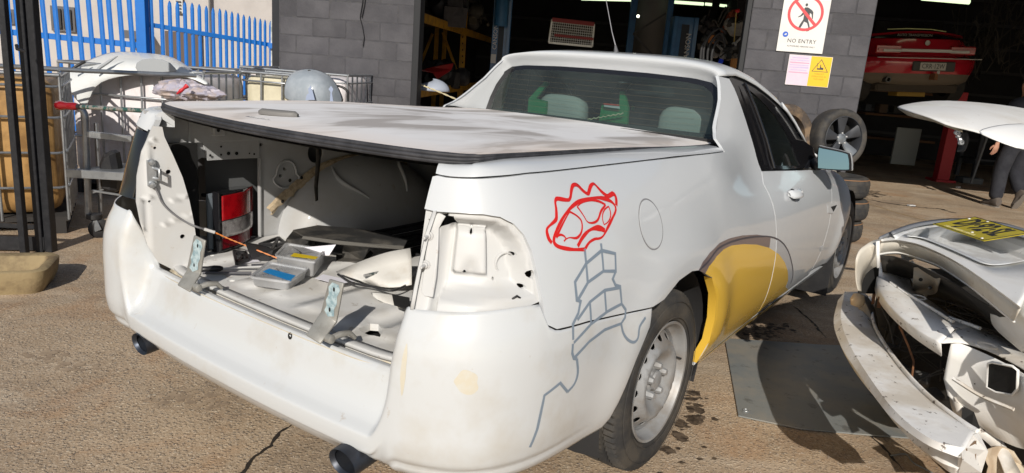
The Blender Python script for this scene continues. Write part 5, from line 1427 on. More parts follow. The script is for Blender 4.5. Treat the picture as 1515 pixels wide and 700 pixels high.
# ---------------------------------------------------------------- left corner: lamp, jamb
lamp_q = [(.660, 1.052), (.70, 1.065), (.82, 1.075), (s_of_x(-.86), 1.06), (s_of_x(-.80), .99), (s_of_x(-.78), .84), (.80, .838), (.662, .838)]
panel('tail_light', lamp_q, SKL, mat('dark smoked lamp glass', (.010, .008, .011), rough=.12, coat=.7), ute, step=.03, off=-.004, flange=.012)
mb = MB()
ed = [SKL(.664, z, .002) for z in (.845, .9, .95, 1.0, 1.05, 1.075)]
mb.tube(ed, .006, 8); mb.build('lamp_trim', BLKG, ute, smooth=60)
lo = [(.650, 1.066), (.65, 1.11), (.68, 1.130), (.76, 1.122), (.78, 1.085), (.70, 1.072)]
panel('corner_cap', lo, SKL, W_PAINT, ute, step=.03, off=.002, flange=.02)
# vertical jamb, facing the opening
JP = Vector((-1.048, .598, 0)); JD = Vector((.94, -.34, 0)).normalized(); JN = Vector((JD.y, -JD.x, 0))
def jam_uv(u, v):
    d = ray_c(u, v); t = (JP - CAMC).dot(JN) / d.dot(JN); p = CAMC + d * t
    return ((p - JP).dot(JD), p.z)
ribs = [[(254, 298), (276, 289), (282, 288)], [(242, 334), (262, 324), (286, 317)], [(222, 238), (222, 210), (228, 205), (238, 214)], [(211, 296), (212, 340), (222, 352)], [(211, 296), (228, 288)]]
ribs = [[jam_uv(*p) for p in r] for r in ribs]
def fn_jam(a, z, off=0.0):
    o = off
    for r in ribs:
        for p, q in zip(r, r[1:]):
            o += .0035 * sstep(.008, .0, segd(a, z, p, q))
    o += .010 * sstep(.012, .03, a) - .008
    o -= .035 * sstep(.175, .23, a)
    return JP + JD * a + JN * o + Vector((0, 0, z)) + JD * 0
jq = [(226, 186), (240, 188), (243, 202), (256, 230), (270, 262), (280, 296), (287, 330), (290, 352), (291, 378), (290, 400), (262, 402), (234, 388), (218, 362), (208, 330), (202, 300), (203, 262), (210, 225)]
jh = [circle(*jam_uv(u, v), r, 10) for u, v, r in ((249, 254.5, .0085), (229, 219, .005), (221, 298, .0045), (270, 350, .0085))]
panel('body_jamb', [jam_uv(*p) for p in jq], fn_jam, W_PRIM, ute, holes=jh, step=.014, flange=.012)
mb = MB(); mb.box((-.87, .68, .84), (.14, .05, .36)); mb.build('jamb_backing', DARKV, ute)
# latch striker
mb = MB()
c = JP + JD * .035 + JN * .006
def J(a, z, o=0): return JP + JD * a + JN * o + Vector((0, 0, z))
a1, z1 = jam_uv(223, 239); a2, z2 = jam_uv(222, 272); a3, z3 = jam_uv(224, 256)
TJ = frame((0, 0, 0), JD, (0, 0, 1)).to_3x3().to_4x4()
mb.box(tuple(J(a1, (z1+z2)/2, .008)), (.028, .012, .088), frame((0,0,0), JD, JN).to_3x3().to_4x4() if False else None, rz=atan2(JD.y, JD.x))
for z in (z1, z2):
    mb.lathe([(0, 0), (.012, 0), (.012, .006), (.008, .012), (0, .013)], 12, MT(*J(a1, z, .014)) @ frame((0, 0, 0), JD, (0, 0, 1)) @ (RX(0) if frame((0,0,0), JD, (0,0,1)).to_3x3().col[2].dot(JN) > 0 else RX(pi)))
mb.build('latch_striker', STEEL, ute, smooth=40)
mb = MB(); mb.tube([J(a1 + .006, z1 - .02, .012), J(a1 + .020, z1 - .022, .045), J(a1 + .020, z2 + .022, .045), J(a1 + .006, z2 + .02, .012)], .006, 8)
mb.build('latch_loop', STEEL, ute, smooth=60)

# ---------------------------------------------------------------- tray
def zfloor(x, y):
    r = .604
    k = (y % .16) / .16
    r += .011 * sstep(.10, .22, k) * (1 - sstep(.62, .74, k)) * sstep(-.93, -.88, x)
    return r
def fl_edge(y): 
    p, n = plan_pt(abs(y) * 1.0)
    return p.x + .142 + .05 * max(0, (abs(y) - .45) / .2) ** 2
def fn_floor(x, y, off=0.0): return Vector((x, y, zfloor(x, y) + off))
fo = [(fl_edge(y), y) for y in [-.58 + 1.2 * i / 24 for i in range(25)]] + [(-.80, .69), (.80, .70), (.80, -.70), (-.80, -.62)]
fh = [circle(*c_z(u, v, .61).xy, r, 10) for u, v, r in ((342, 413, .012), (313, 380, .010))]
hp = [(530, 484), (548, 476), (560, 477), (568, 489), (562, 499), (545, 494)]
fh.append([tuple(c_z(u, v, .61).xy) for u, v in hp])
panel('tray_floor', fo, fn_floor, mat('worn white tray floor', (.70, .70, .69), rough=.42, coat=.15, var=.5, vscale=5, vcol=(.50, .47, .41), var2=.5, v2scale=24, v2col=(.26, .20, .14), thr2=(.62, .7)), ute, holes=fh, step=.035, flange=.022)
mb = MB(); mb.box((-.12, 0, .545), (1.62, 1.30, .02)); mb.build('underfloor', DARKV, ute)
# folded lip of the floor and the gutter between floor and bumper
mb = MB(); rim = []
for i in range(41):
    y = -.585 + 1.215 * i / 40; x = fl_edge(y)
    rim.append([Vector((x + .03, y, .6045)), Vector((x + .012, y, .606)), Vector((x - .004, y, .6065)), Vector((x - .007, y, .604)), Vector((x - .007, y, .597)), Vector((x - .002, y, .590))])
mb.rgrid(rim); mb.build('floor_lip', W_PRIM, ute, smooth=60, solid=.002)
mb = MB(); gut = []
for i in range(41):
    y = -.60 + 1.24 * i / 40; x = fl_edge(y)
    gut.append([Vector((x + .004, y, .60)), Vector((x - .002, y, .578)), Vector((x - .025, y, .574)), Vector((x - .05, y, .58)), Vector((x - .056, y, .600))])
mb.rgrid(gut); mb.build('sill_gutter', mat('cream sealed sill', (.66, .60, .48), rough=.6, var=.5, vscale=12, vcol=(.46, .38, .27)), ute, smooth=60)
def c_on(o, u, v, lift=.002):
    from mathutils.bvhtree import BVHTree
    k = 'c' + o.name
    if k not in _bvh: _bvh[k] = BVHTree.FromPolygons([p.co.copy() for p in o.data.vertices], [tuple(p.vertices) for p in o.data.polygons])
    d = ray_c(u, v).normalized(); h = _bvh[k].ray_cast(CAMC, d)
    return None if h[0] is None else h[0] - d * lift
for u, v, ru, rv in ((429, 497, 3.2, 5.5), (448, 489, 4.5, 2.0), (192, 492, 0, 0)):
    P = [q for q in (c_on(BUMP, u + ru * cos(a), v + rv * sin(a)) for a in [2*pi*i/14 for i in range(14)]) if q is not None] if ru else []
    if len(P) > 8: mb = MB(); mb.add(P, [tuple(range(len(P)))]); mb.build('bumper_hole', DARKV, ute)
# inner side walls, with the storage openings
for sd in (1, -1):
    def fn_wall(x, z, off=0.0, sd=sd):
        y = .70 - .0 + .012 * sstep(1.0, 1.02, z) * -1
        y -= .02 * sstep(.975, .985, z) * sstep(-.52, -.50, x) * 0
        return Vector((x, sd * (y - off), z))
    hol = []
    if sd == 1:
        def W2(pts): return [(c_y(u, v, .70).x, c_y(u, v, .70).z) for u, v in pts]
        hol = [W2([(281, 243), (290, 238), (299, 233), (315, 236), (383, 234), (384, 350), (300, 350), (285, 340), (279, 300)]),
               W2([(258, 213), (262, 213), (268, 220), (271, 226), (268, 232), (262, 232)]), circle(*W2([(467, 226)])[0], .042, 18, .045),
               ] + [circle(*W2([(u, v)])[0], .008, 8) for u, v in ((338, 227), (350, 227), (386, 214), (415, 260), (421, 250), (327, 218), (311, 230), (369, 227))]
        hol[1] = hol[1]
    outw = [(-.93, .60), (.80, .60), (.80, 1.135), (-.97, 1.135), (-.95, 1.0)] if sd == 1 else [(-.90, .60), (.80, .60), (.80, 1.08), (-.86, 1.08)]
    panel('tray_side', outw, fn_wall, TRAYM, ute, holes=hol, step=.06, flange=.01)
    panel('side_cavity', [(-.70, .58), (.80, .58), (.80, 1.08), (-.70, 1.08)], lambda x, z, off=0.0, sd=sd: Vector((x, sd * (.775 + off), z)), mat('dim inner skin', (.11, .115, .12), rough=.8), ute, step=.2, flange=0)
mb = MB()
def WP(u, v, y=.69): return c_y(u, v, y)
a, b, c, d = WP(278, 176), WP(384, 180), WP(384, 206), WP(278, 212)
mb.add([a, b, c, d], [(0, 1, 2, 3)])
mb.build('rail_box', TRAYM, ute, solid=.012, bevel=.003)
mb = MB(); mb.box(tuple(WP(322, 190, .675)), (.05, .03, .055)); mb.build('rail_bracket', TRAYM, ute, bevel=.004)
for u, v in ((323, 186), (323, 193)):
    mb = MB(); mb.lathe([(0, .001), (.006, .001), (.007, 0)], 10, MT(*WP(u, v, .659)) @ RX(pi/2)); mb.build('rail_hole', DARKV, ute)
mb = MB(); p = WP(385, 234, .69); q = WP(385, 350, .69); mb.bar(p, q, .006, .006); mb.build('seam_edge', TRAYM, ute)
# flange band with the row of holes
mb = MB(); a, b, c, d = WP(299, 207, .688), WP(384, 203, .688), WP(384, 233, .688), WP(307, 238, .688)
mb.add([a, b, c, d], [(0, 1, 2, 3)]); mb.build('wall_band', TRAYM, ute, solid=.006, bevel=.001)
for u, v, r in ((338, 227, .007), (350, 227, .007), (327, 217, .004), (327, 229, .004), (311, 230, .005), (369, 227, .003), (376, 228, .004)):
    mb = MB(); mb.lathe([(0, .001), (r, .001), (r, 0)], 10, MT(*WP(u, v, .681)) @ RX(pi/2)); mb.build('wall_hole', DARKV, ute)
mb = MB(); c = WP(424, 258, .69); rr = [(c.x + .062 * cos(t) * (1.1 if sin(t) < 0 else .8), c.y, c.z + .058 * sin(t)) for t in [2*pi*i/24 for i in range(24)]]
mb.tube(rr, .005, 6, closed=True); mb.build('pressed_ring', TRAYM, ute, smooth=70)
# wheel housings in the tray
def wh_pt(th, t, sd=1, lift=0.0):
    """th along the arch, t 0 at the wall .. 1 at the inner centre"""
    rx, rz = .455, .345
    k = cos(t * pi / 2) ** .55 if t < 1 else 0
    x = .03 + (rx + lift) * cos(th) * k; z = .585 + (rz + lift) * sin(th) * k
    y = .705 - (.215 + lift) * (sin(t * pi / 2) ** .8)
    return Vector((x, sd * y, z))
for sd in (1, -1):
    mb = MB(); mb.grid(lambda a, t: wh_pt(a, t, sd), [pi * i / 36 for i in range(37)], [j / 14 for j in range(15)])
    wh = mb.build('wheel_housing', TRAYM, ute, smooth=70)
    for th in (2.05, 1.15):
        mb = MB(); mb.tube([wh_pt(th + .12 * sin(j / 12 * pi) , .12 + j / 12 * .62, sd, .003) for j in range(13)], [.004 + .007 * sin(j / 12 * pi) for j in range(13)], 6)
        mb.build('pressed_rib', TRAYM, wh, smooth=70)
# band of dried seam sealer above the housing
SEAL = mat('dried tan seam sealer', (.46, .37, .25), rough=.9, var=.8, vscale=40, vcol=(.26, .20, .13), bump=.004, bscale=70)
cl = [(398, 313), (420, 291), (445, 270), (470, 252), (500, 240), (530, 234), (565, 233), (600, 238)]
cl = catmull([WP(u, v, .69) for u, v in cl], 6)
mb = MB(); rows = []; rnd = random.Random(3)
for i, p in enumerate(cl):
    t = (cl[min(i+1, len(cl)-1)] - cl[max(i-1, 0)]).normalized(); nz = Vector((-t.z, 0, t.x))
    a = .022 + rnd.uniform(-.001, .001); b = -.022 + rnd.uniform(-.007, .007)
    rows.append([p + nz * a, p + nz * (a - .006) + Vector((0, -.012, 0)), p + nz * .0 + Vector((0, -.016 + rnd.uniform(-.003, .003), 0)), p + nz * (b + .006) + Vector((0, -.012, 0)), p + nz * b + Vector((0, .01, 0))])
mb.rgrid(rows); mb.build('seam_sealer', SEAL, ute, smooth=30)
for u, v in ((418, 298), (446, 263), (429, 267)):
    mb = MB(); mb.lathe([(0, .002), (.007, .001), (.008, 0)], 10, MT(*WP(u, v, .672)) @ RX(pi/2)); mb.build('wall_hole', DARKV, ute)
# front wall of the tray and dark ribbed liner on the floor further in
mb = MB(); mb.box((.80, 0, .86), (.02, 1.42, .55)); mb.build('tray_bulkhead', mat('black tray liner', (.02, .02, .022), rough=.7, bump=.002, bscale=30), ute)
mb = MB()
for i in range(18):
    mb.box((.30, -.55 + i * .065, .615), (1.0, .045, .012))
mb.box((.30, 0, .608), (1.02, 1.2, .006)); mb.build('tray_liner', MATS['black tray liner'], ute, bevel=.003)
# strap hanging from the lid
mb = MB(); rows = []
for u, v, tw in ((470, 208, 0), (471, 230, .1), (469, 255, .2), (467, 275, .3), (468, 297, .5)):
    p = c_y(u, v, .50); rows.append([p + Vector((-.012 * cos(tw), -.012 * sin(tw), 0)), p + Vector((.012 * cos(tw), .012 * sin(tw), 0))])
mb.rgrid(rows); mb.build('pull_strap', mat('black webbing', (.05, .047, .042), rough=.9, var=.5, vscale=30, vcol=(.12, .10, .08)), ute, smooth=60, solid=.003)

# ---------------------------------------------------------------- tailgate hinge arms
def arm(q, xs):
    L_ = [c_x(u, v, x) for (u, v), x in zip(q, xs)]
    mb = MB()
    (a, b, c, d, e, f_) = L_
    rows = [[a, b]]
    for t in (.33, .66): rows.append([a.lerp(c, t), b.lerp(d, t)])
    rows.append([c, d])
    for t in (.33, .66): rows.append([c.lerp(e, t), d.lerp(f_, t)])
    rows.append([e, f_])
    mb.rgrid(rows)
    o = mb.build('hinge_arm', STEELD, ute, solid=.007, soff=0, bevel=.0015, smooth=30)
    k = MB()
    s0 = d.lerp(b, .75) + Vector((.012, -.006, -.002))
    k.tube([s0, s0 + Vector((.025, -.010, .008)), s0 + Vector((.055, -.014, .006)), s0 + Vector((.075, -.014, -.014))], [.008, .009, .008, .006], 10)
    k.lathe([(0, -.010), (.012, -.010), (.012, .010), (.008, .013), (0, .013)], 14, MT(*s0) @ RX(pi/2))
    k.build('hinge_knuckle', STEELD, ute, smooth=50)
    # patch of pale corrosion round two bolt holes
    n = (f_ - e).cross(c - e).normalized()
    if n.x > 0: n = -n
    g = MB(); pts = []
    def on(s_, t_): return c.lerp(e, t_).lerp(d.lerp(f_, t_), s_) + n * .0046
    m = [(.2, .12), (.5, .02), (.85, .12), (.78, .3), (.88, .45), (.8, .62), (.92, .8), (.75, .93), (.3, .95), (.12, .8), (.25, .6), (.15, .4), (.28, .28)]
    g.add([on(*p) for p in m] + [on(.5, .5)], [(i, (i+1) % 13, 13) for i in range(13)])
    g.build('corroded_patch', mat('blue white corrosion', (.42, .52, .55), rough=.8, var=.9, vscale=60, vcol=(.20, .30, .34)), o)
    for t_ in (.22, .78):
        h = MB(); T = frame(on(.52, t_) + n * .0006, f_ - e, e - c)
        h.add([T @ Vector((.004 * cos(a_), .0065 * sin(a_), 0)) for a_ in [2*pi*i/10 for i in range(10)]], [tuple(range(10))])
        h.build('bolt_hole', DARKV, o)
arm([(263, 422), (281, 432), (277, 401), (297, 405), (288, 348), (304.5, 356)], [-1.095, -1.095, -1.035, -1.035, -1.03, -1.03])
arm([(453, 496), (474, 509), (476, 461), (498, 477), (488, 413), (509, 419)], [-1.095, -1.095, -1.035, -1.035, -1.03, -1.03])

# ---------------------------------------------------------------- hard lid over the tray
def zlid(x, y):
    return 1.165 - .034 * sstep(-.5, .8, x) + .010 * (y / .7) * sstep(-1, 0, x) + .008 * (1 - (y / .72) ** 2) * sstep(-1.1, -.7, x)
lid_h = [(-1.020, 0), (-1.012, .2), (-.985, .42), (-.955, .56), (-.925, .64), (-.88, .69), (-.80, .708), (-.2, .715), (.4, .705), (.74, .69), (.80, .665), (.84, .60), (.865, .3), (.875, 0)]
lid_o = lid_h + [(x, -y) for x, y in lid_h[-2:0:-1]]
def fn_lid(x, y, off=0.0): return Vector((x, y, zlid(x, y) + off))
LIDM = mat('dusty chalked white lid', (.86, .85, .84), rough=.62, coat=.04, spec=.3)
nt = LIDM.node_tree; b = nt.nodes['Principled BSDF']
tc = nt.nodes.new('ShaderNodeTexCoord'); mp = N_(nt, 'ShaderNodeMapping'); mp.inputs['Scale'].default_value = (1.0, 2.6, 1); mp.inputs['Rotation'].default_value = (0, 0, .5)
n1 = N_(nt, 'ShaderNodeTexNoise', Scale=1.55, Detail=6.0, Roughness=.55); n1.inputs['Distortion'].default_value = .5
nt.links.new(tc.outputs['Object'], mp.inputs[0]); nt.links.new(mp.outputs[0], n1.inputs['Vector'])
cr = N_(nt, 'ShaderNodeValToRGB'); e = cr.color_ramp.elements
e[0].position = .44; e[0].color = (.86, .85, .85, 1); e[1].position = .60; e[1].color = (.46, .43, .41, 1)
k_ = e.new(.52); k_.color = (.74, .72, .71, 1)
nt.links.new(n1.outputs['Fac'], cr.inputs[0])
# pinkish chalk along the edges of the lid
sx = N_(nt, 'ShaderNodeSeparateXYZ'); nt.links.new(tc.outputs['Object'], sx.inputs[0])
ab = N_(nt, 'ShaderNodeMath', _operation='ABSOLUTE'); nt.links.new(sx.outputs[1], ab.inputs[0])
r1 = N_(nt, 'ShaderNodeMapRange'); r1.inputs[1].default_value = .52; r1.inputs[2].default_value = .70
nt.links.new(ab.outputs[0], r1.inputs[0])
r2 = N_(nt, 'ShaderNodeMapRange'); r2.inputs[1].default_value = -.80; r2.inputs[2].default_value = -1.0
nt.links.new(sx.outputs[0], r2.inputs[0])
mxm = N_(nt, 'ShaderNodeMath', _operation='MAXIMUM'); nt.links.new(r1.outputs[0], mxm.inputs[0]); nt.links.new(r2.outputs[0], mxm.inputs[1])
n2 = N_(nt, 'ShaderNodeTexNoise', Scale=9.0, Detail=4.0); nt.links.new(tc.outputs['Object'], n2.inputs['Vector'])
mu = N_(nt, 'ShaderNodeMath', _operation='MULTIPLY'); nt.links.new(mxm.outputs[0], mu.inputs[0]); nt.links.new(n2.outputs['Fac'], mu.inputs[1])
mx = N_(nt, 'ShaderNodeMix', _data_type='RGBA'); nt.links.new(mu.outputs[0], mx.inputs[0]); nt.links.new(cr.outputs[0], mx.inputs[6]); mx.inputs[7].default_value = (.86, .74, .64, 1)
nt.links.new(mx.outputs[2], b.inputs['Base Color'])
lid = panel('tray_lid', lid_o, fn_lid, LIDM, ute, step=.05, flange=.010)
mb = MB(); edge = catmull([(x, y, zlid(x, y)) for x, y in lid_o], 4, closed=True)
ctr = Vector((-.1, 0, 0))
def rk(p): return 1 - .48 * sstep(-.93, -.80, p.x)
def ring(out, dz): return [Vector((p.x, p.y, p.z)) + Vector((p.x - ctr.x, p.y, 0)).normalized() * out * rk(p) + Vector((0, 0, dz * rk(p))) for p in edge]
for out, dz, r in ((.003, -.006, .0065), (.007, -.015, .006), (.003, -.023, .0065)):
    mb.tube(ring(out, dz), [r * rk(p) for p in edge], 8, closed=True)
mb.build('rubber_seal', RUB, lid, smooth=70)
panel('lid_underside', [(x * .985, y * .985) for x, y in lid_o], lambda x, y, off=0.0: Vector((x, y, zlid(x, y) - .04 - off)), BLK, lid, step=.2, flange=0)
# grip and its badge
p = c_z(412, 169, 1.176); T = MT(*p) @ RZ(radians(-62))
mb = MB(); rows = []
for i in range(13):
    t = i / 12; w_ = .016 * (sin(pi * min(1, max(0, t))) ** .35 if 0 < t < 1 else .15) + .003
    rows.append([T @ Vector((-.065 + .13 * t, w_ * cos(a), .004 + .010 * max(0, sin(a)) * (1 if 0 < t < 1 else .3))) for a in [pi * j / 8 for j in range(9)]] + [T @ Vector((-.065 + .13*t, -w_, -.004)), T @ Vector((-.065 + .13*t, w_, -.004))])
mb.rgrid(rows, closed=True); mb.build('lid_grip', mat('grey plastic grip', (.16, .155, .15), rough=.5), lid, smooth=50)
pa, pb = c_z(366, 173, 1.166), c_z(402, 179, 1.166)
T = frame((pa + pb) / 2, pb - pa, Vector((.8, .2, 0)))
mb = MB(); L_ = (pb - pa).length
mb.prism([(x * L_ / 2, y * .011) for x, y in [(-1, .2), (-.93, .9), (0, 1), (.93, .9), (1, .2), (.97, -.7), (0, -1), (-.95, -.8)]], .0025, T)
mb.build('badge_plate', mat('badge dark blue', (.03, .035, .06), rough=.4), lid)
text_mesh('UTEMATE', .021, T @ MT(0, 0, .0027), mat('badge silver', (.6, .6, .6), rough=.4), lid)
# end of the gas strut and its cable under the lid
mb = MB(); mb.tube([c_y(384, 199, .45), c_y(402, 203, .45), c_y(413, 202, .44)], .003, 6); mb.tube([c_y(413, 199, .44), c_y(413, 207, .44)], .009, 8); mb.tube([c_y(413, 203, .44), c_y(470, 210, .40), c_y(520, 215, .36)], .0028, 6)
mb.build('lock_cable', mat('worn brass', ), lid, smooth=60)

# ---------------------------------------------------------------- cabin
FPX_ = [(1087, 112), (1100, 117), (1118, 127), (1135, 140), (1150, 153), (1162, 167), (1173, 183), (1185, 204), (1196, 226), (1206, 250)]
FS = SK(FPX_, .0)
E_ = [SKR(s, z, .006) for s, z in FS]
E0 = SKR(s_of_x(.945), 1.405, .0)
st = [(E0.x, -E0.y, E0.z)] + [(p.x, -p.y, p.z) for p in E_]
for i in range(1, len(st)):                      # keep the stations running forward
    if st[i][0] < st[i-1][0] + .01: st[i] = (st[i-1][0] + .01, st[i][1], st[i][2])
zc_t = sm_table([(.90, 1.452), (1.0, 1.466), (1.15, 1.478), (1.4, 1.482), (1.6, 1.468), (1.75, 1.440), (1.9, 1.37), (2.05, 1.285), (2.25, 1.165), (2.6, .95)])
def sec(p, n=24, t0=0.0):
    x, ye, ze = p; zc = ze + interp([(.9, .055), (1.06, .072), (1.4, .085), (1.7, .08), (2.0, .06), (2.3, .05)], x); row = []
    for i in range(n + 1):
        a = pi * i / n
        cs = cos(a); sn = sin(a)
        y = ye * (abs(cs) ** .62) * (1 if cs >= 0 else -1); z = ze + (zc - ze) * (sn ** .82)
        row.append(Vector((x, y, z)))
    return row
st2 = [Vector(p) for p in st]
dense_st = []
for a, b in zip(st2, st2[1:]):
    for t in (0, .5): dense_st.append(a.lerp(b, t))
dense_st.append(st2[-1])
rows = [sec(p) for p in dense_st]
ri = max(i for i, r in enumerate(rows) if r[0].x < 1.76)
# rear edge of the roof rolls over into the header above the glass
def glass_pt(y, z, off=0.0):
    return Vector((.905 + .36 * (z - 1.13) - .028 * (1 - (y / .66) ** 2) - off, y, z))
hdr = rows[0]
mb = MB(); mb.rgrid(rows[:ri+1]); mb.build('roof', W_PAINT, ute, smooth=60, solid=.004)
for sl_ in (slice(0, 3), slice(-3, None)):
    mb = MB(); mb.rgrid([r[sl_] for r in rows[ri:]]); mb.build('windscreen_pillar', W_PAINT, ute, smooth=60, solid=.01)
def glassm(name, tint, rough=.02, refl=1.0, haze=.0, dcol=(.42, .50, .48)):
    m = bpy.data.materials.new(name); m.use_nodes = True; nt = m.node_tree; nt.nodes.clear()
    o = nt.nodes.new('ShaderNodeOutputMaterial'); t = N_(nt, 'ShaderNodeBsdfTransparent', Color=(*tint, 1)); g = N_(nt, 'ShaderNodeBsdfGlossy', Color=(refl, refl, refl, 1), Roughness=rough)
    f = N_(nt, 'ShaderNodeFresnel', IOR=1.5); x = nt.nodes.new('ShaderNodeMixShader')
    nt.links.new(f.outputs[0], x.inputs[0]); nt.links.new(t.outputs[0], x.inputs[1]); nt.links.new(g.outputs[0], x.inputs[2]); 
    d = N_(nt, 'ShaderNodeBsdfDiffuse', Color=(*dcol, 1)); y = nt.nodes.new('ShaderNodeMixShader')     # dusty film, its teal haze standing in for sky reflected on car glass
    n = N_(nt, 'ShaderNodeTexNoise', Scale=3.0, Detail=4.0); q = N_(nt, 'ShaderNodeMapRange'); q.inputs[1].default_value = .3; q.inputs[2].default_value = .8; q.inputs[3].default_value = haze * .5; q.inputs[4].default_value = haze * 1.6
    tcc = nt.nodes.new('ShaderNodeTexCoord'); nt.links.new(tcc.outputs['Object'], n.inputs['Vector']); nt.links.new(n.outputs['Fac'], q.inputs[0]); nt.links.new(q.outputs[0], y.inputs[0])
    nt.links.new(x.outputs[0], y.inputs[1]); nt.links.new(d.outputs[0], y.inputs[2]); nt.links.new(y.outputs[0], o.inputs[0]); return m
GL = glassm('tinted car glass', (.52, .66, .65), haze=.06); GLD = glassm('dark side glass', (.34, .42, .41), haze=.02)
mb = MB(); mb.rgrid([r[2:-2] for r in rows[ri:]]); mb.build('windscreen', GL, ute, smooth=60)
# rear window
gq = [(-.668, 1.09), (-.667, 1.15), (-.660, 1.22), (-.64, 1.295), (-.610, 1.345), (-.565, 1.375), (-.48, 1.388), (-.25, 1.396), (0, 1.398)]
gq = gq + [(-y, z) for y, z in gq[-2::-1]]
gi = [(y * .945, 1.244 + (z - 1.244) * .86) for y, z in gq]
panel('window_border', gq, glass_pt, BLKG, ute, holes=[gi], step=.03, off=.0, flange=.006)
rw = panel('rear_window', gi, glass_pt, GL, ute, step=.04, off=.002, flange=0)
mb = MB()
for i in range(9):
    z = 1.13 + i * .026
    hw = .60 - max(0, z - 1.26) * .9
    ribbon_mesh(mb, [(-hw, z), (hw, z)], .0006, glass_pt, -.002, step=.08)
mb.build('demister_line', mat('demister orange', (.42, .20, .10), rough=.6), rw)
# header and inner faces of the sail panels: one strip from the ridge / roof edge in to the glass
mb = MB(); rows2 = []
rid = [SKR(s_of_x(x), z, .001) for x, z in ridge]
outer = [Vector((p.x, -p.y, p.z)) for p in rid] + [p for p in hdr] + [p for p in rid[::-1]]
inner_ = []
nO = len(outer)
def gl_at(k):
    """matching point on the glass edge"""
    return None
gl3 = [glass_pt(y, z, 0.0) for y, z in gq]                       # runs from -y to +y
gl3 = gl3[::-1]
def along(poly, t):
    Ls = [0.0]
    for a, b in zip(poly, poly[1:]): Ls.append(Ls[-1] + (b - a).length)
    d = t * Ls[-1]
    for i in range(len(poly) - 1):
        if d <= Ls[i+1] or i == len(poly) - 2:
            q = (d - Ls[i]) / max(1e-9, Ls[i+1] - Ls[i]); return poly[i].lerp(poly[i+1], q)
# resample ridge sections against glass by height, header against glass by y
left_r = outer[:len(rid)]; hd = hdr; 
for p in left_r:
    z = p.z
    gy = interp([(1.09, .668), (1.15, .667), (1.22, .660), (1.295, .64), (1.345, .610)], z - .02)
    inner_.append(glass_pt(gy, min(1.345, max(1.09, z - .03)), 0.0))
for p in hd:
    a = abs(p.y); sgn = 1 if p.y >= 0 else -1
    gy = min(a * .93, .610)
    gz = interp([(0, 1.398), (.25, 1.396), (.48, 1.388), (.565, 1.375), (.610, 1.345)], gy)
    inner_.append(glass_pt(sgn * gy, gz, 0.0))
for p in [Vector((q.x, -q.y, q.z)) for q in left_r[::-1]]:
    z = p.z
    gy = interp([(1.09, .668), (1.15, .667), (1.22, .660), (1.295, .64), (1.345, .610)], z - .02)
    inner_.append(glass_pt(-gy, min(1.345, max(1.09, z - .03)), 0.0))
for a, b in zip(outer, inner_):
    r_ = []
    bul = Vector((-.010, 0, .006))
    for j in range(8):
        t = j / 7
        r_.append(a.lerp(b, t) + bul * sin(pi * min(1, t * 1.6)) * (1 if t < .625 else 0))
    rows2.append(r_)
mb.rgrid(rows2); mb.build('rear_window_surround', W_PAINT, ute, smooth=80)
# closing shelf between lid and glass
mb = MB(); mb.box((.80, 0, 1.10), (.22, 1.34, .03)); mb.build('tray_top_shelf', W_PAINT, ute, bevel=.005)
mb = MB(); mb.box((1.0, 0, .80), (.03, 1.40, .68)); mb.build('cab_bulkhead', mat('cab trim', (.05, .05, .052), rough=.85), ute)
mb = MB(); mb.box((1.9, 0, .38), (1.9, 1.5, .04)); mb.build('cab_floor', MATS['cab trim'], ute)
# side windows
for sd, fn in ((-1, SKR), (1, SKL)):
    wl = [X(x, z) for x, z in win_line]
    q = [(s, z) for s, z in FS] + [X(2.19, .935), X(1.9, .958), X(1.5, .976)] + wl[:1] + wl[1:]
    q = [(s, z) for s, z in FS] + [X(2.0, .950), X(1.6, .968)] + wl
    cen = (sum(p[0] for p in q) / len(q), sum(p[1] for p in q) / len(q))
    wi = SK([(1103, 128), (1120, 141), (1136, 157), (1150, 174), (1163, 194), (1175, 218), (1186, 246), (1150, 245.5), (1140, 214), (1122, 170)])
    qg = SK([(1094, 126), (1101, 140), (1120, 190), (1137, 244), (1131, 245), (1116, 196), (1098, 140)])
    panel('window_frame', q, fn, BLKG, ute, holes=[wi, qg], step=.04, off=-.006, flange=.010)
    panel('side_window', wi, fn, GLD, ute, step=.05, off=-.012, flange=0)
    panel('quarter_window', qg, fn, BLKG, ute, step=.05, off=-.012, flange=0)
    ms = MB(); A = [fn(*p, -.002) for p in SK([(1102, 123), (1118, 160), (1134, 205), (1146, 249)])]
    ms.tube(A, .008, 6); ms.build('window_channel', BLKG, ute, smooth=60)
# bonnet
mb = MB()
bx = [2.28, 2.5, 2.8, 3.1, 3.4, 3.65, 3.85, 3.93]
def bz(x): return interp([(2.2, .925), (2.28, .918), (2.6, .90), (3.0, .86), (3.3, .79), (3.6, .70), (3.85, .57), (3.93, .50)], x)
def by(x):
    z = bz(x)
    for s in [s_of_x(2.2) + .02 * i for i in range(140)]:
        pass
    return interp([(2.28, .74), (2.8, .76), (3.1, .76), (3.4, .72), (3.65, .62), (3.85, .45), (3.93, .3)], x)
rows = []
for x in bx:
    e_ = by(x); rows.append([Vector((x, e_ * cos(pi * j / 16), bz(x) + (.10 if x < 3.5 else .06) * (sin(pi * j / 16) ** .8) - .004)) for j in range(17)])
mb.rgrid(rows); mb.build('bonnet', W_PAINT, ute, smooth=60, solid=.004)
mb = MB(); mb.box((3.55, 0, .35), (.6, 1.2, .3)); mb.build('front_end', BLK, ute, bevel=.08, seg=3)
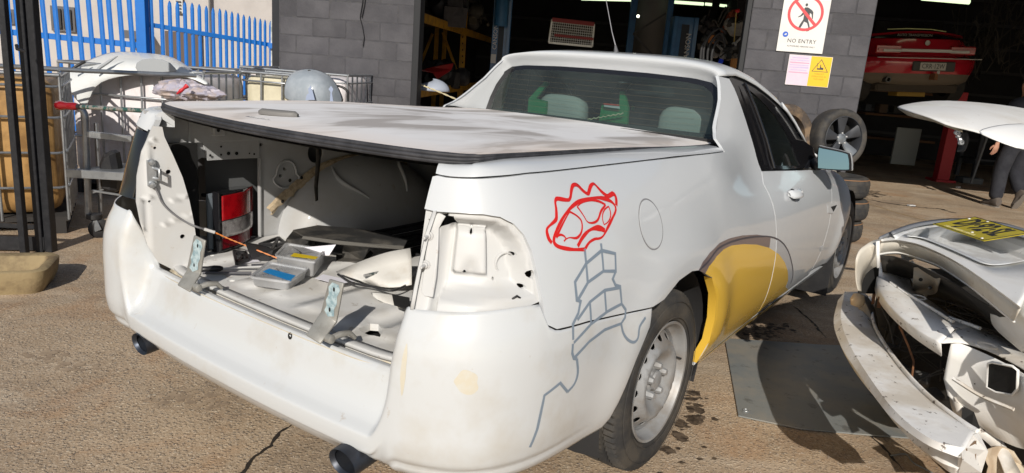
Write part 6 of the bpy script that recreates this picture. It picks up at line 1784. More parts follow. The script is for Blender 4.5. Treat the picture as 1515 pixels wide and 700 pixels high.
# ---------------------------------------------------------------- wheels
RIMM = mat('silver steel wheel paint', (.33, .34, .35), rough=.5, metal=.3, var=.6, vscale=8, vcol=(.22, .19, .16))
def tyre_mesh(mb, R=.335, W=.225, ri=.208, nb=76, grooves=True):
    """turned section with moulded tread blocks; axis Z, outer face at +Z"""
    h = W / 2
    prof = [(ri, h * .62), (ri + .006, h * .80), (ri + .02, h * .93), (ri + .05, h * 1.0), (R - .055, h * .99), (R - .03, h * .93), (R - .014, h * .86)]
    tread = [(R - .006, h * .80), (R - .003, h * .60), (R - .003, h * .52), (R - .012, h * .50), (R - .012, h * .43), (R, h * .41), (R, h * .10), (R - .010, h * .07)]
    half = prof + tread
    full = half + [(r, -z) for r, z in half[::-1]]
    n = nb * 2
    rows = []
    k = len(full)
    for j in range(n):
        th = 2 * pi * j / n; row = []
        for i, (r, z) in enumerate(full):
            rr = r
            if grooves and (j % 2) and 5 <= i <= k - 6 and r > R - .02:
                rr = r - (.007 if abs(z) > h * .5 else .004)
            sk = (abs(z) / h) * .05
            row.append(Vector((rr * cos(th + sk), rr * sin(th + sk), z)))
        rows.append(row)
    rows.append(rows[0])
    mb.rgrid(rows)
def steel_wheel(side, x):
    """returns the parts of one steel wheel; outer face looks away from the car"""
    T = MT(x, side * .795, .335) @ (RX(pi / 2) if side < 0 else RX(-pi / 2))
    w = bpy.data.objects.new('wheel', None); link(w, ute); w.matrix_local = T
    mb = MB(); tyre_mesh(mb); mb.build('tyre', TYRE, w, smooth=28)
    # sidewall lettering band as fine raised ribs
    mb = MB(); mb.lathe([(.236, .1125), (.238, .1142), (.240, .1128)], 60); mb.lathe([(.292, .1115), (.2935, .1132), (.295, .1112)], 60); mb.build('sidewall_rib', TYRE, w, smooth=60)
    mb = MB()
    mb.lathe([(.214, .088), (.2155, .098), (.222, .104), (.220, .108), (.212, .106), (.206, .092), (.203, .078), (.196, .070), (.190, .066), (.188, .045), (.184, .010), (.184, -.09), (.205, -.10)], 64)
    mb.build('rim', RIMM, w, smooth=50)
    def disc(a, b, off=0.0):
        r = hypot(a, b)
        z = interp([(0, .086), (.035, .086), (.040, .074), (.072, .072), (.080, .078), (.112, .102), (.125, .106), (.136, .104), (.150, .090), (.172, .070), (.186, .052)], r)
        return Vector((a, b, z + off))
    hs = []
    for i in range(16):
        t = 2 * pi * i / 16
        hs.append(circle(.160 * cos(t), .160 * sin(t), .0115, 12, .0160, a=t))
    panel('wheel_disc', circle(0, 0, .186, 64), disc, RIMM, w, holes=hs, step=.014, flange=.004)
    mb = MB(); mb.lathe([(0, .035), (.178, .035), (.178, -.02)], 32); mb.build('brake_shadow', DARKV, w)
    for i in range(5):
        t = 2 * pi * i / 5 + .3
        nb_ = MB(); nb_.lathe([(.0150, .072), (.0145, .088), (.0115, .101), (.004, .104), (0, .104)], 6, MT(.057 * cos(t), .057 * sin(t), 0)); nb_.build('wheel_nut', RIMM, w, smooth=30)
    mb = MB(); mb.lathe([(.036, .084), (.034, .092), (.024, .096), (0, .096)], 24); mb.build('hub_cap', RIMM, w, smooth=40)
    mb = MB(); mb.tube([(.190, .03, .065), (.186, .03, .100)], .004, 6); mb.build('valve', BLK, w)
    return w
for x in (0.0, 3.009):
    for sd in (-1, 1): steel_wheel(sd, x)
# mud flap behind the front wheel, side vent, sill trim
mb = MB(); q = SK([(1194, 372), (1210, 366), (1222, 330), (1222, 350), (1214, 432), (1190, 428), (1186, 424), (1196, 400)])
P = [Vector((2.60, -.93, .36)), Vector((2.60, -.70, .36)), Vector((2.55, -.68, .09)), Vector((2.52, -.94, .10))]
mb.add(P, [(0, 1, 2, 3)]); mb.build('mud_flap', BLK, ute, solid=.008, bevel=.002)
P = [Vector((.395, -.90, .32)), Vector((.395, -.70, .32)), Vector((.40, -.70, .16)), Vector((.40, -.875, .22))]
mb = MB(); mb.add(P, [(0, 1, 2, 3)]); mb.build('wheel_arch_flap', BLK, ute, solid=.006)
v0 = SK([(1224, 302), (1238, 299), (1240, 305), (1232, 316), (1225, 315)])
panel('side_vent', v0, SKR, mat('chrome', (.6, .6, .62), rough=.15, metal=1), ute, step=.03, off=.004, flange=.004)
v1 = SK([(1228, 306), (1237, 303), (1232, 313)])
panel('vent_opening', v1, SKR, DARKV, ute, step=.03, off=.0055, flange=.001)
v2 = SK([(1213, 366), (1218, 364), (1217, 370), (1213, 372)])
panel('side_badge', v2, SKR, mat('chrome'), ute, step=.03, off=.003, flange=.003)
# door handle
hc = SK([(1173, 285)])[0]
mb = MB(); rows = []
for i in range(15):
    t = i / 14; s = hc[0] - .085 + .17 * t; lift = .034 * sin(pi * t) ** .5 if 0 < t < 1 else 0
    rows.append([SKR(s, hc[1] + .020 * cos(a) * (1 if 0 < t < 1 else .5), .002 + lift + .010 * sin(a)) for a in [2*pi*j/10 for j in range(10)]])
mb.rgrid(rows, closed=True); hd_ = mb.build('door_handle', W_PAINT, door_r, smooth=60)
panel('handle_recess', circle(hc[0], hc[1] - .008, .05, 20, .026), SKR, BLK, door_r, step=.02, off=.0015, flange=.001)
mb = MB(); c = SKR(hc[0] + .02, hc[1] + .004, .04); mb.lathe([(0, .006), (.010, .004), (.011, 0)], 14, frame(c, (1, 0, 0), (0, 0, 1))); mb.build('door_lock', mat('chrome'), door_r, smooth=50)
# door mirror
mir = [(1210, 219), (1216, 218), (1250, 226), (1256, 231), (1257.5, 249), (1253, 253), (1214, 250), (1209.5, 246)]
MX = 1.93
mp3 = [c_x(u, v, MX + .02 * (i in (0, 1, 6, 7))) for i, (u, v) in enumerate(mir)]
mc = sum(mp3, Vector()) / len(mp3)
def loop(sc, dx): return [mc + (p - mc) * sc + Vector((dx, 0, 0)) for p in catmull(mp3, 3, closed=True)]
mb = MB(); mb.rgrid([loop(.93, .004), loop(.97, -.006), loop(1.0, .0), loop(1.03, .03), loop(1.0, .07), loop(.8, .12), loop(.4, .15), loop(.02, .155)], closed=True)
mirror = mb.build('door_mirror', BLK, ute, smooth=60)
mb = MB(); mb.rgrid([loop(1.005, .028), loop(1.045, .04), loop(1.02, .08), loop(.84, .13), loop(.42, .162), loop(.02, .168)], closed=True)
mb.build('mirror_cap', W_PAINT, mirror, smooth=60)
MIRG = mat('mirror glass', (.30, .44, .50), rough=.04, metal=1)
mb = MB(); L_ = loop(.90, .002); Lt = [p + Vector((.0, 0, 0)) for p in L_]
tilt = [Vector((MX + .010 + (p.z - mc.z) * .10 - (p.y - mc.y) * .12, p.y, p.z)) for p in L_]
mb.add(tilt, [tuple(range(len(tilt)))]); mb.build('mirror_glass', MIRG, mirror)
mb = MB(); a = c_x(1212, 246, MX + .05); bq = SKR(s_of_x(2.12), .965, 0)
mb.tube([a, a.lerp(bq, .5) + Vector((0, 0, -.005)), bq], [.022, .026, .035], 10); mb.build('mirror_arm', BLK, mirror, smooth=60)
# exhaust tips
for sd, (u, v), (u2, v2) in ((-1, (520, 656), (548, 668)), (1, (217, 500), (228, 506))):
    y = -.530 if sd < 0 else .520
    for k_, (r0_, r1_) in enumerate(((.040, .036),)):
        mb = MB(); T = MT(-1.135 if sd < 0 else -1.11, y, .366) @ RY(pi / 2 - radians(7))
        mb.lathe([(.031, .012), (.036, .002), (.038, -.0), (.039, .012), (.039, .16), (.034, .22), (.030, .22), (.034, .14), (.034, .012)], 28, T @ Matrix.Diagonal((1, 1.28, 1, 1)))
        ex = mb.build('exhaust_tip', mat('sooty blue steel', (.05, .06, .08), rough=.42, metal=.7, var=.6, vscale=14, vcol=(.05, .05, .055)), ute, smooth=45)
        mb = MB(); mb.lathe([(0, .08), (.0335, .08)], 24, T @ Matrix.Diagonal((1, 1.28, 1, 1))); mb.build('exhaust_dark_bore', DARKV, ex)  # dark disc stands in for the shaded, sooty inside of the pipe
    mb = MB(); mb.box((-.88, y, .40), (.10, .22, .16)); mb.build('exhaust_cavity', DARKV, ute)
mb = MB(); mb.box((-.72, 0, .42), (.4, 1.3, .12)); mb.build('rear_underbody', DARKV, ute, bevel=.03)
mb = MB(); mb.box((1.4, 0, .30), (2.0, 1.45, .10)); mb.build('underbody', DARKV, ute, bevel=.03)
# aerial
base = c_x(912, 83, 1.50); tip = None
p0 = Vector((1.50, .208, 1.478))
mb = MB(); mb.tube([p0, p0 + Vector((-.012, .002, .035)), p0 + Vector((-.02, .004, .06))], [.017, .011, .005], 10); an = mb.build('aerial_base', mat('grey rubber', (.12, .12, .13), rough=.5), ute, smooth=50)
tp = c_y(897, 2, p0.y + .03)
tp = p0 + (c_x(893, -20, 1.42) - p0)
mb = MB(); mb.tube([p0 + Vector((-.02, .004, .06)), p0.lerp(tp, .35) + Vector((.0, .0, .0)), tp], [.0035, .0025, .0018], 6); mb.build('aerial_rod', mat('aerial grey', (.25, .25, .27), rough=.4), an, smooth=60)
mb = MB(); c = c_x(811, 81, 1.1); mb.lathe([(0, .02), (.005, .015), (.006, 0)], 8, MT(c.x, c.y, c.z - .006)); mb.build('roof_stud', mat('chrome'), ute)

# ---------------------------------------------------------------- inside the cab
SEATF = mat('grey seat cloth', (.36, .35, .33), rough=.95, bump=.001, bscale=90)
GREEN = mat('green plastic', (.015, .20, .07), rough=.5)
def rounded_slab(cx, cy, cz, w, h, d, n=20, e=3.2, lean=0):
    mb = MB(); rows = []
    prof = [(-.5, .55), (-.46, .88), (-.25, 1.0), (.25, 1.0), (.46, .88), (.5, .55)]
    for t, k in prof:
        row = []
        for i in range(n):
            a = 2*pi*i/n; c_, s_ = cos(a), sin(a)
            y = w/2 * abs(c_) ** (2/e) * (1 if c_ > 0 else -1) * k; z = h/2 * abs(s_) ** (2/e) * (1 if s_ > 0 else -1) * k
            row.append(Vector((cx + t * d + lean * z, cy + y, cz + z)))
        rows.append(row)
    mb.rgrid(rows, closed=True)
    mb.f.append(list(range(n))); mb.f.append([5*n + i for i in range(n)])
    return mb
for (u, v, yy) in ((833, 165, 0), (1018, 180, 0)):
    p = c_x(u, v, 1.20)
    seat = rounded_slab(1.20, p.y, 1.13, .30, .24, .10).build('headrest', SEATF, ute, smooth=60)
    rounded_slab(1.24, p.y, .80, .50, .56, .14, lean=-.15).build('seat_back', SEATF, ute, smooth=60)
# bright green seat protectors and a sign between the seats
def inpoly(name, px, x, m, th=.01, par=None, bev=0):
    P = [c_x(u, v, x) for u, v in px]
    mb = MB(); mb.prism([(p.y, p.z) for p in P], th, Matrix(((0, 0, 1, x), (1, 0, 0, 0), (0, 1, 0, 0), (0, 0, 0, 1))))
    return mb.build(name, m, par or ute, bevel=bev)
inpoly('green_cover', [(780, 172), (782, 146), (806, 120), (811, 123), (793, 146), (808, 150), (806, 178)], 1.12, GREEN, .02)
inpoly('green_cover', [(886, 178), (890, 156), (916, 154), (917, 135), (923, 135), (929, 160), (927, 190), (888, 190)], 1.12, GREEN, .02)
inpoly('green_tag', [(935, 156), (938, 158), (937, 164), (934, 162)], 1.30, GREEN, .01)
inpoly('cyan_tag', [(807, 140), (825, 139), (824, 143), (811, 145)], 1.32, mat('cyan card', (.03, .35, .55), rough=.6), .003)
sg = inpoly('sticker', [(893, 153), (916, 155), (917, 161), (894, 158)], 1.09, mat('white card', (.7, .7, .68), rough=.6), .002)
inpoly('sticker_band', [(893, 152.6), (916, 154.8), (916, 157), (893, 155)], 1.087, mat('sign red', (.55, .04, .03), rough=.6), .002, sg)
mb = MB(); mb.box((2.25, 0, .95), (.4, 1.4, .22)); mb.build('dashboard', mat('cab trim'), ute, bevel=.06, seg=3)
mb = MB(); mb.tube([Vector((1.93 + .06 * sin(t) , -.36 + .18 * cos(t), .98 + .17 * sin(t))) for t in [2*pi*i/24 for i in range(24)]], .013, 8, closed=True)
mb.tube([(1.92, -.52, .98), (1.96, -.36, .97), (1.92, -.20, .98)], .018, 6); mb.build('steering_wheel', mat('cab trim'), ute, smooth=60)
# chain stretched behind the glass
mb = MB(); a, b = c_x(865, 178, 1.08), c_x(922, 168, 1.08)
mb.tube([a.lerp(b, i/16) + Vector((0, 0, .003 * (-1) ** i)) for i in range(17)], .004, 6); mb.build('cream_rope', mat('cream rope', (.62, .55, .36), rough=.9), ute, smooth=60)

# ---------------------------------------------------------------- drawn decals (flat vinyl on the skin)
RED = mat('red vinyl line', (.62, .015, .012), rough=.4)
GRY = mat('grey vinyl line', (.20, .25, .31), rough=.4)
YEL = mat('yellow vinyl', (.80, .51, .065), rough=.18, coat=.7)
BRN = mat('brown grey vinyl', (.17, .13, .13), rough=.3, coat=.5)
gear = bpy.data.objects.new('gear_graphic', None); link(gear, ute)
ZG = (3.332, 780, 250)
def strip(par, name, pts, w, m, zoom=ZG, off=.0012, smooth=3):
    P = SK(pts, 0.0, zoom)
    if smooth: P = [tuple(p[:2]) for p in catmull([(a, b, 0) for a, b in P], smooth)]
    mb = MB(); ribbon_mesh(mb, P, w, SKR, off, step=.008, thick=.0006, vary=.35 if m is RED else .12); mb.build(name, m, par, smooth=60)
strip(gear, 'gear_teeth', [(120, 364), (106, 345), (98, 320), (96, 300), (101, 288), (115, 274), (140, 250), (143, 225), (141, 190), (137, 165), (140, 150), (150, 146), (178, 150), (203, 152), (212, 138), (216, 108), (222, 84), (234, 76), (250, 82), (275, 108), (297, 122), (304, 108), (310, 88), (320, 74), (332, 75), (362, 108), (394, 133), (410, 127), (422, 121), (432, 130), (438, 150), (438, 180)], .0085, RED)
strip(gear, 'gear_outline', [(283, 396), (230, 397), (175, 389), (142, 376), (130, 352), (140, 312), (165, 258), (195, 212), (230, 176), (272, 151), (330, 141), (385, 147), (422, 168), (436, 200), (420, 240), (398, 284), (375, 328), (355, 342), (332, 345), (305, 362), (285, 392)], .0085, RED)
strip(gear, 'gear_spoke', [(248, 381), (270, 340), (300, 306), (330, 292), (358, 292), (382, 303)], .011, RED)
strip(gear, 'gear_spoke', [(245, 185), (262, 170), (285, 158), (320, 153), (355, 160), (385, 177)], .006, RED)
strip(gear, 'gear_spoke', [(385, 177), (363, 207), (350, 245), (335, 261), (312, 266), (294, 258), (280, 235), (262, 208), (245, 185)], .005, RED)
strip(gear, 'gear_spoke', [(142, 338), (165, 288), (190, 240), (208, 210)], .005, RED, smooth=2)
strip(gear, 'gear_spoke', [(208, 210), (240, 228), (264, 252), (270, 285), (263, 318), (242, 340), (210, 338), (192, 344), (180, 356)], .005, RED)
strip(gear, 'gear_spoke', [(142, 338), (150, 328), (165, 324), (180, 330), (190, 343)], .005, RED)
strip(gear, 'gear_spoke', [(378, 275), (371, 250), (371, 222), (382, 198), (400, 184)], .004, RED)
strip(gear, 'gear_spoke', [(378, 275), (396, 262), (408, 240), (410, 215), (400, 184)], .004, RED)
tower = bpy.data.objects.new('tower_graphic', None); link(tower, ute)
ZT = (2.1875, 780, 360)
TW = .0085
for L_ in ([(185, 18), (188, 45), (195, 125)], [(238, 0), (240, 20), (246, 88)],
           [(190, 65), (240, 23), (284, 33), (286, 90), (246, 90), (196, 126), (162, 185)],
           [(190, 65), (154, 125), (160, 184), (172, 187), (165, 225), (147, 262), (148, 312)],
           [(286, 90), (276, 115), (285, 135), (300, 140), (305, 195)],
           [(300, 143), (250, 152), (202, 190), (162, 248)], [(250, 152), (255, 228)], [(202, 190), (206, 264)],
           [(305, 196), (260, 220), (205, 262), (150, 322)], [(305, 196), (318, 215), (316, 240), (303, 260)],
           [(303, 260), (250, 280), (200, 318), (150, 372)], [(147, 325), (145, 355), (150, 372), (160, 374)],
           [(160, 374), (163, 420), (152, 455), (130, 481), (106, 452), (55, 492), (32, 600), (8, 660)],
           [(303, 260), (310, 290), (325, 312), (345, 320), (358, 305), (363, 270), (382, 240)]):
    if L_[0] == (160, 374):
        strip(tower, 'tower_line', L_[:4], TW, GRY, ZT, smooth=3, off=.0012); strip(tower, 'tower_line', L_[3:], TW, GRY, ZT, smooth=0, off=.0014)
    elif L_[0] == (303, 260) and L_[1] == (310, 290): strip(tower, 'tower_line', L_, TW, GRY, ZT, smooth=3, off=.0016)
    else: strip(tower, 'tower_line', L_, TW, GRY, ZT, smooth=0)
# yellow arch and its darker band, cut at the door gap
ZY = (2.5, 1000, 260)
yel = [(108, 362), (122, 335), (150, 298), (175, 273), (205, 258), (250, 253), (300, 255), (345, 267), (380, 290), (402, 320), (413, 352), (414, 388), (405, 412)]
band_o = [(84, 350), (100, 318), (125, 285), (160, 250), (200, 231), (245, 220), (300, 218), (345, 224), (380, 240), (372, 246), (330, 232), (280, 228), (245, 232)]
arch_px = SK(yel, 0.0, ZY)
al = [(s, z) for s, z in arch_r if s > s_of_x(.20)]
yp = arch_px + [X(1.75, .29), X(1.2, .29), X(.9, .29), X(.5, .29), X(.385, .285)] + [(s + .004, z) for s, z in al[::-1]]
dl = [X(x, z) for x, z in DOOR_R]
left_of = [X(-.5, .1), X(-.5, 1.2), X(1.14, 1.2), X(1.158, 1.0)] + [X(x - .008, z) for x, z in DOOR_R] + [X(1.19, .285), X(1.19, .1)]
right_of = [X(3, .1), X(3, 1.2), X(1.2, 1.2), X(1.175, 1.0)] + [X(x + .008, z) for x, z in DOOR_R] + [X(1.20, .300), X(2.2, .304)]
right_of = [(s, z) for s, z in right_of]
patch = bpy.data.objects.new('arch_graphic', None); link(patch, ute)
panel('yellow_field', yp, SKR, YEL, patch, clips=[left_of], step=.035, off=.0010, flange=.0008)
panel('yellow_field', yp, SKR, YEL, patch, clips=[right_of], step=.035, off=.0010, flange=.0008)
bo = SK([(84, 350), (100, 318), (125, 285), (160, 250), (200, 231), (245, 221), (300, 218), (350, 226), (395, 246), (418, 285), (430, 330), (432, 362), (425, 395), (413, 412), (414, 388), (413, 352), (402, 320), (380, 290), (345, 267), (300, 255), (250, 253), (205, 258), (175, 273), (150, 298), (122, 335), (108, 362)], 0.0, ZY)
panel('band_field', bo[:8] + bo[-8:], SKR, BRN, patch, clips=[left_of], step=.03, off=.0010, flange=.0008)
bg2 = [bo[i] for i in range(6, 20)]
panel('band_field', bg2, SKR, mat('pale grey vinyl', (.42, .44, .47), rough=.3, coat=.5), patch, clips=[right_of], step=.03, off=.0010, flange=.0008)
strip(patch, 'band_line', [(85, 350), (118, 318), (150, 275), (190, 250), (245, 233), (300, 225), (350, 226), (388, 243), (414, 278), (428, 325), (432, 365), (424, 398)], .007, mat('dark band line', (.05, .05, .07), rough=.3), ZY, off=.002)
sp = [X(.39, .205), X(.405, .262), X(.9, .262), X(1.5, .264), X(1.72, .268), X(1.70, .21)]
panel('yellow_sill', sp, SKR, YEL, patch, step=.04, off=.0035, flange=.0008)
mb = MB(); rows = []
for s, z in [(s, z) for s, z in arch_r if s > s_of_x(.20)]:
    rows.append([SKR(s - .002, z, -.03), SKR(s - .003, z, .001), SKR(s + .014, z + .004, .0022)])
mb.rgrid(rows); mb.build('yellow_arch_lip', YEL, patch, smooth=60)
# bare filler spots on the bumper corner
def spot(px, rx, rz, seed, m=PUTTY):
    c = on_skin(*px); panel('filler_patch', blob(c[0], c[1], rx, rz, seed=seed), SKR, m, ute, step=.012, off=.0007, flange=.0004)
spot((691, 566), .030, .028, 5)
spot((597, 548), .008, .055, 6)
# ================================================================ LOOSE THINGS IN THE TRAY
UM = UTE_M
def ut(o):
    """place something built in car axes at its world position, as a thing of its own"""
    o.matrix_world = UM @ o.matrix_world; return o
def uthing(name, label, cat, p=(0, 0, 0), rz=0, group=None):
    return thing(name, label, cat, group=group, M=UM @ MT(*p) @ RZ(rz))
# red and clear tail light unit standing on the floor
tl0, tl1 = c_z(330, 372, .607), c_z(384, 358, .607)
p0, p1_ = c_z(322, 374, .607), c_z(385, 352, .607)
ax = (p1_ - p0); ax.z = 0; LW = .0
hT = (c_px((p0.x, p0.y, .607))[1]); 
# height from pixels: top edge of the lens at v = 281
dd = ray_c(322, 284); tt = (Vector((p0.x, p0.y, 0)) - CAMC).xy.length / dd.xy.length; ztop = CAMC.z + dd.z * tt
TLH = ztop - .607
tlt = thing('loose_tail_light', 'loose red and clear tail light standing upright in the tray', 'tail light', M=UM @ frame(p0, ax, Vector((0, 0, 1)).cross(ax)))
W_ = ax.length
# local: x across the lens, y away, z up
def tlp(x, z, d=0.0):
    bx = 1 - (x / W_)
    return Vector((x, -.012 * sin(pi * min(1, x / W_)) + .045 * (x / W_) ** 3 + d, z))
def lens(name, z0, z1, m, x0=.012, x1=None, ribs=0, vert=False, amp=.0012):
    x1 = x1 or W_ * .98
    mb = MB(); nx, nz_ = (70 if vert else 24), (6 if vert else 48)
    rows = []
    for i in range(nx + 1):
        x = x0 + (x1 - x0) * i / nx; row = []
        for j in range(nz_ + 1):
            z = z0 + (z1 - z0) * j / nz_
            xx = x * (1 - .06 * ((z - TLH*.5) / TLH) ** 2 * (x / W_))
            row.append(tlp(xx, z, -.010 + amp * ((i % 2) if vert else (j % 2))))
        rows.append(row)
    mb.rgrid(rows); return mb.build(name, m, tlt, smooth=40 if not ribs else 25, solid=.003)
RL = mat('red lamp lens ribbed', (.50, .006, .012), rough=.12, coat=1, spec=.8, var=.5, vscale=30, vcol=(.22, .0, .005)); 
RL2 = mat('dark red lens', (.22, .004, .012), rough=.15, coat=1)
CLR = mat('clear ribbed lens', (.46, .44, .44), rough=.12, coat=1, metal=.45, var=.7, vscale=35, vcol=(.16, .14, .14))
lens('red_lens', TLH * .52, TLH * .93, RL, ribs=1, amp=.0016)
lens('clear_lens', TLH * .24, TLH * .51, CLR, vert=True, amp=.0020)
lens('lower_red_lens', TLH * .06, TLH * .23, RL2)
mb = MB(); mb.box((.0, .0, TLH/2), (.014, .03, TLH)); mb.build('lamp_side', BLKG, tlt, bevel=.003)
mb = MB(); mb.add([tlp(.0, TLH * .94, -.012), tlp(W_ * .5, TLH * .98, -.012), tlp(W_ * .93, TLH * .93, -.012), tlp(W_ * .95, TLH * .9, .06), tlp(0, TLH * .94, .07)], [(0, 1, 2, 3, 4)]); mb.build('lamp_top', BLKG, tlt, solid=.014, bevel=.003)
mb = MB(); mb.rgrid([[tlp(x, z, .02 + .06 * sin(pi * (x / W_ + .02))) for z in (0, TLH * .3, TLH * .6, TLH * .9)] for x in [W_ * k / 8 for k in range(9)]]); mb.build('lamp_housing', BLK, tlt, smooth=60, solid=.004)
mb = MB(); mb.box((W_/2, .005, TLH * .03), (W_, .05, TLH * .05)); mb.build('lamp_foot', BLKG, tlt, bevel=.004)
mb = MB(); mb.rgrid([[tlp(x, z, -.004) for z in (TLH*.05, TLH*.5, TLH*.9)] for x in (W_ * .95, W_ * 1.02, W_ * 1.10)]); mb.build('clear_edge', mat('cloudy clear plastic', (.35, .34, .31), rough=.25, coat=.6), tlt, smooth=60, solid=.004)
# dark board behind it
P = [(305, 287), (318, 285), (320, 368), (307, 368)]
q = [c_y(u, v, p0.y + .03) for u, v in P]; mb = MB(); mb.add(q, [(0, 1, 2, 3)]); tag(ut(mb.build('grey_board', mat('blue grey board', (.16, .19, .22), rough=.6), solid=.012)), 'blue grey board upright behind the loose tail light', 'board')
# plastic boxes with parts
def tub(label, px, h_, lidcol, lidpx, seed, zb=.612, fill=.32):
    base = [c_z(u, v, zb) for u, v in px]               # four base corners, clockwise from near left
    c = sum(base, Vector()) / 4
    t = uthing('parts_box', label, 'plastic box', tuple(c))
    I = MT(*(-c))
    PL = glassm('milky plastic', (.90, .92, .94), rough=.2, haze=.34, dcol=(.86, .87, .89)) if 'milky plastic' not in bpy.data.materials else bpy.data.materials['milky plastic']
    def ring_(s_, z): 
        out = []
        n = 4
        for k in range(4):
            a, b_, d = base[k], base[(k+1) % 4], base[k-1]
            a_ = c + (a - c) * s_; u1 = (b_ - a).normalized() * .012; u2 = (d - a).normalized() * .012
            out += [a_ + u2 - c + Vector((0, 0, z)), a_ + (u1 + u2) * .3 - c + Vector((0, 0, z)), a_ + u1 - c + Vector((0, 0, z))]
        return out
    mb = MB(); mb.rgrid([ring_(.2, .001), ring_(.90, .001), ring_(.94, .006), ring_(1.0, h_ * .9), ring_(1.03, h_)], closed=True); mb.build('box_body', PL, t, smooth=50)
    mb = MB(); mb.rgrid([ring_(1.05, h_ - .006), ring_(1.06, h_ + .002), ring_(1.02, h_ + .003), ring_(.94, h_ + .001), ring_(.92, h_ - .003), ring_(.1, h_ - .003)], closed=True); ld = mb.build('box_lid', PL, t, smooth=50)
    lp = [c_z(u, v, zb + h_ + .002) - c for u, v in lidpx]
    if lidcol: mb = MB(); mb.add(lp, [tuple(range(len(lp)))]); mb.build('tape', lidcol, ld, solid=.0008)
    rnd = random.Random(seed); cols = [mat('part dark', (.10, .10, .115), rough=.5), mat('part steel', (.35, .34, .32), rough=.4, metal=.7), mat('part brown', (.18, .12, .07), rough=.7)]
    for k in range(3):
        mb = MB()
        for i in range(18 if k == 0 else 7):
            a, b_ = rnd.random(), rnd.random()
            p = (base[0].lerp(base[1], a)).lerp(base[3].lerp(base[2], a), b_); p = c + (p - c) * .86 - c
            s_ = rnd.uniform(.006, .018); mb.box((p.x, p.y, .006 + rnd.random() * h_ * fill), (s_, s_ * rnd.uniform(.4, 1.4), s_ * rnd.uniform(.3, 1)), rz=rnd.uniform(0, 3), rx=rnd.uniform(0, 3))
        o = mb.build('small_parts', cols[k], t); o['kind'] = 'stuff'
    return t
BT = mat('blue tape', (.01, .22, .55), rough=.5); YT = mat('yellow tape', (.68, .50, .02), rough=.5)
tub('low milky plastic box of screws with blue tape on its lid', [(371, 424), (427, 432), (455, 412), (398, 402)], .035, BT, [(389, 402), (398, 397.5), (437, 408), (430, 416)], 1)
tub('taller milky plastic box of brown parts with yellow tape on its lid', [(408, 402), (465, 412), (481, 392), (424, 383)], .060, YT, [(430, 379), (435, 374.5), (471, 380.5), (467, 383.5)], 2)
def pslab(name, px, z, m, label, cat, th=.004, bevel=0, zs=None):
    P = [c_z(u, v, z if zs is None else zs[i]) for i, (u, v) in enumerate(px)]
    mb = MB(); mb.add(P, [tuple(range(len(P)))]); o = mb.build(name, m, solid=th, bevel=bevel); tag(ut(o), label, cat); return o
PAP = mat('white paper', (.78, .77, .84), rough=.8)
pslab('paper_sheet', [(436, 371), (452, 366), (470, 366), (497, 362), (487, 378), (462, 378)], .675, PAP, 'white paper sheet sticking up behind the plastic boxes', 'paper', .0006, zs=[.66, .67, .67, .70, .66, .655])
pslab('paper_sheet', [(466, 412), (478, 406), (524, 416), (500, 421)], .63, PAP, 'white paper sheet beside the right hinge arm', 'paper', .0006)
pslab('paper_sheet', [(357, 381), (372, 378), (385, 387), (360, 390)], .62, PAP, 'scrap of white paper under the black brackets', 'paper', .0006)
# black plastic brackets
BK2 = mat('black moulded plastic', (.02, .02, .022), rough=.38)
pslab('black_bracket', [(362, 358), (386, 362), (404, 368), (398, 386), (372, 384)], .65, BK2, 'pointed black plastic bracket in front of the tail light', 'bracket', .006, .001, zs=[.70, .68, .66, .615, .62])
for k_, (px, lab) in enumerate((([(346, 372), (364, 374), (366, 384), (350, 390)], 'small black clip plate at the foot of the tail light'), ([(384, 362), (412, 352), (424, 362), (400, 374)], 'black ribbed bracket behind the pointed one'))):
    P = [c_z(u, v, .63) for u, v in px]; c = sum(P, Vector()) / 4; t = uthing('black_bracket', lab, 'bracket', tuple(c))
    for a, b_ in ((0, 1), (1, 2), (2, 3), (3, 0), (0, 2), (1, 3)):
        mb = MB(); mb.bar(P[a] - c, P[b_] - c, .010, .012); mb.build('bracket_rib', BK2, t, bevel=.001)
# screwdriver-like tools and rods
def rod(px, z, r, m, label, cat, name, grip=None):
    a, b_ = c_z(*px[0], z), c_z(*px[1], z); t = uthing(name, label, cat, tuple(a)); mb = MB(); mb.tube([Vector(), b_ - a], r, 8); mb.build('shaft', m, t, smooth=60)
    if grip:
        g_ = c_z(*grip, z) - a; mb = MB(); L_ = g_.length; d = g_.normalized(); mb.tube([d * 0, d * .006, d * L_ * .3, d * L_ * .6, d * L_ * .85, d * L_], [.006, .011, .010, .012, .010, .006], 10); mb.build('handle', BK2, t, smooth=60)
rod(((297, 399), (395, 394)), .625, .0035, mat('chrome'), 'black handled screwdriver lying near the left hinge arm', 'screwdriver', 'screwdriver', (330, 397))
rod(((300, 404), (372, 404)), .618, .005, mat('dark rod', (.07, .07, .08), rough=.4), 'dark rod lying parallel to the screwdriver', 'rod', 'dark_rod')
rod(((372, 393), (440, 390)), .62, .006, mat('dark rod'), 'dark bar between the tail light and the plastic boxes', 'rod', 'dark_rod')
# green and white paint pen on the loose panel
a, b_ = c_z(539, 408, .66), c_z(588, 397, .66); t = uthing('marker_pen', 'green and white marker pen on the loose white panel', 'pen', tuple(a)); d = b_ - a
for k_, (s0, s1, m_) in enumerate(((0, .12, mat('pen tip grey', (.3, .3, .3), rough=.5)), (.12, .70, mat('pen barrel', (.32, .33, .32), rough=.5, var=.9, vscale=90, vcol=(.04, .06, .06), thr=(.48, .52))), (.70, 1.0, mat('pen green', (.05, .15, .09), rough=.5)))):
    mb = MB(); mb.tube([d * s0, d * s1], .0055, 8); mb.build(('tip', 'barrel', 'cap')[k_], m_, t, smooth=60)
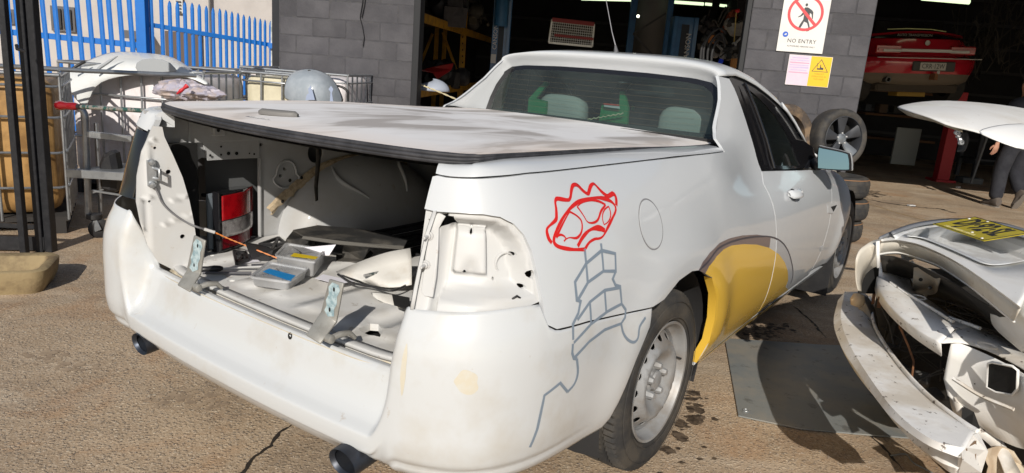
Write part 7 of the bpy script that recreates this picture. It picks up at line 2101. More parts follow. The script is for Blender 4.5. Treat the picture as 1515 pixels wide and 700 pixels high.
# orange twisted wire and grey cable from the latch
mb = MB(); pts = [J(a1 + .0, z2 - .01, .016)] + [c_z(u, v, z) for u, v, z in ()]
P = [(232, 283, .87), (240, 300, .82), (255, 315, .79), (275, 328, .77), (290, 334, .765)]
pp_ = [J(a1 + .004, z2, .02)] + [J(*jam_uv(u, v), l_) for (u, v, _), l_ in zip(P, (.012, .010, .010, .012, .02))]
mb.tube(catmull(pp_ + [c_y(302, 339, .52)], 5), .0035, 6); cb_ = mb.build('latch_cable', mat('grey cable', (.20, .20, .21), rough=.5), ute, smooth=60)
mb = MB(); mb.tube([c_y(302, 339, .52), c_y(318, 344, .50)], .006, 8); mb.build('cable_joint', mat('crimp grey', (.5, .5, .5), rough=.5), cb_, smooth=60)
OW = mat('orange wire', (.62, .20, .04), rough=.5)
ow = [c_y(318, 344, .50), c_y(340, 354, .47), c_y(365, 364, .43), c_y(400, 378, .36), c_y(440, 393, .28), c_y(478, 403, .20)]
C = catmull(ow, 8); mb = MB()
for ph in (0, pi): mb.tube([p + Vector((0, cos(ph + i * 1.3) * .0018, sin(ph + i * 1.3) * .0018)) for i, p in enumerate(C)], .0016, 5)
o = mb.build('orange_wire', OW, smooth=60); tag(ut(o), 'twisted orange wire stretched across the tray over the plastic boxes', 'wire')
# black moulded tray insert lying in the sun
BI = mat('dusty black insert', (.030, .030, .030), rough=.6, var=.6, vscale=9, vcol=(.12, .11, .095), bump=.001, bscale=80)
def strip3(name, rows_px, m, label, cat, th=.006, par=None):
    mb = MB(); mb.rgrid([[c_z(u, v, z) for u, v, z in r] for r in rows_px]); o = mb.build(name, m, None, solid=th, smooth=40, sub=1); 
    return o
ins = thing('moulded_insert', 'dusty black moulded tray insert lying in front of the wheel housing', 'tray insert', M=UM)
def insp(o): o.parent = ins; return o
def ipl(name, px, m=BI, th=.006):
    mb = MB(); P = [c_z(*q) for q in px]; mb.add(P, [tuple(range(len(P)))]); return insp(mb.build(name, m, solid=th, bevel=.0015))
ipl('insert_rim', [(433, 340, .715), (470, 333, .715), (520, 337, .715), (565, 343, .715), (603, 355, .715), (598, 364, .70), (556, 361, .705), (500, 356, .71), (448, 349, .71)])
ipl('insert_lip', [(448, 349, .71), (500, 356, .71), (556, 361, .705), (598, 364, .70), (597, 369, .69), (556, 366, .695), (500, 361, .70), (446, 353, .70)], mat('dusty insert edge', (.10, .095, .085), rough=.7))
ipl('insert_leg', [(434, 341, .71), (470, 347, .71), (466, 360, .66), (455, 374, .615), (436, 375, .612), (420, 366, .615), (425, 352, .66)])
ipl('insert_flange', [(404, 360, .625), (424, 364, .62), (440, 374, .614), (462, 375, .614), (462, 380, .612), (436, 381, .612), (412, 372, .614)])
ipl('insert_leg', [(511, 355, .71), (548, 360, .705), (544, 372, .66), (538, 385, .615), (506, 382, .615), (508, 366, .66)])
ipl('insert_flange', [(497, 379, .616), (508, 376, .618), (540, 380, .616), (548, 372, .62), (552, 376, .618), (542, 390, .612), (498, 388, .612)])
ipl('insert_void', [(470, 347, .70), (511, 355, .70), (508, 376, .62), (458, 370, .62)], mat('black tray liner'), .004)  # black plate put in for the shade of the void between the legs
# loose white inner panel leaning at the right rear corner
WPAN = mat('grubby white panel', (.66, .65, .62), rough=.5, var=.6, vscale=8, vcol=(.50, .46, .40))
lp = thing('pressed_sheet', 'grubby white pressed steel sheet propped up at the right rear of the tray', 'car panel', M=UM)
def lpp(o): o.parent = lp; return o
def lgrid(name, rows_, m=WPAN, th=.003, sm=50):
    mb = MB(); R0 = [[c_z(*q) for q in r] for r in rows_]
    cols = [catmull([r[j] for r in R0], 4) for j in range(len(R0[0]))]; mb.rgrid([[c_[i] for c_ in cols] for i in range(len(cols[0]))]); return lpp(mb.build(name, m, None, solid=th, smooth=sm))
lgrid('sheet_face', [[(497, 402, .64), (512, 408, .64), (532, 415, .636), (545, 421, .62)], [(530, 388, .68), (548, 399, .665), (562, 414, .65), (570, 425, .632)], [(570, 374, .715), (582, 390, .685), (590, 412, .655), (592, 424, .638)], [(607, 367, .735), (609, 386, .70), (609, 410, .665), (609, 421, .645)]])
lpp(strip3('panel_flange', [[(540, 428, .635), (556, 444, .615)], [(570, 432, .635), (580, 452, .615)], [(606, 436, .635), (606, 462, .612)]], WPAN, '', ''))
mb = MB(); C = catmull([c_z(u, v, .64) for u, v in ((500, 406), (520, 418), (550, 424), (580, 430), (606, 420))], 5); mb.tube(C, .004, 6); lpp(mb.build('panel_edge', BLK, smooth=60))
mb = MB(); P = [c_z(u, v, .645) for u, v in ((580, 437), (606, 442), (606, 460), (583, 452))]; mb.add(P, [(0, 1, 2, 3)]); lpp(mb.build('panel_slot', DARKV, solid=.004))

# ================================================================ THE WRECK ON THE RIGHT
WK = mat('wreck white paint', (.80, .795, .775), rough=.5, coat=.15, var=.3, vscale=4, vcol=(.58, .52, .43), var2=.6, v2scale=26, v2col=(.15, .11, .08), thr2=(.68, .73))
WKR = mat('worn wreck steel', (.80, .79, .77), rough=.5, coat=.1, var=.6, vscale=5, vcol=(.52, .44, .33), var2=.9, v2scale=38, v2col=(.10, .07, .05), thr2=(.63, .67), bump=.004, bscale=9)
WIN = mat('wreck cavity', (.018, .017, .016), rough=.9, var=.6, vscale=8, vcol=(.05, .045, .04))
wk = thing('wrecked_car', 'stripped white car body with bare bumper beam at the right edge', 'car', (2.2, 2.4, 0))
bpy.context.view_layer.update()
def wko(o): return reparent(o, wk)
def wz3(u, v, z): return at_z(u, v, z)
def loftz(name, secs, m, th=.003, smooth=40, n=5, closed=False, sub=0, close=False):
    """secs: list of sections, each a list of (u, v, z); smoothed along the length"""
    S = [[wz3(*q) for q in s_] for s_ in secs]
    cols = [catmull([s_[j] for s_ in S], n) for j in range(len(S[0]))]
    rows = [[c[i] for c in cols] for i in range(len(cols[0]))]
    mb = MB(); mb.rgrid(rows, closed=closed); return wko(mb.build(name, m, None, solid=th, soff=0, smooth=smooth, sub=sub))
# bumper beam: top face, upper lip, groove, lower lip, underside
BEAM = loftz('bumper_beam', [
 [(1286, 440, 0.5), (1276, 432, 0.52), (1250, 432, 0.52), (1240, 445, 0.5), (1246, 444.5, 0.45), (1249, 450.5, 0.43), (1241, 464, 0.4), (1243, 470, 0.37), (1262, 480, 0.36)],
 [(1290, 470, 0.5), (1276, 462, 0.52), (1244, 470, 0.52), (1234, 478, 0.5), (1245, 478.5, 0.455), (1250, 484.5, 0.435), (1240, 498, 0.4), (1243, 505, 0.37), (1268, 505, 0.36)],
 [(1299, 495, 0.5), (1288, 492, 0.52), (1257, 510, 0.52), (1247, 516, 0.5), (1261, 519.5, 0.455), (1269, 525.5, 0.435), (1259, 540, 0.4), (1264, 548, 0.37), (1290, 545, 0.36)],
 [(1330, 540, 0.5), (1318, 538, 0.52), (1291, 565, 0.52), (1283, 570, 0.5), (1299, 572.5, 0.455), (1308, 575.5, 0.435), (1298, 592, 0.4), (1305, 600, 0.37), (1330, 590, 0.36)],
 [(1372, 585, 0.5), (1356, 582, 0.52), (1328, 612, 0.52), (1318, 616, 0.5), (1337, 620.5, 0.455), (1347, 622.5, 0.435), (1337, 640, 0.4), (1345, 648, 0.37), (1370, 635, 0.36)],
 [(1420, 622, 0.5), (1404, 618, 0.52), (1378, 650, 0.52), (1368, 655, 0.5), (1385, 660.5, 0.455), (1395, 660.5, 0.435), (1386, 680, 0.4), (1394, 690, 0.37), (1420, 670, 0.36)],
 [(1448, 640, 0.5), (1440, 642, 0.52), (1428, 664, 0.52), (1416, 676, 0.5), (1423, 676.5, 0.455), (1431, 678.5, 0.435), (1418, 694, 0.4), (1412, 702, 0.37), (1440, 690, 0.36)]], WKR, smooth=35, n=6)
mb = MB(); e0 = [wz3(*q) for q in [(1448, 640, .50), (1440, 644, .515), (1421, 662, .51), (1424, 680, .46), (1418, 700, .37), (1452, 700, .36), (1462, 668, .45)]]
mb.add(e0, [tuple(range(len(e0)))]); wko(mb.build('beam_end', WKR, solid=.004))
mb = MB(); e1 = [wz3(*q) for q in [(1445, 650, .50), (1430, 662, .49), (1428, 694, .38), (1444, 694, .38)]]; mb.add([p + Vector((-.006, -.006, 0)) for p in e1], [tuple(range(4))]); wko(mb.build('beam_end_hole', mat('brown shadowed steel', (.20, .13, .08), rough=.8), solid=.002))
def wholes(o, L_, name='beam_hole'):
    for (u, v, ru, rv) in L_:
        P = [q_ for q_ in (on_mesh(o, u + ru * cos(a), v + rv * sin(a), .003) for a in [2*pi*i/12 for i in range(12)]) if q_ is not None]
        if len(P) > 6: mb = MB(); mb.add(P, [tuple(range(len(P)))]); wko(mb.build(name, DARKV))
wholes(BEAM, ((1277, 569, 2.6, 3), (1287.5, 557, 2, 2.6), (1316, 595, 2.2, 5.5), (1412, 642, 3.2, 1.4), (1258, 470, 1.5, .9), (1266, 478, 1, .7), (1243, 500, 1.6, 2)))
mb = MB(); mb.tube(catmull([wz3(*q) for q in ((1287, 440, .515), (1291, 470, .515), (1300, 495, .515), (1331, 540, .515), (1373, 585, .515), (1421, 622, .515), (1446, 638, .515))], 6), .007, 6); wko(mb.build('beam_lip', WKR, smooth=60))
# upper lamp panel / shelf beam behind it
LPAN = loftz('lamp_panel', [
 [(1303, 388, .70), (1322, 386, .705), (1340, 396, .70)],
 [(1298, 408, .70), (1316, 404, .705), (1345, 412, .69)],
 [(1302, 430, .69), (1318, 422, .70), (1352, 430, .69)],
 [(1318, 454, .68), (1338, 444, .69), (1376, 445, .68)],
 [(1352, 484, .67), (1372, 468, .68), (1412, 470, .67)],
 [(1392, 508, .665), (1412, 488, .675), (1442, 484, .67)]], WKR, smooth=50)
loftz('lamp_panel_lip', [
 [(1303, 388, .70), (1298, 398, .66)], [(1298, 408, .70), (1294, 420, .65)], [(1302, 430, .69), (1299, 442, .64)], [(1318, 454, .68), (1317, 467, .63)], [(1352, 484, .67), (1352, 499, .62)], [(1392, 508, .665), (1393, 527, .61)]], WKR, smooth=50)
XMEM = loftz('rear_crossmember', [
 [(1392, 508, .665), (1404, 496, .672), (1428, 480, .67)],
 [(1425, 508, .665), (1430, 498, .672), (1446, 484, .672)],
 [(1468, 522, .66), (1472, 512, .67), (1480, 500, .67)],
 [(1520, 550, .66), (1524, 536, .67), (1528, 520, .67)],
 [(1580, 590, .66), (1584, 570, .67), (1590, 550, .67)]], WKR, smooth=50)
RPAN = loftz('rear_panel', [
 [(1408, 504, .665), (1402, 530, .60), (1396, 560, .52), (1402, 585, .47), (1440, 622, .41)],
 [(1430, 512, .66), (1428, 540, .59), (1424, 570, .52), (1428, 596, .46), (1470, 645, .38)],
 [(1460, 525, .655), (1458, 550, .59), (1454, 580, .52), (1462, 606, .46), (1500, 660, .38)],
 [(1500, 545, .65), (1498, 570, .59), (1494, 600, .52), (1500, 622, .46), (1530, 670, .38)],
 [(1550, 575, .65), (1548, 600, .59), (1544, 630, .52), (1552, 652, .46), (1580, 700, .38)]], WK, smooth=60)
sq = [(1462, 538), (1468, 536), (1498, 542), (1506, 548), (1505, 576), (1498, 584), (1474, 580), (1460, 572)]
def pan_pt(u, v, lift=.03):
    p = wz3(u, v, .655 - (v - (512 + (u - 1430) * .46)) * .0024); return p + (CAMP - p).normalized() * lift
P = [pan_pt(u, v) for u, v in sq]; mb = MB(); mb.add(P, [tuple(range(8))]); wko(mb.build('panel_opening', DARKV, solid=.001))
mb = MB(); mb.tube([p for p in P], .004, 6, closed=True); wko(mb.build('opening_rim', WK, smooth=60))
LFL = loftz('lower_flange', [[(1396, 545, .50), (1404, 570, .46)], [(1414, 590, .47), (1410, 608, .42)], [(1444, 616, .42), (1434, 634, .38)], [(1478, 645, .38), (1470, 665, .34)], [(1510, 700, .30), (1490, 710, .30)]], WKR, smooth=50)
P = [on_mesh(RPAN, u, v, .012) or wz3(u, v, .42) for u, v in ((1424, 600), (1441, 610), (1450, 634), (1436, 640), (1422, 622))]; mb = MB(); mb.add(P, [tuple(range(5))]); wko(mb.build('triangular_hole', DARKV, solid=.001))
loftz('underside_block', [[(1452, 668, .36), (1462, 690, .31), (1456, 712, .27)], [(1478, 660, .36), (1490, 680, .31), (1490, 712, .27)], [(1500, 668, .35), (1515, 690, .3), (1520, 715, .27)]], mat('muddy cream metal', (.55, .47, .36), rough=.7, var=.6, vscale=9, vcol=(.30, .20, .12)), smooth=40)
# body rim over the lamp aperture, wing and boot channel
rimf = [((1299, 375), (1304, 358)), ((1316, 372.5), (1325, 356.5)), ((1332, 373), (1340, 358.5)), ((1356, 380), (1362, 364)), ((1388, 392), (1393, 377)), ((1418, 411), (1424, 394)), ((1445, 430), (1452, 413)), ((1470, 450), (1478, 432)), ((1500, 475), (1510, 456))]
loftz('rim_face', [[(*a_, .825), ((a_[0] * .5 + b_[0] * .5), (a_[1] * .5 + b_[1] * .5) - .5, .848), (*b_, .872)] for a_, b_ in rimf], mat('rim cream', (.66, .63, .56), rough=.45, coat=.25, var=.4, vscale=9, vcol=(.50, .42, .32), var2=.6, v2scale=40, v2col=(.16, .10, .06), thr2=(.67, .72)), smooth=60, n=5)
chan = [(1302, 354), (1322, 346), (1342, 349), (1365, 352.5), (1400, 366), (1430, 379), (1455, 389.5), (1483, 391), (1540, 381)]
loftz('rim_top', [[(b_[0], b_[1] + .5, .872), (b_[0] + .3, b_[1] - 1.5, .879), (b_[0] * .5 + c_[0] * .5, b_[1] * .5 + c_[1] * .5, .881), (*c_, .882)] for (a_, b_), c_ in zip(rimf, chan)], WK, smooth=70, n=5)
loftz('rim_bead', [[(*a_, .825), (a_[0] + 1, a_[1] + 3, .815)] for a_, b_ in rimf], WK, smooth=60, n=5, th=.006)
wo = [(1302, 354, .885), (1290, 357, .875), (1280, 363, .865), (1271, 371, .85), (1266, 385, .82), (1265, 400, .78), (1266, 415, .74), (1269, 430, .70)]
wi_ = [(1300, 393, .78), (1297, 394, .775), (1290, 397, .76), (1284, 402, .745), (1279, 408, .73), (1276, 415, .715), (1274.5, 422, .70), (1274, 431, .69)]
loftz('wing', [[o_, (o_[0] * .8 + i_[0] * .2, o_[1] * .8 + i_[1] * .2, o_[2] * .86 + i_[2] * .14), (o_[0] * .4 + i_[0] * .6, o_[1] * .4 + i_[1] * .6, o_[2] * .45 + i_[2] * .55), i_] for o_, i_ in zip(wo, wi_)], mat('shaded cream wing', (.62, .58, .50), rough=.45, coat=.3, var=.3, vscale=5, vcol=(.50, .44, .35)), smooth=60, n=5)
mb = MB(); mb.add([wz3(u, v, z) + Vector((.02, .05, 0)) for u, v, z in ((1303, 388, .78), (1292, 392, .76), (1280, 402, .74), (1273, 416, .71), (1271, 440, .65), (1300, 440, .62))], [tuple(range(6))]); wko(mb.build('wing_void', DARKV, solid=.003))
mb = MB(); mb.rgrid([[wz3(1295.5, 357, .882), wz3(1300.5, 356, .884)], [wz3(1295.5, 376, .834), wz3(1300.5, 376, .836)], [wz3(1297, 396, .786), wz3(1301, 395, .788)]]); wko(mb.build('wing_edge', mat('bright white edge', (.80, .80, .79), rough=.4), solid=.006, smooth=60))
loftz('far_wing_top', [[(1302, 354, .885), (1300, 352, .888)], [(1322, 346, .893), (1320, 343, .896)], [(1342, 340, .896), (1342, 336, .90)], [(1368, 332, .90), (1370, 329, .903)], [(1400, 329, .90), (1405, 325.5, .904)]], mat('grey boot seal', (.20, .21, .23), rough=.5), smooth=70, th=.01)
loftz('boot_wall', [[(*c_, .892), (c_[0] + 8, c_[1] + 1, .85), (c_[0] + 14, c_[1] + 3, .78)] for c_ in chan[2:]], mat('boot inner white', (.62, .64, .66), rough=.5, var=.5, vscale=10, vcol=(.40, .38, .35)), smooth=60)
far = [(1318, 344), (1345, 334), (1375, 328), (1410, 325), (1450, 327), (1490, 333), (1530, 345)]
S = []
for k_, (u, v) in enumerate(far):
    S.append([(u, v, .90), (u + 6, v + 8, .885), (u + 14, v + 22, .80), (u + 16, v + 46, .72)])
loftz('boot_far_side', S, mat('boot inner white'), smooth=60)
loftz('boot_rubber', [[(u, v - 1, .905), (u + 3, v + 3, .903)] for u, v in far], mat('grey boot seal', (.20, .21, .23), rough=.5), th=.006)
mb = MB(); P = [wz3(*q) for q in ((1345, 352, .76), (1400, 345, .76), (1480, 345, .76), (1530, 360, .76), (1540, 400, .76), (1450, 400, .76), (1390, 372, .76))]; mb.add(P, [tuple(range(7))]); wko(mb.build('boot_floor', mat('boot inner white'), solid=.01))
# cap on the right: smooth white corner piece hanging over the aperture
loftz('corner_piece', [
 [(1466, 436, .80), (1472, 432, .83), (1490, 432, .85), (1520, 445, .86)],
 [(1468, 460, .76), (1478, 450, .80), (1500, 452, .83), (1530, 470, .84)],
 [(1474, 484, .72), (1488, 480, .75), (1510, 484, .79), (1545, 500, .80)],
 [(1515, 520, .70), (1525, 515, .73), (1545, 520, .76), (1575, 535, .77)]], WK, smooth=70, th=.012)
# crushed bracket joining the beam to the wing, with a lump of old foam; pressed ribs on the panels
loftz('beam_bracket', [[(1262, 438, .56), (1272, 434, .58), (1284, 440, .56)], [(1268, 452, .53), (1280, 448, .55), (1292, 452, .53)], [(1276, 472, .50), (1288, 466, .52), (1297, 470, .50)], [(1284, 490, .47), (1294, 484, .49), (1300, 488, .47)]], mat('grey inner tower', (.24, .23, .21), rough=.7, var=.6, vscale=14, vcol=(.35, .28, .20)), smooth=35)
mb = MB(); c_ = wz3(1269, 444, .58); mb.lathe([(0, -.03), (.022, -.022), (.028, 0), (.020, .022), (0, .028)], 12, MT(*c_)); wko(mb.build('foam_lump', mat('old foam', (.66, .50, .32), rough=.9, bump=.004, bscale=50), smooth=60))
for L_ in ([(1318, 418, .705), (1345, 436, .695), (1376, 455, .688), (1410, 476, .682)], [(1410, 560, .545), (1450, 585, .53), (1500, 606, .53)], [(1404, 470, .676), (1428, 478, .680), (1450, 486, .684)]):
    mb = MB(); mb.tube(catmull([wz3(*q) for q in L_], 5), .006, 6); wko(mb.build('pressed_rib', WKR, smooth=60))
for k_, (u, v) in enumerate(((1312, 520), (1330, 545), (1352, 560), (1372, 590))):
    p = wz3(u, v, .40); mb = MB(); mb.box(tuple(p), (.10, .06, .05), rz=.6 + k_, rx=.4 * k_); wko(mb.build('dark_fitting', mat('dim part grey', (.07, .068, .065), rough=.6), bevel=.008))
# dark cavity behind the apertures, with brackets, a pressed tower and wiring
def wpoly(name, pts, m, th=.004, sub=None):
    P = [wz3(*q) for q in pts]; mb = MB(); mb.add(P, [tuple(range(len(P)))]); return wko(mb.build(name, m, None, solid=th))
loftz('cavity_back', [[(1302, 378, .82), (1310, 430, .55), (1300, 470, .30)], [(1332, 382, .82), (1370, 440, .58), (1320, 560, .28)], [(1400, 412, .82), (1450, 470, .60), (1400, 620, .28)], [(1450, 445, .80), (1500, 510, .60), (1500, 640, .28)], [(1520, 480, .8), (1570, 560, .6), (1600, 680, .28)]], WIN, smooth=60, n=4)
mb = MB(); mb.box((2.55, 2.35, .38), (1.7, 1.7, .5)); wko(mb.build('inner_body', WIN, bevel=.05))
mb = MB(); mb.box((2.75, 2.35, .72), (1.3, 1.75, .24)); wko(mb.build('boot_shell', WK, bevel=.05, seg=3))
loftz('wheel_tower', [[(1352, 396, .80), (1350, 430, .69)], [(1366, 396, .81), (1368, 436, .68)], [(1382, 402, .81), (1384, 434, .69)], [(1392, 412, .80), (1388, 425, .74)]], mat('grey inner tower', (.24, .23, .21), rough=.7, var=.6, vscale=14, vcol=(.35, .28, .20)), smooth=40)
for u, v in ((1368, 406), (1366, 412), (1380, 424)):
    mb = MB(); mb.lathe([(0, .003), (.006, .002), (.007, 0)], 8, frame(wz3(u, v, .76) + Vector((-.02, -.02, 0)), (.8, -.5, 0), (0, 0, 1))); wko(mb.build('bracket_hole', DARKV))
loftz('inner_shelf', [[(1340, 392, .72), (1350, 385, .75)], [(1346, 410, .70), (1360, 400, .74)], [(1360, 432, .68), (1372, 440, .66)]], WKR, smooth=40)
rnd = random.Random(21); mb = MB()
for i in range(12):
    u, v = rnd.uniform(1380, 1470), 0; v = interp([(1380, 440), (1470, 490)], u) + rnd.uniform(-18, 12); p = wz3(u, v, .64)
    mb.tube(catmull([p + Vector((rnd.uniform(-.12, .12), rnd.uniform(-.12, .12), rnd.uniform(-.04, .03))) for _ in range(4)], 4), rnd.uniform(.001, .0028), 5)
for i in range(8):
    u = rnd.uniform(1320, 1390); v = interp([(1320, 490), (1390, 560)], u) + rnd.uniform(-15, 15); p = wz3(u, v, .46)
    mb.tube(catmull([p + Vector((rnd.uniform(-.10, .10), rnd.uniform(-.10, .10), rnd.uniform(-.08, .08))) for _ in range(4)], 4), rnd.uniform(.0012, .003), 5)
o = wko(mb.build('wiring', mat('dusty wiring', (.05, .045, .04), rough=.8), smooth=60)); o['kind'] = 'stuff'
for (a, b_) in (((1331, 468, .64), (1333, 487, .60)), ((1302, 440, .66), (1300, 455, .60)), ((1295, 425, .62), (1291, 450, .56))):
    mb = MB(); mb.bar(wz3(*a), wz3(*b_), .012, .004); wko(mb.build('rusty_tab', RUST))
mb = MB(); mb.tube([wz3(1333, 487, .60), wz3(1343, 510, .55), wz3(1352, 535, .50), wz3(1349, 558, .47)], .004, 6); wko(mb.build('rusty_rod', RUST, smooth=60))
mb = MB(); mb.tube([wz3(1304, 455, .60), wz3(1316, 480, .55), wz3(1322, 510, .50)], .003, 6); wko(mb.build('hanging_rod', mat('dusty wiring'), smooth=60))
wholes(LPAN, ((1320, 394, 9, 2.6), (1337, 440, 5, 1.4), (1368, 454, 3, 1.2), (1356, 470, 9, 3)), 'pressed_hole')
wholes(XMEM, ((1440, 493, 13, 1.8), (1462, 514, 5, 1.6)), 'pressed_hole')
wholes(RPAN, ((1442, 568, 1, 1),), 'pressed_hole')
for k_ in range(2):
    mb = MB(); mb.lathe([(.022, 0), (.026, .003), (.030, 0)], 20, MT(*wz3((1358, 1460)[k_], (440, 512)[k_], (.692, .678)[k_]))); wko(mb.build('pressed_ring', WKR, smooth=60))
mb = MB(); mb.lathe([(0, -.02), (.25, -.02), (.30, -.08), (.31, 0), (.30, .08), (.25, .02)], 24, MT(2.35, 3.15, .30) @ RX(pi/2)); wko(mb.build('wheel', TYRE, smooth=40))
# yellow number plate lying on the boot edge
PLY = mat('faded yellow plate', (.46, .37, .02), rough=.4, var=.5, vscale=12, vcol=(.30, .24, .02)); PLB = mat('plate black', (.012, .012, .015), rough=.45)
_a, _d = at_z(1381, 335, .905), at_z(1460, 362, .905)
def _near(u, v, P, k=.35):
    r_ = ray_w(u, v).normalized(); t_ = (P - CAMP).dot(r_); q_ = CAMP + r_ * t_; f_ = at_z(u, v, .912); return q_.lerp(f_, k)
c4_ = [_a, _near(1440, 323.5, _a), _near(1519, 347, _d), _d]
x_ = ((c4_[2] - c4_[1]) + (c4_[3] - c4_[0])) / 2; y_ = ((c4_[0] - c4_[3]) * 0 + (c4_[1] - c4_[0]) + (c4_[2] - c4_[3])) / 2
pc4 = sum(c4_, Vector()) / 4
ey = (y_ - x_ * (y_.dot(x_) / x_.length_squared)).normalized()
npl = thing('number_plate', 'faded yellow number plate lying upside down on the wreck boot edge', 'number plate', M=frame(pc4 + Vector((0, 0, .008)), x_, ey))
PW, PH = x_.length, .5 * y_.length * 1.9
PH = abs(y_.dot(ey))
mb = MB(); mb.box((0, 0, 0), (PW, PH, .003)); mb.build('plate_board', PLY, npl, bevel=.0008)
mb = MB()
for a, b_ in (((-1, -1), (1, -1)), ((1, -1), (1, 1)), ((1, 1), (-1, 1)), ((-1, 1), (-1, -1))): mb.bar((a[0]*(PW/2-.004), a[1]*(PH/2-.004), .002), (b_[0]*(PW/2-.004), b_[1]*(PH/2-.004), .002), .003, .0015)
mb.build('plate_border', PLB, npl)
text_mesh('DJ·92·SL', PH * .82, MT(0, PH * .08, .0018), PLB, npl, 'plate_lettering', .0006, PW / (PH * 3.7), bold=.004)
mb = MB(); text_mesh('NEW SOUTH WALES', PH * .10, MT(-PW*.05, -PH * .39, .0018), mat('pale yellow print', (.60, .55, .30), rough=.6), npl, 'plate_small_print', .0005, 1.0)
for k_ in range(4): mb = MB(); mb.lathe([(0, .003), (.004, .002), (.005, 0)], 8, MT((-.45, -.2, .12, .4)[k_] * PW, (.3, .42, -.3, -.42)[k_] * PH, .0015)); mb.build('plate_rivet', WCARD, npl)
# raised boot lid of the wreck
LY = 3.55
def lY(u, v, Y): return at_Y(u, v, Y)
lidg = [[(1324, 157, 3.9), (1327, 158, 3.7), (1350, 166, 3.5), (1375, 172, 3.4), (1400, 184, 3.3)],
        [(1345, 151, 4.0), (1360, 156, 3.75), (1385, 165, 3.5), (1410, 176, 3.35), (1424, 190, 3.25)],
        [(1380, 147, 4.1), (1395, 152, 3.85), (1415, 162, 3.55), (1435, 174, 3.35), (1440, 193, 3.2)],
        [(1420, 148, 4.15), (1432, 153, 3.9), (1450, 164, 3.6), (1468, 180, 3.35), (1475, 205, 3.15)],
        [(1470, 152, 4.2), (1480, 158, 3.9), (1492, 170, 3.6), (1505, 190, 3.35), (1512, 220, 3.1)],
        [(1530, 160, 4.2), (1538, 168, 3.9), (1545, 182, 3.6), (1552, 205, 3.35), (1560, 240, 3.1)]]
mb = MB(); mb.rgrid([[at_Y(*q) for q in r] for r in lidg]); bl_ = wko(mb.build('boot_lid', WK, solid=.012, smooth=70, sub=1))
mb = MB(); mb.rgrid([[at_Y(*q) for q in r] for r in [[(1441, 193, 3.12), (1462, 186, 3.15), (1490, 181, 3.2), (1530, 180, 3.25)], [(1462, 203, 3.08), (1482, 198, 3.1), (1505, 195, 3.12), (1545, 195, 3.15)], [(1512, 222, 3.02), (1525, 220, 3.02), (1540, 218, 3.02), (1570, 216, 3.02)]]]); wko(mb.build('boot_lid_fold', mat('bright white lid fold', (.80, .80, .79), rough=.4, coat=.4), solid=.01, smooth=70, sub=1))
mb = MB(); mb.rgrid([[at_Y(*q) for q in r] for r in [[(1330, 160, 3.72), (1345, 170, 3.66)], [(1352, 167, 3.58), (1362, 175, 3.55)], [(1378, 173, 3.46), (1384, 180, 3.44)], [(1396, 183, 3.38), (1400, 188, 3.36)], [(1424, 192, 3.28), (1424, 196, 3.26)]]]); wko(mb.build('lid_inner_frame', mat('dusty inner frame', (.42, .36, .27), rough=.8, var=.6, vscale=20, vcol=(.20, .16, .11)), solid=.006, smooth=60))
mb = MB(); mb.rgrid([[at_Y(*q) for q in r] for r in [[(1418, 190, 3.35), (1440, 196, 3.3)], [(1424, 205, 3.35), (1436, 212, 3.3)], [(1418, 222, 3.35), (1434, 220, 3.3)], [(1416, 227, 3.35), (1428, 227, 3.3)]]]); wko(mb.build('hanging_bracket', BLK, solid=.02, smooth=60, sub=1))
for k_ in range(4):
    p = at_Y(1416 + k_ * 2, 196 + k_ * 5, 3.3); mb = MB(); mb.lathe([(.004, -.006), (.012, -.006), (.012, .006), (.004, .006)], 10, MT(*p) @ RX(pi/2 + k_) @ RY(k_), closed=True); wko(mb.build('latch_ring', STEEL))
mb = MB(); mb.tube(catmull([at_Y(1540, 200, 3.3), Vector((3.1, 3.2, 1.25)), Vector((3.3, 3.1, 1.0)), Vector((3.2, 3.1, .84))], 6), .018, 8); wko(mb.build('lid_hinge', BLK, smooth=60))

# ================================================================ THE PERSON
def skin_fig(name, joints, edges, m, parent=None, sub=2, root=0):
    me = bpy.data.meshes.new(name); me.from_pydata([j[:3] for j in joints], edges, [])
    o = bpy.data.objects.new(name, me); link(o)
    md = o.modifiers.new('skin', 'SKIN'); md.use_smooth_shade = True; md.branch_smoothing = .6
    sv = me.skin_vertices[0].data
    for i, j in enumerate(joints): sv[i].radius = (j[3], j[4] if len(j) > 4 else j[3]); sv[i].use_root = (i == root)
    sd = o.modifiers.new('sub', 'SUBSURF'); sd.levels = sub; sd.render_levels = sub
    dg = bpy.context.evaluated_depsgraph_get(); dg.update()
    me2 = bpy.data.meshes.new_from_object(o.evaluated_get(dg)); bpy.data.objects.remove(o)
    for p in me2.polygons: p.use_smooth = True
    me2.materials.clear(); me2.materials.append(m)
    q = bpy.data.objects.new(name, me2); link(q, parent); return q
PO = at_z(1484, 307)
pers = thing('person', 'person in dark work clothes walking away into the workshop', 'person', M=MT(PO.x, PO.y, 0) @ RZ(radians(8)))
SKN = mat('skin', (.50, .27, .19), rough=.55, var=.3, vscale=30, vcol=(.42, .18, .13)); CLO = mat('dark work trousers', (.020, .021, .028), rough=.95, var=.6, vscale=9, vcol=(.036, .038, .046), bump=.014, bscale=7)
SHI = mat('dark work shirt', (.055, .06, .085), rough=.9, var=.5, vscale=8, vcol=(.03, .033, .05), bump=.008, bscale=8); BOOT = mat('dusty brown boot', (.10, .085, .075), rough=.85, var=.6, vscale=30, vcol=(.09, .07, .055)); HAIR = mat('short dark hair', (.05, .038, .03), rough=.9, bump=.003, bscale=120)
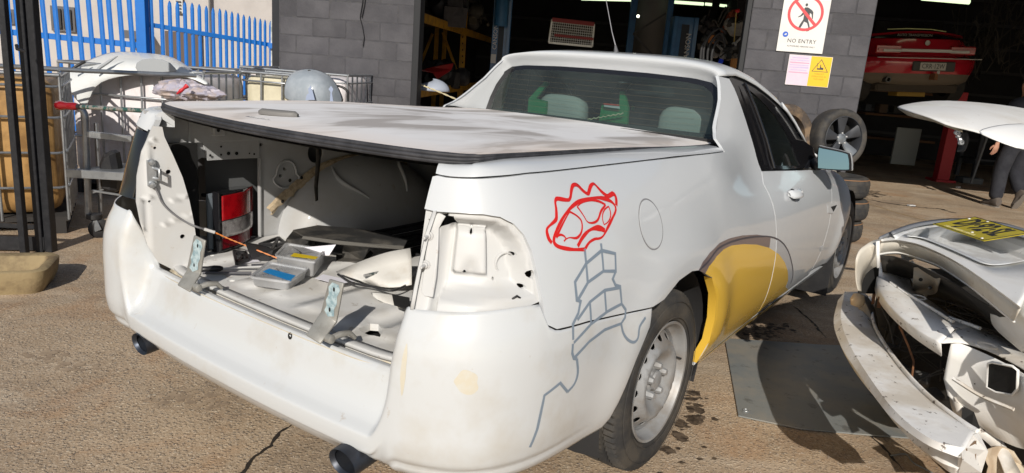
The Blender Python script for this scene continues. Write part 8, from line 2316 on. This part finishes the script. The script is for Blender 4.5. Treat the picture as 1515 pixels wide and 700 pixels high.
# the whole body in one skin: torso, neck, head, arms, legs (x right, y forward, z up)
J_ = [(0, 0, .95, .12, .085), (0, .01, 1.12, .11, .08), (0, .03, 1.30, .12, .08), (0, .03, 1.42, .07, .06), (0, .045, 1.51, .058, .058), (0, .06, 1.58, .060, .070), (0, .065, 1.66, .078, .092), (0, .06, 1.73, .055, .065),
      (-.15, .03, 1.39, .042), (-.245, -.01, 1.18, .038), (-.275, .03, .93, .034), (-.275, .045, .87, .030),
      (.15, .03, 1.39, .042), (.245, .01, 1.18, .038), (.22, .18, .98, .034), (.21, .22, .94, .030),
      (-.095, .0, .88, .095), (-.12, .05, .50, .068), (-.13, .02, .20, .040), (-.13, .022, .17, .036), (-.13, .024, .15, .034),
      (.095, .0, .88, .095), (.105, .07, .50, .068), (.11, -.08, .26, .040), (.11, -.10, .24, .036), (.11, -.115, .225, .034)]
Ed = [(0,1),(1,2),(2,3),(3,4),(4,5),(5,6),(6,7),(3,8),(8,9),(9,10),(10,11),(3,12),(12,13),(13,14),(14,15),(0,16),(16,17),(17,18),(18,19),(19,20),(0,21),(21,22),(22,23),(23,24),(24,25)]
skin_fig('body', J_, Ed, SKN, pers)
skin_fig('trousers', [(0, 0, 1.02, .158, .122), (0, 0, .94, .170, .135), (-.105, 0, .84, .122), (-.125, .05, .50, .102), (-.128, .03, .30, .094), (-.13, .025, .09, .088), (.105, 0, .84, .122), (.11, .075, .50, .102), (.115, -.04, .32, .092), (.115, -.125, .21, .088)], [(0,1),(1,2),(2,3),(3,4),(4,5),(1,6),(6,7),(7,8),(8,9)], CLO, pers, root=1)
skin_fig('shirt', [(0, 0, .98, .165, .125), (0, .01, 1.15, .155, .12), (0, .03, 1.32, .175, .125), (0, .03, 1.43, .135, .11), (0, .04, 1.50, .078, .078), (-.185, .03, 1.42, .090), (-.245, -.01, 1.20, .066), (-.262, .0, 1.06, .060), (.185, .03, 1.42, .090), (.245, .02, 1.20, .066), (.24, .08, 1.08, .060)], [(0,1),(1,2),(2,3),(3,4),(3,5),(5,6),(6,7),(3,8),(8,9),(9,10)], SHI, pers)
# hair cap with ears, boots with soles
mb = MB(); rows = []
for i in range(9):
    ph = pi/2 * (1 - i / 8 * 1.15); rows.append([Vector((.0 + .083 * cos(ph) * cos(a), .055 + .098 * cos(ph) * sin(a) - .012, 1.665 + .105 * sin(ph))) for a in [2*pi*j/20 for j in range(20)]])
mb.rgrid(rows, closed=True); mb.build('hair', HAIR, pers, smooth=70)
for s_ in (-1, 1):
    mb = MB(); mb.lathe([(0, -.008), (.022, -.006), (.028, 0), (.022, .006), (0, .005)], 12, MT(s_ * .083, .055, 1.64) @ RY(pi/2) @ Matrix.Diagonal((1.2, .8, 1, 1))); mb.build('ear', SKN, pers, smooth=60)
for nm, T in (('boot', MT(-.13, .03, 0)), ('boot', MT(.11, -.165, .165) @ RX(radians(-58)))):
    secs = [(-.085, .044, .02, .13), (-.06, .052, .0, .17), (0, .052, .0, .17), (.05, .046, .0, .10), (.11, .052, .0, .075), (.16, .050, .0, .06), (.195, .034, .008, .045)]
    mb = MB(); rows = []
    for y, w_, z0, z1 in secs:
        rows.append([T @ Vector((w_ * cos(a), y, (z0 + z1) / 2 + (z1 - z0) / 2 * sin(a))) for a in [2*pi*j/16 for j in range(16)]])
    mb.rgrid(rows, closed=True); mb.f.append(list(range(16))); mb.f.append([6*16 + j for j in range(16)]); b_ = mb.build(nm, BOOT, pers, smooth=50)
    mb = MB(); mb.prism([(x, y) for x, y in ((-.036, -.085), (.036, -.085), (.044, -.02), (.04, .03), (.055, .11), (.045, .18), (.02, .205), (-.02, .205), (-.045, .18), (-.055, .11), (-.04, .03), (-.044, -.02))], .022, T @ MT(0, 0, -.008)); mb.build('sole', mat('worn boot sole', (.19, .17, .15), rough=.9, bump=.004, bscale=60), b_, bevel=.004)
# hands with fingers
def hand(T, s_):
    mb = MB(); 
    mb.rgrid([[T @ Vector((s_ * w_ * cos(a), h_ * sin(a), z)) for a in [2*pi*j/12 for j in range(12)]] for z, w_, h_ in ((.03, .026, .020), (0, .030, .018), (-.04, .040, .017), (-.085, .042, .014), (-.09, .03, .01))], closed=True)
    for k_, (x, L_) in enumerate(((-.031, .068), (-.011, .078), (.010, .072), (.030, .056))):
        mb.tube([T @ Vector((s_ * x, 0, -.08)), T @ Vector((s_ * x * 1.05, .010, -.08 - L_ * .5)), T @ Vector((s_ * x, .028, -.08 - L_ * .95))], [.0095, .0088, .007], 8)
    mb.tube([T @ Vector((s_ * -.034, .005, -.02)), T @ Vector((s_ * -.056, .020, -.055)), T @ Vector((s_ * -.052, .032, -.085))], [.013, .011, .008], 8)
    return mb.build('hand', SKN, pers, smooth=60)
hand(MT(-.275, .045, .85) @ RX(.12), 1); hand(MT(.205, .235, .925) @ RX(.7), -1)
mb = MB(); rows = [[Vector((.262 * -1 + r_ * cos(a) , -.0 + r_ * sin(a), z)) for a in [2*pi*j/14 for j in range(14)]] for z, r_ in ((1.09, .055), (1.05, .060), (1.045, .05))]
mb.rgrid(rows, closed=True); mb.build('sleeve_cuff', SHI, pers, smooth=60)
